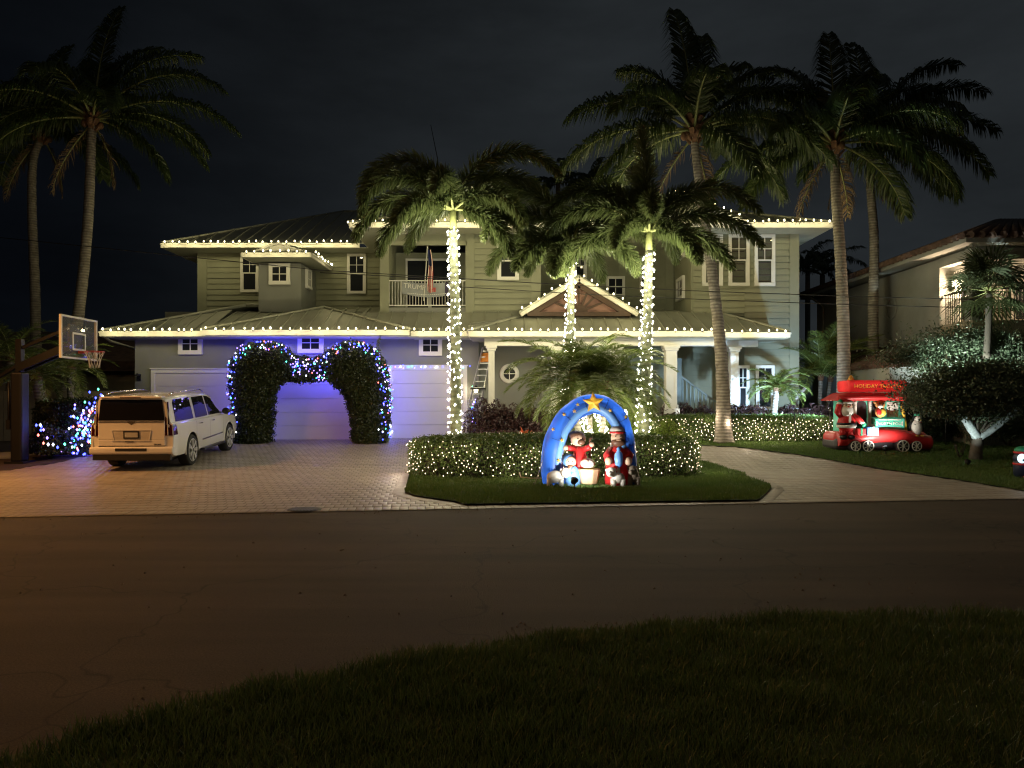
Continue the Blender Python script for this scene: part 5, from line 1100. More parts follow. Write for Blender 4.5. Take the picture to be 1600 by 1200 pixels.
for (x, lab) in ((13.86, 'lit lantern at the near end of the neighbour loggia'), (16.95, 'lit lantern at the frame edge of the neighbour loggia')):
    z = zF+1.15 if x < 15 else zF+1.2; t = thing('wall_lantern', lab, 'wall lamp', (x, 24.2, z), 'lanterns on the neighbour loggia'); m = MB(); m.b2((x-.05, 24.18, z), (x+.05, 24.24, z+.3)); m.bar((x, 24.2, z+.28), (x, 24.02, z+.3), .02, .02); m.lathe((x, 24.02, z), [(.02, .34), (.11, .26), (.1, .24), (0, .24)], 8); m.build('bracket', M['black'], t)
    MB().lathe((x, 24.02, z), [(.04, 0), (.08, .05), (.09, .23), (.0, .24)], 8).build('globe', M['bwarm'], t); pl((x, 23.85, z+.1), (1, .72, .45), 190, .08, t)
# round wall relief and lower porch roof
m = MB(); m.tube([(XN-.02, 27.3+.36*math.cos(a), 4.95+.36*math.sin(a)) for a in np.linspace(0, 2*PI, 25)], .035, 6, cap=False)
for i in range(8): a = i*PI/4; m.ell((XN-.01, 27.3+.36*math.cos(a), 4.95+.36*math.sin(a)), (.03, .07, .07), 6, 4)
m.build('wall_medallion', M['stuccoR'], NH)
m = MB(); m.tube([(XN-.5, 33.5, zE), (XN-.2, 33.2, zE-.35), (XN-.05, 33.2, zE-.5), (XN-.05, 33.2, 1)], .05, 6); m.build('gutter_pipe', M['stuccoR'], NH)
tiles((XN-2.2, 31, 2.75), (XN-1.9, 23.4, 2.75), (XN, 23.4, 3.55), (XN, 31, 3.55), 30, M['tile'], Rn)
MB().b2((XN-1.9, 23.6, .3), (XN-.001, 30.9, 2.72)).build('wall', M['stuccoR'], NH)
MB().b2((XN-1.6, 23.54, .3), (XN-.8, 23.599, 2.2)).build('garden_door', M['dark'], NH)
# left neighbour
LH = thing('neighbour_house', 'dim low house with dark roof, far left beyond the hoop', 'house', (-19, 31, .5))
MB().b2((-40, 30, .2), (-14.3, 40, 3.1)).build('wall', M['tan'], LH); m = MB(); m.prism([(-41, 29.2, 3.05), (-13.6, 29.2, 3.05), (-15.5, 34, 4.6), (-41, 34, 4.6)], EZ, .12); m.b2((-41, 29.15, 2.8), (-13.6, 29.25, 3.1)); m.build('roof', M['tile'], LH, fixn=True)
fn = thing('garden_fence', 'pale boarded gate and fence at the far left', 'fence', (-17, 24, .3))
for i in range(26): x = -20.2+i*.32; MB().b2((x, 25.2, .3), (x+.30, 25.24, 2.0)).build('fence_board', M['tan'], fn)
MB().b2((-20.2, 25.245, 1.7), (-11.9-.1, 25.3, 1.8)).build('fence_rail', M['tan'], fn)
# bright boulder edging by the hoop
for i, (a, b, r) in enumerate(((12, 716, .3), (42, 712, .22), (100, 704, .2), (130, 700, .2), (148, 697, .18))):
    x, y = G(a, b); q = MB(); q.ell((x, y, gz(x, y)+.03), (r*1.5, r, r*.45), 9, 6)
    for k_ in range(len(q.v)): v = q.v[k_]; q.v[k_] = (v[0]*1+.03*math.sin(v[1]*40), v[1], v[2]+.02*math.sin(v[0]*31))
    tag(q.build('edging_stone', M['stucco']), ['pale flat stone at the left frame edge', 'pale stone at the foot of the hoop post', 'pale stone below the round bush', 'pale stone under the blue-lit hedge', 'pale stone nearest the vehicle bumper'][i], 'stone', 'flat edging stones of the left bed')

# ================================================================== BASKETBALL HOOP
YH = 19.8; hb = (P(31, 0, YH)[0], YH, gz(-12, YH))
t = thing('basketball_hoop', 'in-ground basketball hoop on a padded black post with clear backboard', 'basketball hoop', hb)
x, y, z0 = hb
m = MB(); m.box((x, y, z0+1.2), (.30, .34, 2.3)); bevel(m.build('post_pad', M['black'], t), .05, 3)
m = MB(); m.box((x, y, z0+1.6), (.15, .15, 3.2)); m.box((x, y, z0+.03), (.5, .5, .06)); m.build('post', M['black'], t)
bz0 = z0+2.68; bz1 = z0+3.76; xb = -11.15; y0b, y1b = 18.95, 20.6; ymid = (y0b+y1b)/2
MB().bar((x, y-.12, z0+2.45), (xb-.15, ymid-.12, bz0+.35), .07, .2).build('support_arm', M['black'], t); MB().bar((x, y+.12, z0+2.45), (xb-.15, ymid+.12, bz0+.35), .07, .2).build('support_arm', M['black'], t)
MB().bar((x, y, z0+2.95), (xb-.15, ymid, bz0+.85), .07, .08).build('support_arm', M['black'], t); MB().box((xb-.12, ymid, bz0+.55), (.06, .5, .7)).build('mount_plate', M['black'], t)
# crank and cylinder
m = MB(); m.tube([(x-.28, y, z0+.9), (x-.28, y, z0+2.1)], .035, 8); m.bar((x-.6, y, z0+2.2), (x, y, z0+2.55), .08, .08); m.box((x-.28, y, z0+1.0), (.1, .1, .25)); m.build('lift_cylinder', M['black'], t)
fr = MB(); w_ = .045
fr.b2((xb-.03, y0b, bz0), (xb+.03, y0b+w_, bz1)); fr.b2((xb-.03, y1b-w_, bz0), (xb+.03, y1b, bz1)); fr.b2((xb-.03, y0b+w_, bz0), (xb+.03, y1b-w_, bz0+w_)); fr.b2((xb-.03, y0b+w_, bz1-w_), (xb+.03, y1b-w_, bz1)); bb = fr.build('backboard_frame', M['trim'], t)
clear = glassmat('clear_board', (.3, .32, .33), .03, .82); MB().b2((xb-.006, y0b+w_, bz0+w_), (xb+.006, y1b-w_, bz1-w_)).build('pane', clear, bb)
q = MB(); s0, s1, h0, h1 = ymid-.3, ymid+.3, bz0+.22, bz0+.68
q.b2((xb+.008, s0, h0), (xb+.012, s0+.05, h1)); q.b2((xb+.008, s1-.05, h0), (xb+.012, s1, h1)); q.b2((xb+.008, s0+.05, h0), (xb+.012, s1-.05, h0+.05)); q.b2((xb+.008, s0+.05, h1-.05), (xb+.012, s1-.05, h1)); q.build('target_square', M['trim'], bb)
rimm = mat('rim_red', (.42, .05, .03), .4); rc = Vector((xb+.40, ymid, bz0+.20)); q = MB(); q.tube([rc+Vector((.23*math.cos(a), .23*math.sin(a), 0)) for a in np.linspace(0, 2*PI, 25)], .012, 6); q.bar((xb+.02, ymid, rc.z-.02), (xb+.19, ymid, rc.z-.02), .16, .06); rim = q.build('rim', rimm, t)
q = MB(); netm = mat('net_cord', (.62, .60, .55), .8)
for i in range(12):
    for s in (1, -1):
        pts = []
        for k in range(7):
            f = k/6; a = 2*PI*(i+s*f*1.5)/12; r = .23*(1-f)+.12*f-.03*math.sin(f*PI); pts.append(rc+Vector((r*math.cos(a), r*math.sin(a), -.42*f)))
        q.tube(pts, .007, 3, cap=False)
q.build('net', netm, rim)
m4 = Matrix.Translation((x+.52, y-.26, z0+2.78)) @ Matrix.Rotation(math.atan2(bz0+.35-z0-2.45, xb-.15-x)*-1, 4, 'Y') @ Matrix.Rotation(PI/2, 4, 'X')
# ================================================================== VEHICLE
wx0, wy0 = G(292, 727); wx1, wy1 = G(354, 703)
hd = math.atan2(-(wx1-wx0), wy1-wy0)                       # heading, left of straight ahead
S = thing('parked_vehicle', 'long white SUV parked in the drive, seen from behind', 'car', (0, 0, 0), local=True)
TW = .86; WB = 3.30
# local frame: +y forward, rear axle at y=0; right wheel contact at (TW+.13)
cwx = wx0+.16-math.cos(hd)*(TW+.12); cwy = wy0-math.sin(hd)*(TW+.12)
slope_a = math.atan2(gz(wx1, wy1)-gz(wx0, wy0), WB); S.location = (cwx, cwy, gz(wx0, wy0)+.0); S.rotation_euler = (slope_a, 0, hd); S.scale = (.95, .97, .95)
paint = mat('white_paint', (.68, .67, .65), .22, var=.01, coat=.8, spec=.6); alloy = mat('alloy_wheel', (.55, .55, .56), .35, .3, var=.02); chrome = mat('chrome', (.7, .7, .7), .12, 1.0, var=.02); blackp = mat('black_trim', (.015, .015, .016), .45); tyre = mat('tyre_rubber', (.018, .018, .018), .85, bump=.4); carglass = glassmat('car_glass', (.008, .008, .01), .02); lampr = mat('tail_lamp', (.045, .003, .003), .12, var=.02, coat=1); lampc = mat('lamp_lens', (.5, .48, .42), .1, var=.02, coat=1); plate = mat('number_plate', (.40, .40, .38), .5, var=.1); seam = mat('panel_gap', (.04, .04, .04), .8)
# stations: y, half width at sill, belt, roof-rail, z bottom, z belt, z roof (roof None = bonnet)
ST = [(-1.27, .93, .90, .78, .46, 1.18, 1.20), (-1.25, .99, .98, .80, .40, 1.22, 1.84), (-1.17, 1.01, 1.00, .82, .36, 1.22, 1.89), (-.95, 1.02, 1.02, .84, .34, 1.20, 1.895), (-.3, 1.02, 1.03, .845, .33, 1.20, 1.91), (.8, 1.02, 1.03, .85, .32, 1.19, 1.91), (1.7, 1.02, 1.03, .84, .32, 1.18, 1.88), (2.15, 1.02, 1.03, .82, .32, 1.175, 1.80), (2.55, 1.02, 1.03, .80, .32, 1.17, 1.55), (2.95, 1.02, 1.02, .84, .32, 1.165, 1.24), (3.1, 1.02, 1.01, .86, .33, 1.15, 1.19), (3.9, 1.0, .99, .84, .36, 1.08, 1.13), (4.25, .96, .94, .78, .42, .98, 1.04), (4.38, .86, .84, .7, .5, .8, .86)]
def sect(s):
    y, ws, wb, wr, zb, zl_, zr = s; zm = zb+(zl_-zb)*.45
    h = [(0, zb), (ws*.85, zb), (ws-.02, zb+.05), (ws, zb+.18), (ws+.012, zm), (wb+.004, zl_-.10), (wb-.012, zl_-.01), (wb-.05, zl_+.02)]
    g = zr-zl_; h += [(wb-.05-(wb-.05-wr)*.5, zl_+g*.5), (wr, zr-min(.07, g*.25)), (wr-.06, zr-min(.02, g*.1)), (wr*.55, zr+.005), (0, zr+.012)]
    return [(x, y, z) for x, z in h]
secs = [sect(s) for s in ST]; nh = len(secs[0]); V = []; Fs = []
for s in secs: V += s+[(-x, y, z) for x, y, z in s[1:-1]][::-1]
nn_ = nh*2-2
for i in range(len(secs)-1):
    for k in range(nn_): Fs.append((i*nn_+k, i*nn_+(k+1) % nn_, (i+1)*nn_+(k+1) % nn_, (i+1)*nn_+k))
Fs.append(tuple(range(nn_))); Fs.append(tuple(reversed(range((len(secs)-1)*nn_, len(secs)*nn_))))
mb = MB(); mb.add(V, Fs, 0, True); body = mb.build('body', [paint, blackp], None, fixn=True)
cut = MB()
for yy in (0, WB):
    for s in (-1, 1): cut.lathe((s*.95, yy, .42), [(.485, -.22), (.485, .3)], 40, axis='x', mi=1)
cuto = cut.build('cut', [paint, blackp], None, fixn=True)
mod = body.modifiers.new('b', 'BOOLEAN'); mod.object = cuto; mod.operation = 'DIFFERENCE'; mod.solver = 'EXACT'
dg = bpy.context.evaluated_depsgraph_get(); me = bpy.data.meshes.new_from_object(body.evaluated_get(dg)); bpy.data.objects.remove(body); bpy.data.objects.remove(cuto)
body = bpy.data.objects.new('body', me); C.objects.link(body); body.parent = S
try: me.set_sharp_from_angle(angle=math.radians(32))
except Exception: pass
def side_x(y, z):                                          # outer half width of the body side
    for a, b in zip(ST, ST[1:]):
        if a[0] <= y <= b[0]:
            f = (y-a[0])/(b[0]-a[0]); A = sect(a); B = sect(b); pr = [(A[i][0]*(1-f)+B[i][0]*f, A[i][2]*(1-f)+B[i][2]*f) for i in range(nh)]
            pr = pr[2:-1]
            for (xa, za), (xb_, zb_) in zip(pr, pr[1:]):
                if za <= z <= zb_ or zb_ <= z <= za: return xa+(xb_-xa)*((z-za)/(zb_-za+1e-9))
    return .9
def side_panel(name, outline, s, off, mt, parent=S, th=.012):
    """polygon of (y, z) wrapped on the side"""
    import bmesh
    bm = bmesh.new(); vs = [bm.verts.new((0, y, z)) for y, z in outline]; bm.faces.new(vs)
    zs = [z for _, z in outline]; ys = [y for y, _ in outline]
    for z in np.arange(min(zs)+.08, max(zs), .08): bmesh.ops.bisect_plane(bm, geom=bm.verts[:]+bm.edges[:]+bm.faces[:], plane_co=(0, 0, z), plane_no=(0, 0, 1))
    for y in np.arange(min(ys)+.2, max(ys), .2): bmesh.ops.bisect_plane(bm, geom=bm.verts[:]+bm.edges[:]+bm.faces[:], plane_co=(0, y, 0), plane_no=(0, 1, 0))
    bmesh.ops.triangulate(bm, faces=bm.faces[:])
    for v in bm.verts: v.co.x = s*(side_x(v.co.y, v.co.z)+off)
    me = bpy.data.meshes.new(name); bm.to_mesh(me); bm.free(); return link(name, me, mt, parent)
for s in (1, -1):
    side_panel('side_window', [(-1.02, 1.25), (-.98, 1.72), (-.9, 1.80), (.22, 1.81), (.24, 1.24)], s, .006, carglass)
    side_panel('side_window', [(.40, 1.24), (.40, 1.80), (1.32, 1.80), (1.40, 1.24)], s, .006, carglass); side_panel('side_window', [(1.48, 1.24), (1.42, 1.79), (1.72, 1.765), (2.05, 1.68), (2.62, 1.26), (2.62, 1.23)], s, .006, carglass)
    for y in (.33, 1.44, 2.66): side_panel('door_seam', [(y-.005, .55), (y-.005, 1.22), (y+.005, 1.22), (y+.005, .55)], s, .004, seam)
    side_panel('side_moulding', [(.75, .60), (.75, .635), (2.55, .665), (2.55, .625)], s, .018, chrome)
    for y in (.62, 1.62):
        x = side_x(y, 1.08); MB().box((s*(x+.03), y, 1.09), (.03, .2, .035)).build('door_handle', chrome, S)
    m = MB(); m.box((s*1.03, 1.65, .36), (.16, 1.9, .05)); m.build('running_board', blackp, S)
    m = MB(); m.tube([(s*.76, -.85, 1.93), (s*.775, -.6, 1.97), (s*.775, 1.4, 1.965), (s*.76, 1.65, 1.91)], .02, 6); m.build('roof_rail', chrome, S)
    m = MB(); m.ell((s*1.16, 2.52, 1.29), (.12, .07, .10), 10, 7); m.box((s*1.04, 2.54, 1.25), (.12, .05, .04)); m.build('wing_mirror', blackp, S)
    # arch lips and wheels
    for yy in (0, WB):
        m = MB(); m.tube([(s*1.018, yy+.49*math.cos(a), .42+.49*math.sin(a)) for a in np.linspace(-.15, PI+.15, 22)], .018, 5); m.build('arch_lip', paint, S)
        w = MB(); w.lathe((s*.90, yy, .415), [(.30, -.13), (.385, -.135), (.41, -.11), (.418, -.06), (.418, .06), (.41, .11), (.385, .135), (.30, .13)], 36, axis='x'); wh = w.build('wheel', tyre, S)
        r = MB(); o_ = s*.13; r.lathe((s*.90, yy, .415), [(.305, -o_*.3), (.305, o_*1.03), (.285, o_*1.03), (.28, o_*.3)], 32, axis='x')
        for k in range(7):
            a = 2*PI*k/7
            for d_ in (-.09, .09):
                r.bar((s*1.02, yy+.05*math.cos(a), .415+.05*math.sin(a)), (s*1.035, yy+.285*math.cos(a+d_), .415+.285*math.sin(a+d_)), .045, .05)
        r.lathe((s*.995, yy, .415), [(.0, -s*.02), (.065, -s*.02), (.06, s*.03), (0, s*.03)], 14, axis='x'); r.build('rim', alloy, wh, fixn=True)
        d_ = MB(); d_.lathe((s*.93, yy, .415), [(.0, 0), (.275, 0), (.275, .012), (0, .012)], 24, axis='x'); d_.build('brake_disc', blackp, wh)
    # tail lamps: tall vertical
    m = MB(); m.add([(s*.80, -1.285, .92), (s*.97, -1.262, .92), (s*1.012, -1.16, .94), (s*.99, -1.13, 1.27), (s*.885, -1.215, 1.30), (s*.845, -1.225, 1.72), (s*.785, -1.25, 1.72), (s*.79, -1.278, 1.30)], [(0, 1, 6+0, 7)], 0)
    m = MB(); rp = [(s*.80, -1.29, .92), (s*.975, -1.272, .92), (s*.955, -1.262, 1.18), (s*.90, -1.262, 1.22), (s*.862, -1.235, 1.76), (s*.80, -1.245, 1.76)]; m.prism(rp, (0, 1, 0), .05); m.build('tail_lamp', lampr, S, fixn=True)
    m = MB(); m.bar((s*.872, -1.292, .93), (s*.833, -1.25, 1.76), .018, .014); m.build('lamp_strip', lampc, S)
    side_panel('tail_lamp', [(-1.245, .93), (-1.245, 1.19), (-1.10, 1.19), (-1.05, .93)], s, .008, lampr)
# rear face pieces
m = MB(); m.add([(-.79, -1.284, 1.30), (.79, -1.284, 1.30), (.735, -1.262, 1.815), (-.735, -1.262, 1.815), (-.79, -1.22, 1.30), (.79, -1.22, 1.30), (.735, -1.2, 1.815), (-.735, -1.2, 1.815)], [(0, 1, 2, 3), (7, 6, 5, 4), (4, 5, 1, 0), (3, 2, 6, 7), (0, 3, 7, 4), (1, 5, 6, 2)]); m.build('rear_window', carglass, S)
m = MB(); m.box((0, -1.275, 1.05), (1.60, .05, .46)); m.box((0, -1.275, .745), (1.60, .05, .15)); tg = bevel(m.build('tailgate', paint, S), .015, 3)
m = MB(); m.box((0, -1.302, 1.268), (1.58, .02, .022)); m.build('chrome_strip', chrome, tg); 
m = MB(); m.prism([(-.11, -1.306, 1.26), (0, -1.306, 1.19), (.11, -1.306, 1.26), (.09, -1.306, 1.285), (-.09, -1.306, 1.285)], (0, 1, 0), .02); m.build('badge_crest', chrome, tg, fixn=True)
m = MB(); m.box((0, -1.302, .93), (.92, .006, .25)); m.build('plate_recess', mat('recess_shade', (.50, .48, .45), .4), tg); m = MB(); m.box((0, -1.307, 1.062), (.94, .02, .016)); m.box((0, -1.307, .80), (.94, .02, .016)); m.bar((.47, -1.307, 1.06), (.42, -1.307, .80), .02, .016); m.bar((-.47, -1.307, 1.06), (-.42, -1.307, .80), .02, .016); m.build('recess_edge', paint, tg)  # flat panel; recess shade put into a duller copy of the paint
m = MB(); m.box((0, -1.313, .945), (.38, .014, .185)); m.build('plate_frame', blackp, S); m = MB(); m.box((0, -1.322, .945), (.31, .006, .12)); m.build('number_plate', plate, S)
m = MB(); m.box((-.05, -1.312, .775), (.2, .01, .02)); m.build('gate_release', seam, tg)
text('TRUMP', .055, blackp, tg, Matrix.Translation((.62, -1.304, .70)) @ Matrix.Rotation(PI/2, 4, 'X'))
m = MB(); m.b2((-.8, -1.29, .652), (.8, -1.2, .672)); m.build('gate_gap', seam, S)
m = MB(); m.prism([(-1.0, -1.20, .44), (-1.0, -1.33, .46), (-1.0, -1.36, .50), (-1.0, -1.36, .61), (-1.0, -1.33, .65), (-1.0, -1.15, .65)], (2.0, 0, 0), 1); bp_ = bevel(m.build('bumper', paint, S, fixn=True), .05, 3)
m = MB(); m.box((0, -1.26, .385), (1.86, .14, .13)); m.build('bumper_valance', blackp, S); m = MB(); m.box((0, -1.361, .58), (.75, .012, .07)); m.build('bumper_step', blackp, S)
for s in (-1, 1):
    m = MB(); m.prism([(s*.99, -1.30, .50), (s*1.025, -1.1, .50), (s*1.025, -1.1, .88), (s*.985, -1.27, .88)], (-s*.06, 0, 0), 1); m.build('bumper_corner', paint, S, fixn=True)
m = MB(); m.box((0, -1.19, 1.87), (1.5, .26, .045)); m.build('roof_spoiler', paint, S); bevel(S.children[-1] if False else [c for c in S.children if c.name.startswith('roof_spoiler')][0], .02, 2); m = MB(); m.box((0, -1.325, 1.868), (.5, .012, .028)); m.build('brake_lamp', lampr, S)
m = MB(); m.box((.0, 1.6, .30), (1.4, 4.6, .16)); m.build('underbody', blackp, S); m = MB(); m.tube([(.75, .0, .42), (-.75, 0, .42)], .05, 8); m.build('axle', blackp, S)

# ================================================================== INFLATABLE NATIVITY
YN = 15.15; NX, NY = G(920, 761); YN = NY; s_ = F/YN; zb = .05
def L(px, py, dy=0): return ((px-CX)/s_, YN+dy, zb+(761-py)/s_)
N_ = thing('nativity_inflatable', 'blue inflatable arch with a gold star over nativity figures on the island lawn', 'inflatable', (L(920, 761)[0], YN, zb))
nyl = lambda n, c, **k: mat('nylon_'+n, c, .42, var=.05, vscale=4, bump=.5, bscale=6, trans=.30, **k)
nb = nyl('blue', (.03, .13, .52)); nlb = nyl('light_blue', (.16, .36, .72)); ny = nyl('yellow', (.85, .55, .08)); nr = nyl('red', (.62, .03, .03)); nw = nyl('white', (.78, .74, .66)); ns_ = nyl('skin', (.72, .48, .33)); nt_ = nyl('tan', (.62, .40, .24)); nbr = nyl('brown', (.15, .07, .04)); ngr = nyl('green', (.04, .36, .20)); nbk = nyl('black', (.015, .015, .017)); ngy = nyl('grey', (.26, .21, .16))
path = [L(866, 762), L(862, 725), L(868, 690), L(882, 662), L(902, 643), L(927, 635), L(950, 642), L(968, 662), L(977, 692), L(981, 725), L(981, 760)]
cp = crm(path, 4); rr = [.165+.02*math.sin(i*1.3) for i in range(len(cp))]; m = MB()
seg_ = [(.215-.055*i/len(cp)+.014*abs(math.sin(i*PI/5))) for i in range(len(cp))]; m.tube(cp, seg_, 14); ar = m.build('arch', nb, N_)
for p_ in cp[2::4]: pl((p_[0], YN, p_[2]), (.9, .95, 1), 6.0, .03, N_)
q = MB(); inner = [(p[0]+(L(922, 0)[0]-p[0])*.13, YN-.115, p[2]-.055) for p in cp[3:-3]]; q.tube(inner, .095, 8); q.build('arch_lining', nlb, N_)
for i in range(3, len(cp)-2, 5):
    a = Vector(cp[i]); tt = (Vector(cp[i+1])-Vector(cp[i-1])).normalized(); u = tt.cross(EY).normalized(); m = MB(); m.tube([a+(u*math.cos(b)*.182+Vector((0, 1, 0))*math.sin(b)*.225) for b in np.linspace(0, 2*PI, 15)], .005, 4, cap=False); m.build('seam', nbk, ar)
def star(c, r, y, th, mt, name, parent, rot=0):
    pts = []
    for k in range(10): a = PI/2+rot+k*PI/5; q = r*(1 if k % 2 == 0 else .45); pts.append((c[0]+q*math.cos(a), y, c[2]+q*math.sin(a)))
    m = MB(); k0 = len(pts); cf = (c[0], y-th, c[2]); m.add(pts+[cf, (c[0], y+th*.6, c[2])], [(i, (i+1) % k0, k0) for i in range(k0)]+[((i+1) % k0, i, k0+1) for i in range(k0)], 0, False); return m.build(name, mt, parent, fixn=True)
star(L(925, 633), .215, YN-.27, .08, ny, 'star', N_, .06); pl((L(925, 633)[0], YN-.24, L(925, 633)[2]), (1, .9, .6), .8, .02, N_)
pl(L(963, 735, -.1), (1, .9, .85), 4.5, .03, N_); pl(L(905, 735, .02), (1, .9, .85), 3.0, .03, N_); pl(L(893, 745, -.24), (1, .95, .9), 1.2, .03, N_)
for a, b in ((880, 651), (896, 646), (863, 674), (877, 691), (872, 722), (951, 645), (901, 636), (975, 655)): star(L(a, b), .045, YN-.235, .012, ny, 'small_star', ar, .2)
def fig(name, parts, parent): 
    root = None
    for nm, mt, mbf in parts:
        o = mbf.build(nm if root is not None else name, mt, parent if root is None else root); root = root or o
    return root
def E(px, py, rx, rz, dy=0, ry=None, **k): m = MB(); m.ell(L(px, py, dy), (rx/s_, (ry or rx)/s_, rz/s_), 16, 11, **k); return m
def eyes(px, py, dx=4, dy=-.1, r=1.2):
    m = MB(); 
    for s in (-1, 1): m.ell(L(px+s*dx, py, dy), (r/s_, .01, r/s_*1.1), 8, 6)
    return m
# robed man on the right
m = MB(); m.lathe(L(964, 760, -.12), [(.24, 0), (.26, .08), (.25, .32), (.21, .52), (.15, .68), (.07, .76)], 18)
rob = m.build('robed_figure', nr, N_)
mm = MB(); mm.lathe(L(969, 745, .04), [(.22, 0), (.25, .25), (.19, .55), (.13, .80)], 14); mm.build('mantle', nw, rob)
E(964, 688, 11, 13, -.14).build('head', ns_, rob); mb_ = MB(); mb_.ell(L(964, 694, -.2), (11.5/s_, 8/s_, 7/s_), 14, 9); mb_.build('beard', nbr, rob); E(964, 690.5, 4.5, 1.8, -.27, 2).build('moustache', ns_, rob)
E(963, 677, 11.5, 9, -.12).build('turban', nw, rob); mb_ = MB(); mb_.lathe(L(963, 679, -.12), [(.148, -.02), (.156, 0), (.148, .02)], 18); mb_.build('turban_band', nr, rob); eyes(963, 684.5, 4, -.275, 1.0).build('eye', nbk, rob)
for s, hx in ((-1, 947), (1, 977)): m = MB(); m.tube([L(964+s*10, 705, -.12), L(964+s*17, 715, -.22), L(hx, 722-2, -.34)], [.075, .085, .08], 10); m.build('sleeve', nr, rob); E(hx, 722, 6, 6.5, -.4).build('hand', ns_, rob)
m = MB(); m.lathe(L(962, 727, -.42), [(.02, -.06), (.07, .0), (.085, .1), (.075, .2), (.03, .27), (.045, .3), (.01, .34)], 14); m.build('blue_vase', nlb, rob)
m = MB(); m.box(L(962, 740, -.42), (.05, .05, .2)); m.build('sash', nw, rob)
# red-robed figure with raised arms behind the manger
m = MB(); m.lathe(L(906, 758, .02), [(.17, 0), (.19, .2), (.16, .42), (.11, .62), (.05, .70)], 14); r2 = m.build('kneeling_figure', nr, N_)
E(903, 690, 12, 11, -.05).build('head', ns_, r2); E(901, 684, 12.5, 8, -.02).build('hood', nbr, r2); E(907, 694, 6, 4.5, -.19, 3).build('beard', nbr, r2); eyes(905, 688.5, 3.5, -.20, 1.1).build('eye', nbk, r2)
m = MB(); m.tube([L(898, 705, -.03), L(890, 704, -.1), L(886, 703, -.14)], [.06, .06, .05], 8); m.tube([L(912, 706, -.03), L(918, 703, -.1), L(922, 700, -.14)], [.06, .06, .05], 8); m.build('sleeve', nr, r2); m = MB(); m.ell(L(883, 703, -.15), (.055, .05, .05)); m.ell(L(923, 698, -.15), (.05, .05, .05)); m.build('hand', ns_, r2)
m = MB(); m.tube([L(921, 718, -.1), L(921, 690, -.1), L(924, 687, -.1)], .022, 8); m.build('staff', nbr, r2)
# woman in blue
m = MB(); m.lathe(L(894, 761, -.24), [(.14, 0), (.15, .15), (.11, .32), (.05, .38)], 14); r3 = m.build('blue_robed_figure', nlb, N_); E(888, 723, 11, 11.5, -.22).build('hood', nlb, r3); E(890, 724, 8.5, 9, -.31, 6).build('head', ns_, r3); eyes(889, 722.5, 3, -.385, 1.0).build('eye', nbk, r3); E(889.5, 731, 5, 4, -.36, 3).build('hair', nbr, r3)
m = MB(); m.tube([L(890, 738, -.34), L(896, 733, -.42)], .05, 8); m.build('sleeve', nlb, r3)
# manger and child
m = MB(); m.lathe(L(918, 757, -.26), [(.155, 0), (.17, .03), (.215, .27), (.20, .285), (.0, .27)], 10, smooth=False); mg = m.build('manger', nt_, N_); m = MB(); m.ell(L(918, 735, -.26), (.19, .17, .03)); m.build('straw', ny, mg); E(916, 726, 11.5, 8, -.27).build('swaddling', nw, mg); E(912, 724, 5.5, 5, -.38, 4).build('head', ns_, mg)
# animals
def sheep(name, c, l, h, mt, head_dx, leg=nbk, y=-.35, hz=.0):
    x, yy, z = L(c[0], c[1], y); m = MB(); m.ell((x, yy, z+h*.55), (l*.5, .12, h*.32), 14, 9); o = m.build(name, mt, N_)
    hd_ = MB(); hd_.ell((x+head_dx, yy-.07, z+h*.78+hz), (.095, .09, .10), 12, 8); hd_.ell((x+head_dx+(.04 if head_dx > 0 else -.04), yy-.15, z+h*.72+hz), (.05, .05, .045), 10, 6); hd_.build('head', mt, o)
    e = MB(); e.ell((x+head_dx-.08, yy-.06, z+h*.9+hz), (.03, .02, .035), 8, 5); e.ell((x+head_dx+.08, yy-.06, z+h*.9+hz), (.03, .02, .035), 8, 5); e.build('ear', mt, o)
    k = MB(); 
    for s in (-1, 1): k.ell((x+head_dx+s*.035+.01, yy-.155, z+h*.83+hz), (.011, .008, .013), 6, 4)
    k.build('eye', nbk, o)
    for sx in (-1, 1):
        for sy in (-1, 1): q = MB(); q.tube([(x+sx*l*.33, yy+sy*.06, z+h*.5), (x+sx*l*.35, yy+sy*.06, z+.03)], [.05, .045], 8); q.ell((x+sx*l*.35, yy+sy*.06, z+.02), (.05, .05, .025), 8, 5, mi=1); q.build('leg', [mt, leg], o)
    return o
sheep('sheep', (866, 763), .33, .38, nw, .19); sheep('lamb', (961, 762), .26, .33, nw, -.14, y=-.42, hz=.04); sheep('donkey', (986, 763), .22, .42, ngy, -.03, y=-.3)
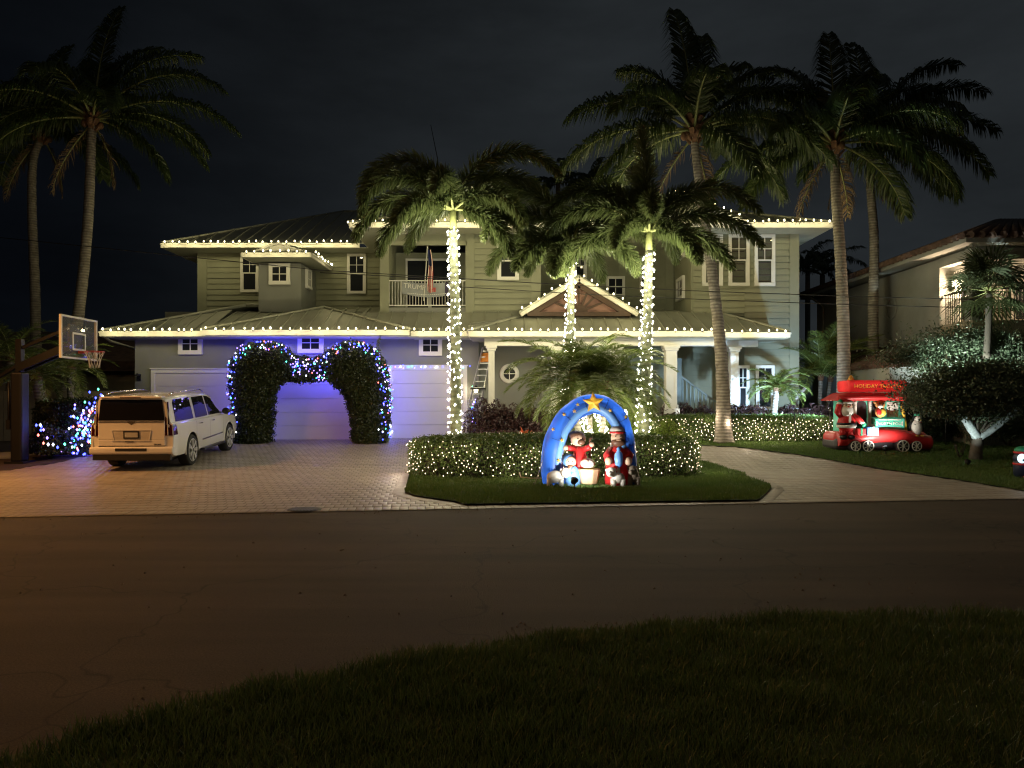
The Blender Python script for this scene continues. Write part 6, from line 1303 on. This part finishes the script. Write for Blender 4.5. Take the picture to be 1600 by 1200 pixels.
# tether and stake
t = thing('tether_line', 'thin guy line pegged to the lawn left of the nativity arch', 'guy line', L(834, 766)); MB().tube([L(858, 692, -.1), L(834, 764, -.1)], .008, 4).build('line', mat('cord', (.5, .5, .48), .7), t); MB().tube([L(834, 757, -.1), L(833, 769, -.1)], .014, 6).build('peg', M['black'], t)
m = MB(); m.tube([L(812, 745, .3), L(814, 751, .2), L(830, 752, .1), L(848, 752, .1), L(856, 751, 0)], .012, 5); tag(m.build('power_cord', mat('cord_tan', (.5, .42, .3), .7)), 'pale power cord lying from the hedge to the nativity arch', 'cord')
def floodlamp(px, py, Y, tgt, w, label, col=(1, .97, .88), ang=85, h=.22, zoff=0):
    x = P(px, 0, Y)[0]; z = gz(x, Y)+.03+zoff; t = thing('floodlight', label, 'floodlight', (x, Y, z), 'small stake floodlights'); d_ = (Vector(tgt)-Vector((x, Y, z+h))).normalized()
    MB().tube([(x, Y, z-.05), (x, Y, z+h-.05)], .014, 6).build('stake', M['black'], t); m = MB(); m.tube([Vector((x, Y, z+h))-d_*.09, Vector((x, Y, z+h))], [.045, .075], 12); m.build('housing', M['black'], t)
    MB().tube([Vector((x, Y, z+h))+d_*.001, Vector((x, Y, z+h))+d_*.006], .068, 12).build('lens', M['bwhite'], t); spot(tuple(Vector((x, Y, z+h))+d_*.02), tgt, col, w, ang, .8, .05, t); return t
FL = dict(nat=190, trol=230, colm=900, wallr=800, tree=95, tree2=1700)
floodlamp(898, 0, YN-1.0, L(925, 672), FL['nat'], 'small black floodlight on a stake before the nativity arch', ang=152)

# ================================================================== INFLATABLE TROLLEY
TX, TY = G(1375, 705); st_ = F/TY; tz0 = gz(TX, TY)+.03
def K(px, py, dy=0): return ((px-CX)/st_, TY+dy, tz0+(705-py)/st_)
TR = thing('trolley_inflatable', 'red and green inflatable holiday trolley on the right lawn', 'inflatable', (TX, TY, tz0))
tg_ = nyl('teal', (.10, .52, .36)); tdk = nyl('charcoal', (.05, .045, .05)); tyw = nyl('gold', (.80, .42, .08))
m = MB(); m.b2((K(1300, 0)[0], TY-.25, tz0+.02), (K(1452, 0)[0], TY+.75, tz0+.36)); bevel(m.build('undercarriage', tdk, TR), .1, 3)
m = MB(); c_ = [K(1303, 687, -.25), K(1325, 686, -.27), K(1350, 683, -.3), K(1372, 681, -.3), K(1400, 683, -.3), K(1425, 690, -.28), K(1444, 692, -.25)]; m.tube(crm(c_, 4), .20, 14); pl_ = m.build('running_board', nr, TR)
m = MB(); m.b2((K(1300, 0)[0], TY-.22, K(0, 696)[2]), (K(1446, 0)[0], TY+.75, K(0, 676)[2])); bevel(m.build('platform', nr, TR), .16, 5)
for px, r in ((1325, 8.5), (1344, 9.5), (1397.5, 10), (1418, 8.5)):
    x, y, z = K(px, 697, -.46); m = MB(); m.lathe((x, y, z), [(0, -.04), (r/st_*.9, -.04), (r/st_, 0), (r/st_, .2)], 22, axis='y'); w = m.build('wheel', tdk, TR); q = MB(); q.tube([(x+r/st_*.85*math.cos(a), y-.05, z+r/st_*.85*math.sin(a)) for a in np.linspace(0, 2*PI, 21)], .014, 5, cap=False)
    for k in range(7): a = 2*PI*k/7; q.bar((x, y-.05, z), (x+r/st_*.82*math.cos(a), y-.05, z+r/st_*.82*math.sin(a)), .04, .012)
    q.ell((x, y-.05, z), (.035, .015, .035), 8, 5); q.build('spoke', nw, w)
# cabin
m = MB(); m.b2((K(1318, 0)[0], TY-.05, K(0, 680)[2]), (K(1412, 0)[0], TY+.7, K(0, 624)[2])); m.build('cabin', tg_, TR)
m = MB(); m.b2((K(1357.5, 0)[0], TY-.30, K(0, 672)[2]), (K(1406, 0)[0], TY-.02, K(0, 654)[2])); gpn = bevel(m.build('side_panel', tg_, TR), .04, 3)
xa, xb_ = K(1361.5, 0)[0], K(1402, 0)[0]; za, zb2 = K(0, 670)[2], K(0, 656.5)[2]; q = MB(); yy = TY-.312
q.b2((xa+.06, yy, zb2-.025), (xb_-.06, yy+.008, zb2)); q.b2((xa+.06, yy, za), (xb_-.06, yy+.008, za+.025)); q.b2((xa, yy, za+.06), (xa+.025, yy+.008, zb2-.06)); q.b2((xb_-.025, yy, za+.06), (xb_, yy+.008, zb2-.06)); q.build('panel_border', nw, gpn)
TXM = lambda px, py, dy: Matrix.Translation(K(px, py, dy)) @ Matrix.Rotation(PI/2, 4, 'X')
text('NORTH POLE', .115, nw, gpn, TXM(1382, 663.3, -.315), .003); text('ROUTE 25', .10, nr, TR, TXM(1382, 674.5, -.31), .003)
for px in (1333.5, 1356): m = MB(); m.b2((K(px-2.2, 0)[0], TY-.16, K(0, 678)[2]), (K(px+2.2, 0)[0], TY-.03, K(0, 628)[2])); bevel(m.build('post', nw, TR), .03, 2)
m = MB(); m.tube([K(1404, 631, -.15), K(1406.5, 650, -.2), K(1409, 674, -.22)], .045, 8); m.build('post', ny, TR)
for px, w in ((1344.5, 8.0), (1326, 5.5)):
    m = MB(); pts = [(K(px-w, 0)[0], TY-.066, K(0, 672)[2]), (K(px+w, 0)[0], TY-.066, K(0, 672)[2])]+[(K(px+w*math.cos(a), 0)[0], TY-.066, K(0, 636-8*math.sin(a))[2]) for a in np.linspace(0, PI, 9)]; m.prism(pts, EY, .01); m.build('doorway', tdk, TR, fixn=True)
m = MB(); m.b2((K(1360, 0)[0], TY-.066, K(0, 653)[2]), (K(1376, 0)[0], TY-.055, K(0, 630)[2])); m.build('window', tdk, TR); m = MB(); m.b2((K(1384, 0)[0], TY-.066, K(0, 653)[2]), (K(1402, 0)[0], TY-.055, K(0, 630)[2])); m.build('window', nw, TR)
for px_, py_, dy_, w_p in ((1330, 687, .1, 3), (1375, 685, .1, 3), (1420, 688, .1, 3), (1345, 650, .3, 2.5), (1390, 645, .3, 2.5), (1360, 604, .2, 3), (1335, 604, .2, 2.5), (1390, 604, .2, 2.5)): pl(K(px_, py_, dy_), (1, .93, .88), w_p*3.0, .03, TR)
# awning roof and sign
m = MB(); zt0 = K(0, 628)[2]; zt1 = K(0, 615)[2]; a = [(K(1298, 0)[0], TY-.45, zt0), (K(1416, 0)[0], TY-.45, zt0), (K(1416, 0)[0], TY+.9, zt0), (K(1298, 0)[0], TY+.9, zt0)]; b = [(K(1316, 0)[0], TY-.18, zt1), (K(1404, 0)[0], TY-.18, zt1), (K(1404, 0)[0], TY+.7, zt1), (K(1316, 0)[0], TY+.7, zt1)]
m.add(a+b, [(3, 2, 1, 0), (4, 5, 6, 7), (0, 1, 5, 4), (1, 2, 6, 5), (2, 3, 7, 6), (3, 0, 4, 7)]); bevel(m.build('awning_roof', nr, TR), .07, 3)
m = MB(); m.tube(crm([K(1298, 624, -.45), K(1330, 622, -.5), K(1360, 622, -.5), K(1390, 622, -.5), K(1416, 625, -.45)], 3), .085, 10); m.build('awning_edge', nr, TR)
m = MB(); m.b2((K(1321, 0)[0], TY-.22, K(0, 614)[2]), (K(1412, 0)[0], TY+.6, K(0, 596)[2])); sg = bevel(m.build('roof_sign', nr, TR), .07, 4); text('HOLIDAY TROLLEY', .155, ny, sg, TXM(1366, 605.5, -.235), .003)
m = MB(); m.lathe(K(1332, 597, .1), [(.10, 0), (.085, .05), (.05, .13), (.02, .17)], 12); m.build('roof_bell', tyw, TR)
# bearded figure in red
m = MB(); m.ell(K(1313, 662, -.4), (13.5/st_, 11/st_, 15/st_), 16, 11); sa = m.build('red_suited_figure', nr, TR)
m = MB(); m.lathe(K(1313, 663, -.4), [(.252, -.03), (.262, 0), (.252, .03)], 18); m.build('belt', nbk, sa); m = MB(); m.lathe(K(1313, 667, -.4), [(.235, -.045), (.262, 0), (.25, .04)], 18); m.build('coat_hem', nw, sa); m = MB(); m.box(K(1313, 657, -.62), (.05, .03, .32)); m.build('coat_front', nw, sa)
E_ = lambda px, py, rx, rz, dy, ry=None: MB().ell(K(px, py, dy), (rx/st_, (ry or rx)/st_, rz/st_), 14, 10)
E_(1311.5, 637, 9.5, 9, -.42).build('head', ns_, sa); E_(1311.5, 643, 10, 9.5, -.48, 7).build('beard', nw, sa); E_(1311.5, 639.5, 4.5, 1.5, -.64, 2).build('moustache', nw, sa); E_(1311.5, 637, 1.5, 1.3, -.62).build('nose', nr, sa); m = MB(); m.lathe(K(1311.5, 631, -.42), [(.165, -.03), (.175, 0), (.165, .03)], 16); m.build('hat_band', nw, sa); m = MB(); m.tube([K(1311, 631, -.42), K(1313, 624, -.42), K(1320, 624, -.42), K(1324, 628, -.44)], [.15, .11, .06, .03], 12); m.build('hat', nr, sa); E_(1325, 630, 2.3, 2.3, -.44).build('pompom', nw, sa)
m = MB()
for s in (-1, 1): m.ell(K(1311.5+s*3.2, 634.5, -.575), (.018, .01, .022), 8, 5)
m.build('eye', nbk, sa)
for pts_, h in (([K(1303, 650, -.42), K(1297, 645, -.48), K(1300, 632, -.5)], K(1301, 629, -.5)), ([K(1322, 651, -.42), K(1329, 655, -.48), K(1334, 661, -.5)], K(1337, 664, -.5))):
    m = MB(); m.tube(pts_, [.085, .085, .07], 10); m.build('sleeve', nr, sa); m = MB(); m.ell(h, (.065, .06, .075)); m.build('mitten', ngr, sa); m = MB(); m.ell(pts_[-1], (.08, .075, .05)); m.build('cuff', nw, sa)
for px in (1307, 1319): m = MB(); m.tube([K(px, 672, -.4), K(px, 681, -.4)], .09, 10); m.build('leg', nr, sa); m = MB(); m.ell(K(px, 683.5, -.45), (.1, .13, .07)); m.build('boot', nbk, sa)
# gifts
for px, py, w, h, mt, rb in ((1332, 681, 14, 11, nr, ngr), (1349.5, 681, 18, 13.5, nlb, nw)):
    m = MB(); x, y, z = K(px, py-h/2, -.45); m.box((x, y, z), (w/st_, .25, h/st_)); gf = bevel(m.build('gift_box', mt, TR), .03, 3); m = MB(); m.box((x, y-.001, z), (.05, .26, h/st_+.01)); m.build('ribbon', rb, gf); m = MB(); m.ell((x-.05, y, z+h/st_/2+.03), (.06, .03, .035)); m.ell((x+.05, y, z+h/st_/2+.03), (.06, .03, .035)); m.build('bow', rb, gf)
# reindeer leaning out of the window
m = MB(); m.ell(K(1368, 645, -.28), (8/st_, .1, 8.5/st_), 14, 9); rd_ = m.build('reindeer', nyl('fawn', (.62, .30, .10)), TR); fw = rd_.data.materials[0]; E_(1366.5, 633.5, 7.5, 6.5, -.32).build('head', fw, rd_); E_(1364, 636.5, 4.2, 3.2, -.44, 3.5).build('muzzle', nw, rd_); E_(1370, 645.5, 5, 6.5, -.36, 4).build('chest', ny, rd_); m = MB(); m.ell(K(1363.5, 645, -.38), (.07, .05, .1)); m.build('scarf', nr, rd_)
m = MB()
for s in (-1, 1): m.ell(K(1366+s*3-.5, 632, -.45), (.015, .01, .02), 8, 5)
m.build('eye', nbk, rd_); m = MB(); m.ell(K(1359, 630.5, -.3), (.05, .03, .035)); m.ell(K(1374, 628.5, -.3), (.03, .03, .05)); m.build('ear', fw, rd_); m = MB(); m.tube([K(1363, 628, -.3), K(1360.5, 624, -.3), K(1361, 621, -.3)], .014, 6); m.tube([K(1369, 628, -.3), K(1372, 624, -.3), K(1371, 621, -.3)], .014, 6); m.build('antler', nbr, rd_)
# penguin
m = MB(); m.ell(K(1425, 667, -.25), (9/st_, .16, 14/st_), 16, 11); pg = m.build('penguin', nbk, TR); E_(1423, 669, 7.8, 12.5, -.33, 7).build('belly', nw, pg); E_(1425.5, 655, 7, 6.5, -.28).build('head', nbk, pg); E_(1424.5, 656, 5.5, 5.2, -.35, 4.5).build('face', nw, pg); E_(1425.5, 650, 5.5, 3, -.28).build('cap', ngr, pg); m = MB(); m.lathe(K(1424.5, 661, -.30), [(.11, -.012), (.12, 0), (.11, .012)], 14); m.build('collar', nr, pg); m = MB(); m.tube([K(1424.5, 657, -.44), K(1423.5, 657.5, -.52)], [.03, .008], 8); m.build('beak', tyw, pg)
m = MB(); m.ell(K(1420, 681.5, -.4), (.06, .09, .025)); m.ell(K(1429, 681.5, -.38), (.06, .09, .025)); m.build('foot', tyw, pg); m = MB(); m.ell(K(1434, 668, -.22), (.04, .07, .17), rot=Matrix.Rotation(-.4, 3, 'Y')); m.ell(K(1415.5, 667, -.22), (.04, .07, .17), rot=Matrix.Rotation(.3, 3, 'Y')); m.build('flipper', nbk, pg)
floodlamp(1383, 0, TY-1.05, K(1366, 618), FL['trol'], 'small black floodlight on a stake before the inflatable trolley', ang=125)
# small inflatable at the frame edge
x0, y0 = G(1597, 750); ss = F/y0; U = lambda px, py, dy=0: ((px-CX)/ss, y0+dy, gz(x0, y0)+.03+(750-py)/ss)
SI = thing('snowman_inflatable', 'small inflatable figure with green hat and wide bright eyes at the frame edge', 'inflatable', (x0, y0, gz(x0, y0)+.03)); m = MB(); m.lathe(U(1600, 750), [(.14, 0), (.2, .1), (.2, .35), (.16, .5)], 16); m.build('body', nyl('navy', (.015, .025, .06)), SI)
MB().ell(U(1600, 718), (.21, .19, .17), 16, 10).build('head', nyl('navy_head', (.02, .03, .06)), SI); m = MB(); m.ell(U(1600, 705.5), (.185, .18, .09), 16, 8); m.build('hat', ngr, SI); m = MB(); m.lathe(U(1600, 709), [(.19, -.022), (.205, 0), (.19, .022)], 18); m.build('hat_band', nr, SI); m = MB(); m.lathe(U(1600, 727), [(.19, -.035), (.215, 0), (.19, .035)], 18); m.build('scarf', nr, SI)
glow = mat('lit_eye', (.6, .75, .8), .4, emit=(.65, .88, 1), es=1.3)
for s in (-1, 1): m = MB(); m.ell(U(1600+s*9.5, 718, -.13), (.085, .09, .10), 14, 9); m.build('eye', glow, SI); m = MB(); m.ell(U(1600+s*9.5-2, 720, -.215), (.02, .012, .025), 8, 6); m.build('pupil', nbk, SI)
MB().ell(U(1597, 746, -.2), (.09, .12, .03), 10, 6).build('foot', nyl('rust', (.45, .12, .05)), SI); pl((x0-.25, y0-.45, .55), (.6, .8, 1), 1.6, .05, SI)
# other floods
floodlamp(1066, 0, 24.68, P(1046, 560, 24.9), 150, 'floodlight in the croton bed below the white column', col=(.80, .90, 1), ang=120, h=.45)
floodlamp(1240, 0, 24.62, P(1200, 600, 26.0), 40, 'low floodlight among the croton shrubs', col=(.78, .90, 1), ang=150, h=.3)
floodlamp(1242, 0, 23.3, (5.6, 28.2, 2.9), FL['colm'], 'floodlight in front of the long hedge aimed at the porch wall', col=(.50, .73, 1), ang=80, h=.85, zoff=.15)
floodlamp(1297, 0, 23.2, (7.6, 27.2, 3.4), FL['wallr'], 'floodlight at the end of the long hedge washing the house corner', col=(.50, .73, 1), ang=125, h=.85, zoff=.2)
floodlamp(1512, 0, YT_-.9, P(1530, 655, YT_), FL['tree'], 'floodlight at the foot of the whitewashed tree', col=(.85, 1, .97), ang=50, h=.1)
floodlamp(1478, 0, 21.1, P(1500, 550, 22.0), FL['tree2'], 'floodlight washing the tree behind the whitewashed one', col=(.85, 1, .93), ang=108, h=.9, zoff=.3)
floodlamp(1360, 0, 25.4, P(1420, 470, 27.5), 620, 'floodlight washing the neighbour side wall', col=(.95, .97, 1), ang=85, h=.2)
# ================================================================== LADDER, CABLES, FLAG, BANNER
YLd = 25.6; a = Vector(P(733, 672, 24.9)); b = Vector(P(762, 543, 25.95)); wv = Vector((.42, .0, 0))
t = thing('ladder', 'aluminium ladder with an orange top section leaning by the single garage door', 'ladder', tuple(a))
for s, lab in ((-.5, 0), (.5, 1)): MB().bar(a+wv*s, b+wv*s*.75, .035, .07).build('rail', M['alu'], t)
for i in range(13): f = (i+.7)/13.3; c0 = a+(b-a)*f; MB().bar(c0-wv*(.5-.12*f), c0+wv*(.5-.12*f), .03, .03).build('rung', M['alu'], t)
c0 = a+(b-a)*.82; c1 = a+(b-a)*.93; MB().bar(c0, c1, .30, .03).build('warning_panel', M['orange'], t); c0 = a+(b-a)*.49; MB().box((c0.x, c0.y-.1, c0.z), (.5, .35, .05)).build('foot_platform', M['black'], t)
MB().bar(a+Vector((.35, -.15, 0)), a+(b-a)*.5+Vector((.1, -.1, 0)), .03, .06).build('rear_leg', M['alu'], t)
cab = mat('cable_black', (.015, .015, .012), .7)
for i, (z0_, z1_, lab) in enumerate(((0, 0, 'upper overhead cable crossing before the house'), (13, 9, 'lower overhead cable crossing before the house'))):
    t = thing('overhead_cable', lab, 'cable', P(-60, 400, 20), 'overhead cables'); MB().tube([tuple(Vector(P(x, y+(z0_ if x < 600 else z0_), 22))) for x, y in ((-400, 330) if i == 0 else (500, 413), (310, 403) if i == 0 else (600, 418), (500, 422) if i == 0 else (700, 424), (700, 434), (900, 446), (1100, 455), (1330, 463), (1600, 470), (2400, 480))], .011, 4).build('cable', cab, t)
t = thing('whip_aerial', 'thin tall aerial rising behind the roof', 'aerial', P(690, 330, 32)); MB().tube([P(690, 330, 32), P(684, 250, 32), P(673, 195, 32)], [.03, .02, .012], 5).build('rod', M['black'], t)
t = thing('wall_plant_pot', 'rooftop aerial right', 'aerial', (0, 0, 0)) if False else None
# banner on the balcony rail
def cloth(name, fn, nu, nv, mt, parent, mi=None):
    V = [fn(i/nu, j/nv) for j in range(nv+1) for i in range(nu+1)]; T = []; MI = []
    for j in range(nv):
        for i in range(nu): q = j*(nu+1)+i; T += [(q, q+1, q+nu+2), (q, q+nu+2, q+nu+1)]; k = mi((i+.5)/nu, (j+.5)/nv) if mi else 0; MI += [k, k]
    return nmesh(name, V, T, mt, parent, MI, smooth=True)
bn = thing('banner', 'grey political banner tied along the white balcony rail', 'banner', P(665, 450, YM-.05)); gr = mat('banner_cloth', (.30, .32, .33), .8); Yb = YM-.04
bl_, br_ = P(628, 0, Yb)[0], P(712, 0, Yb)[0]; bt_ = P(0, 439, Yb)[2]; bbm = P(0, 461, Yb)[2]
def bf(u, v): x = bl_+(br_-bl_)*u; sag = .10*math.sin(PI*u); return (x, Yb-.04*math.sin(u*9)*math.sin(v*3), bt_-.02-sag*.6-(bt_-bbm)*v*(.85+.15*math.sin(PI*u)))
cl = cloth('cloth', bf, 30, 6, [gr, mat('banner_dark', (.05, .04, .08), .8)], bn, lambda u, v: 1 if .80 < u < .86 else 0)
ltr = mat('banner_white', (.75, .75, .72), .7); text('TRUMP', .24, ltr, bn, Matrix.Translation((P(648, 0, Yb)[0], Yb-.05, P(0, 448.5, Yb)[2])) @ Matrix.Rotation(.12, 4, 'Y') @ Matrix.Rotation(PI/2, 4, 'X'))
m = MB(); 
for i in range(22): x = bl_+.2+i*.065; m.b2((x, Yb-.055, bbm+.05-.05*math.sin(PI*i/22)), (x+.04, Yb-.05, bbm+.07-.05*math.sin(PI*i/22)))
m.build('banner_rule', ltr, bn); text('* * *   *', .10, ltr, bn, Matrix.Translation((P(664, 0, Yb)[0], Yb-.05, bt_-.12)) @ Matrix.Rotation(PI/2, 4, 'X')) if False else None
m = MB(); m.b2((P(673, 0, Yb)[0], Yb-.056, bbm+.1), (P(681, 0, Yb)[0], Yb-.05, bbm+.25)); m.build('banner_patch', mat('banner_red', (.45, .08, .07), .7), bn)
fl = thing('flag', 'limp striped flag hanging from a pole on the balcony', 'flag', P(671, 400, 26.2)); MB().tube([P(662, 470, 26.45), P(668, 384, 26.1)], .018, 8).build('pole', M['trim'], fl)
fx, fz0, fz1 = P(670, 0, 26.1)[0], P(0, 391, 26.1)[2], P(0, 459, 26.1)[2]
def ff(u, v): w = .075+.055*v; return (fx+.02+(u-.5)*2*w*.75+.03*math.sin(v*5)+.06*v, 26.08-.07*math.sin(u*PI*3.0+v*2)-.02, fz0-(fz0-fz1)*v*(1-.12*abs(u-.55)))
cloth('cloth', ff, 26, 24, [mat('flag_red', (.42, .03, .03), .8), mat('flag_white', (.70, .68, .62), .8), mat('flag_blue', (.02, .03, .12), .8)], fl, lambda u, v: 2 if v < .36 and u < .8 else (0 if int(u*8+v*1.5) % 2 == 0 else 1))
# ================================================================== STREET LAMP off to the left
SLX, SLY, SLH = -14.2, 14.6, 6.4
t = thing('street_lamp', 'sodium street lamp beside the road, left of the view', 'street lamp', (SLX-1.6, SLY, 0)); MB().tube([(SLX-1.6, SLY, 0), (SLX-1.6, SLY, 6), (SLX-1.4, SLY, 6.6), (SLX-.3, SLY, 6.85)], [.09, .07, .05, .04], 10).build('pole', M['alu'], t); MB().ell((SLX, SLY, SLH+.22), (.35, .16, .10), 12, 7).build('lamp_head', M['alu'], t); MB().ell((SLX, SLY, SLH+.12), (.2, .12, .04), 12, 7).build('lens', mat('sodium_lens', (1, .6, .3), .3, emit=(1, .55, .22), es=40), t)
spot((SLX, SLY, SLH), (SLX+5.5, SLY-1.2, 0), (1, .44, .12), 3900, 150, 1.0, .15, t, 'street_light')

t = thing('street_lamp', 'street lamp standing behind the near verge', 'street lamp', (-5, -10, 0)); MB().tube([(-5, -10, 0), (-5, -10, 7.6), (-4.8, -9.6, 8.2), (-4.6, -8.6, 8.4)], [.09, .06, .05, .04], 10).build('pole', M['alu'], t); MB().ell((-4.6, -8.4, 8.42), (.16, .35, .10), 12, 7).build('lamp_head', M['alu'], t); MB().ell((-4.6, -8.4, 8.33), (.12, .22, .05), 12, 7).build('lens', mat('street_lens', (1, .7, .4), .3, emit=(1, .66, .36), es=60), t)
pl((-4.6, -8.4, 8.2), (1, .58, .26), 900, .15, t, 'street_light')
# ------------------------------------------------------------------ each separate small piece an object of its own
def split_pieces(names):
    for o in [o for o in bpy.data.objects if o.type == 'MESH' and o.name.split('.')[0] in names and o.get('kind') != 'stuff']:
        me = o.data; n = len(me.vertices); lab = list(range(n))
        def find(x):
            while lab[x] != x: lab[x] = lab[lab[x]]; x = lab[x]
            return x
        for e in me.edges:
            p, q = find(e.vertices[0]), find(e.vertices[1])
            if p != q: lab[p] = q
        roots = sorted(set(find(i) for i in range(n)))
        if len(roots) < 2: continue
        groups = {r: [i for i in range(n) if find(i) == r] for r in roots}
        for r in roots:
            ix = groups[r]; mp_ = {v: k for k, v in enumerate(ix)}; fs = [tuple(mp_[v] for v in p.vertices) for p in me.polygons if p.vertices[0] in mp_]
            nm = bpy.data.meshes.new(me.name); nm.from_pydata([tuple(me.vertices[v].co) for v in ix], [], fs); nm.polygons.foreach_set('use_smooth', [True]*len(fs))
            for mt_ in me.materials: nm.materials.append(mt_)
            w = bpy.data.objects.new(o.name.split('.')[0], nm); C.objects.link(w); w.parent = o.parent
        for ch in list(o.children): bpy.data.objects.remove(ch)
        bpy.data.objects.remove(o)
split_pieces({'eye', 'hand', 'ear', 'foot', 'flipper', 'antler'})
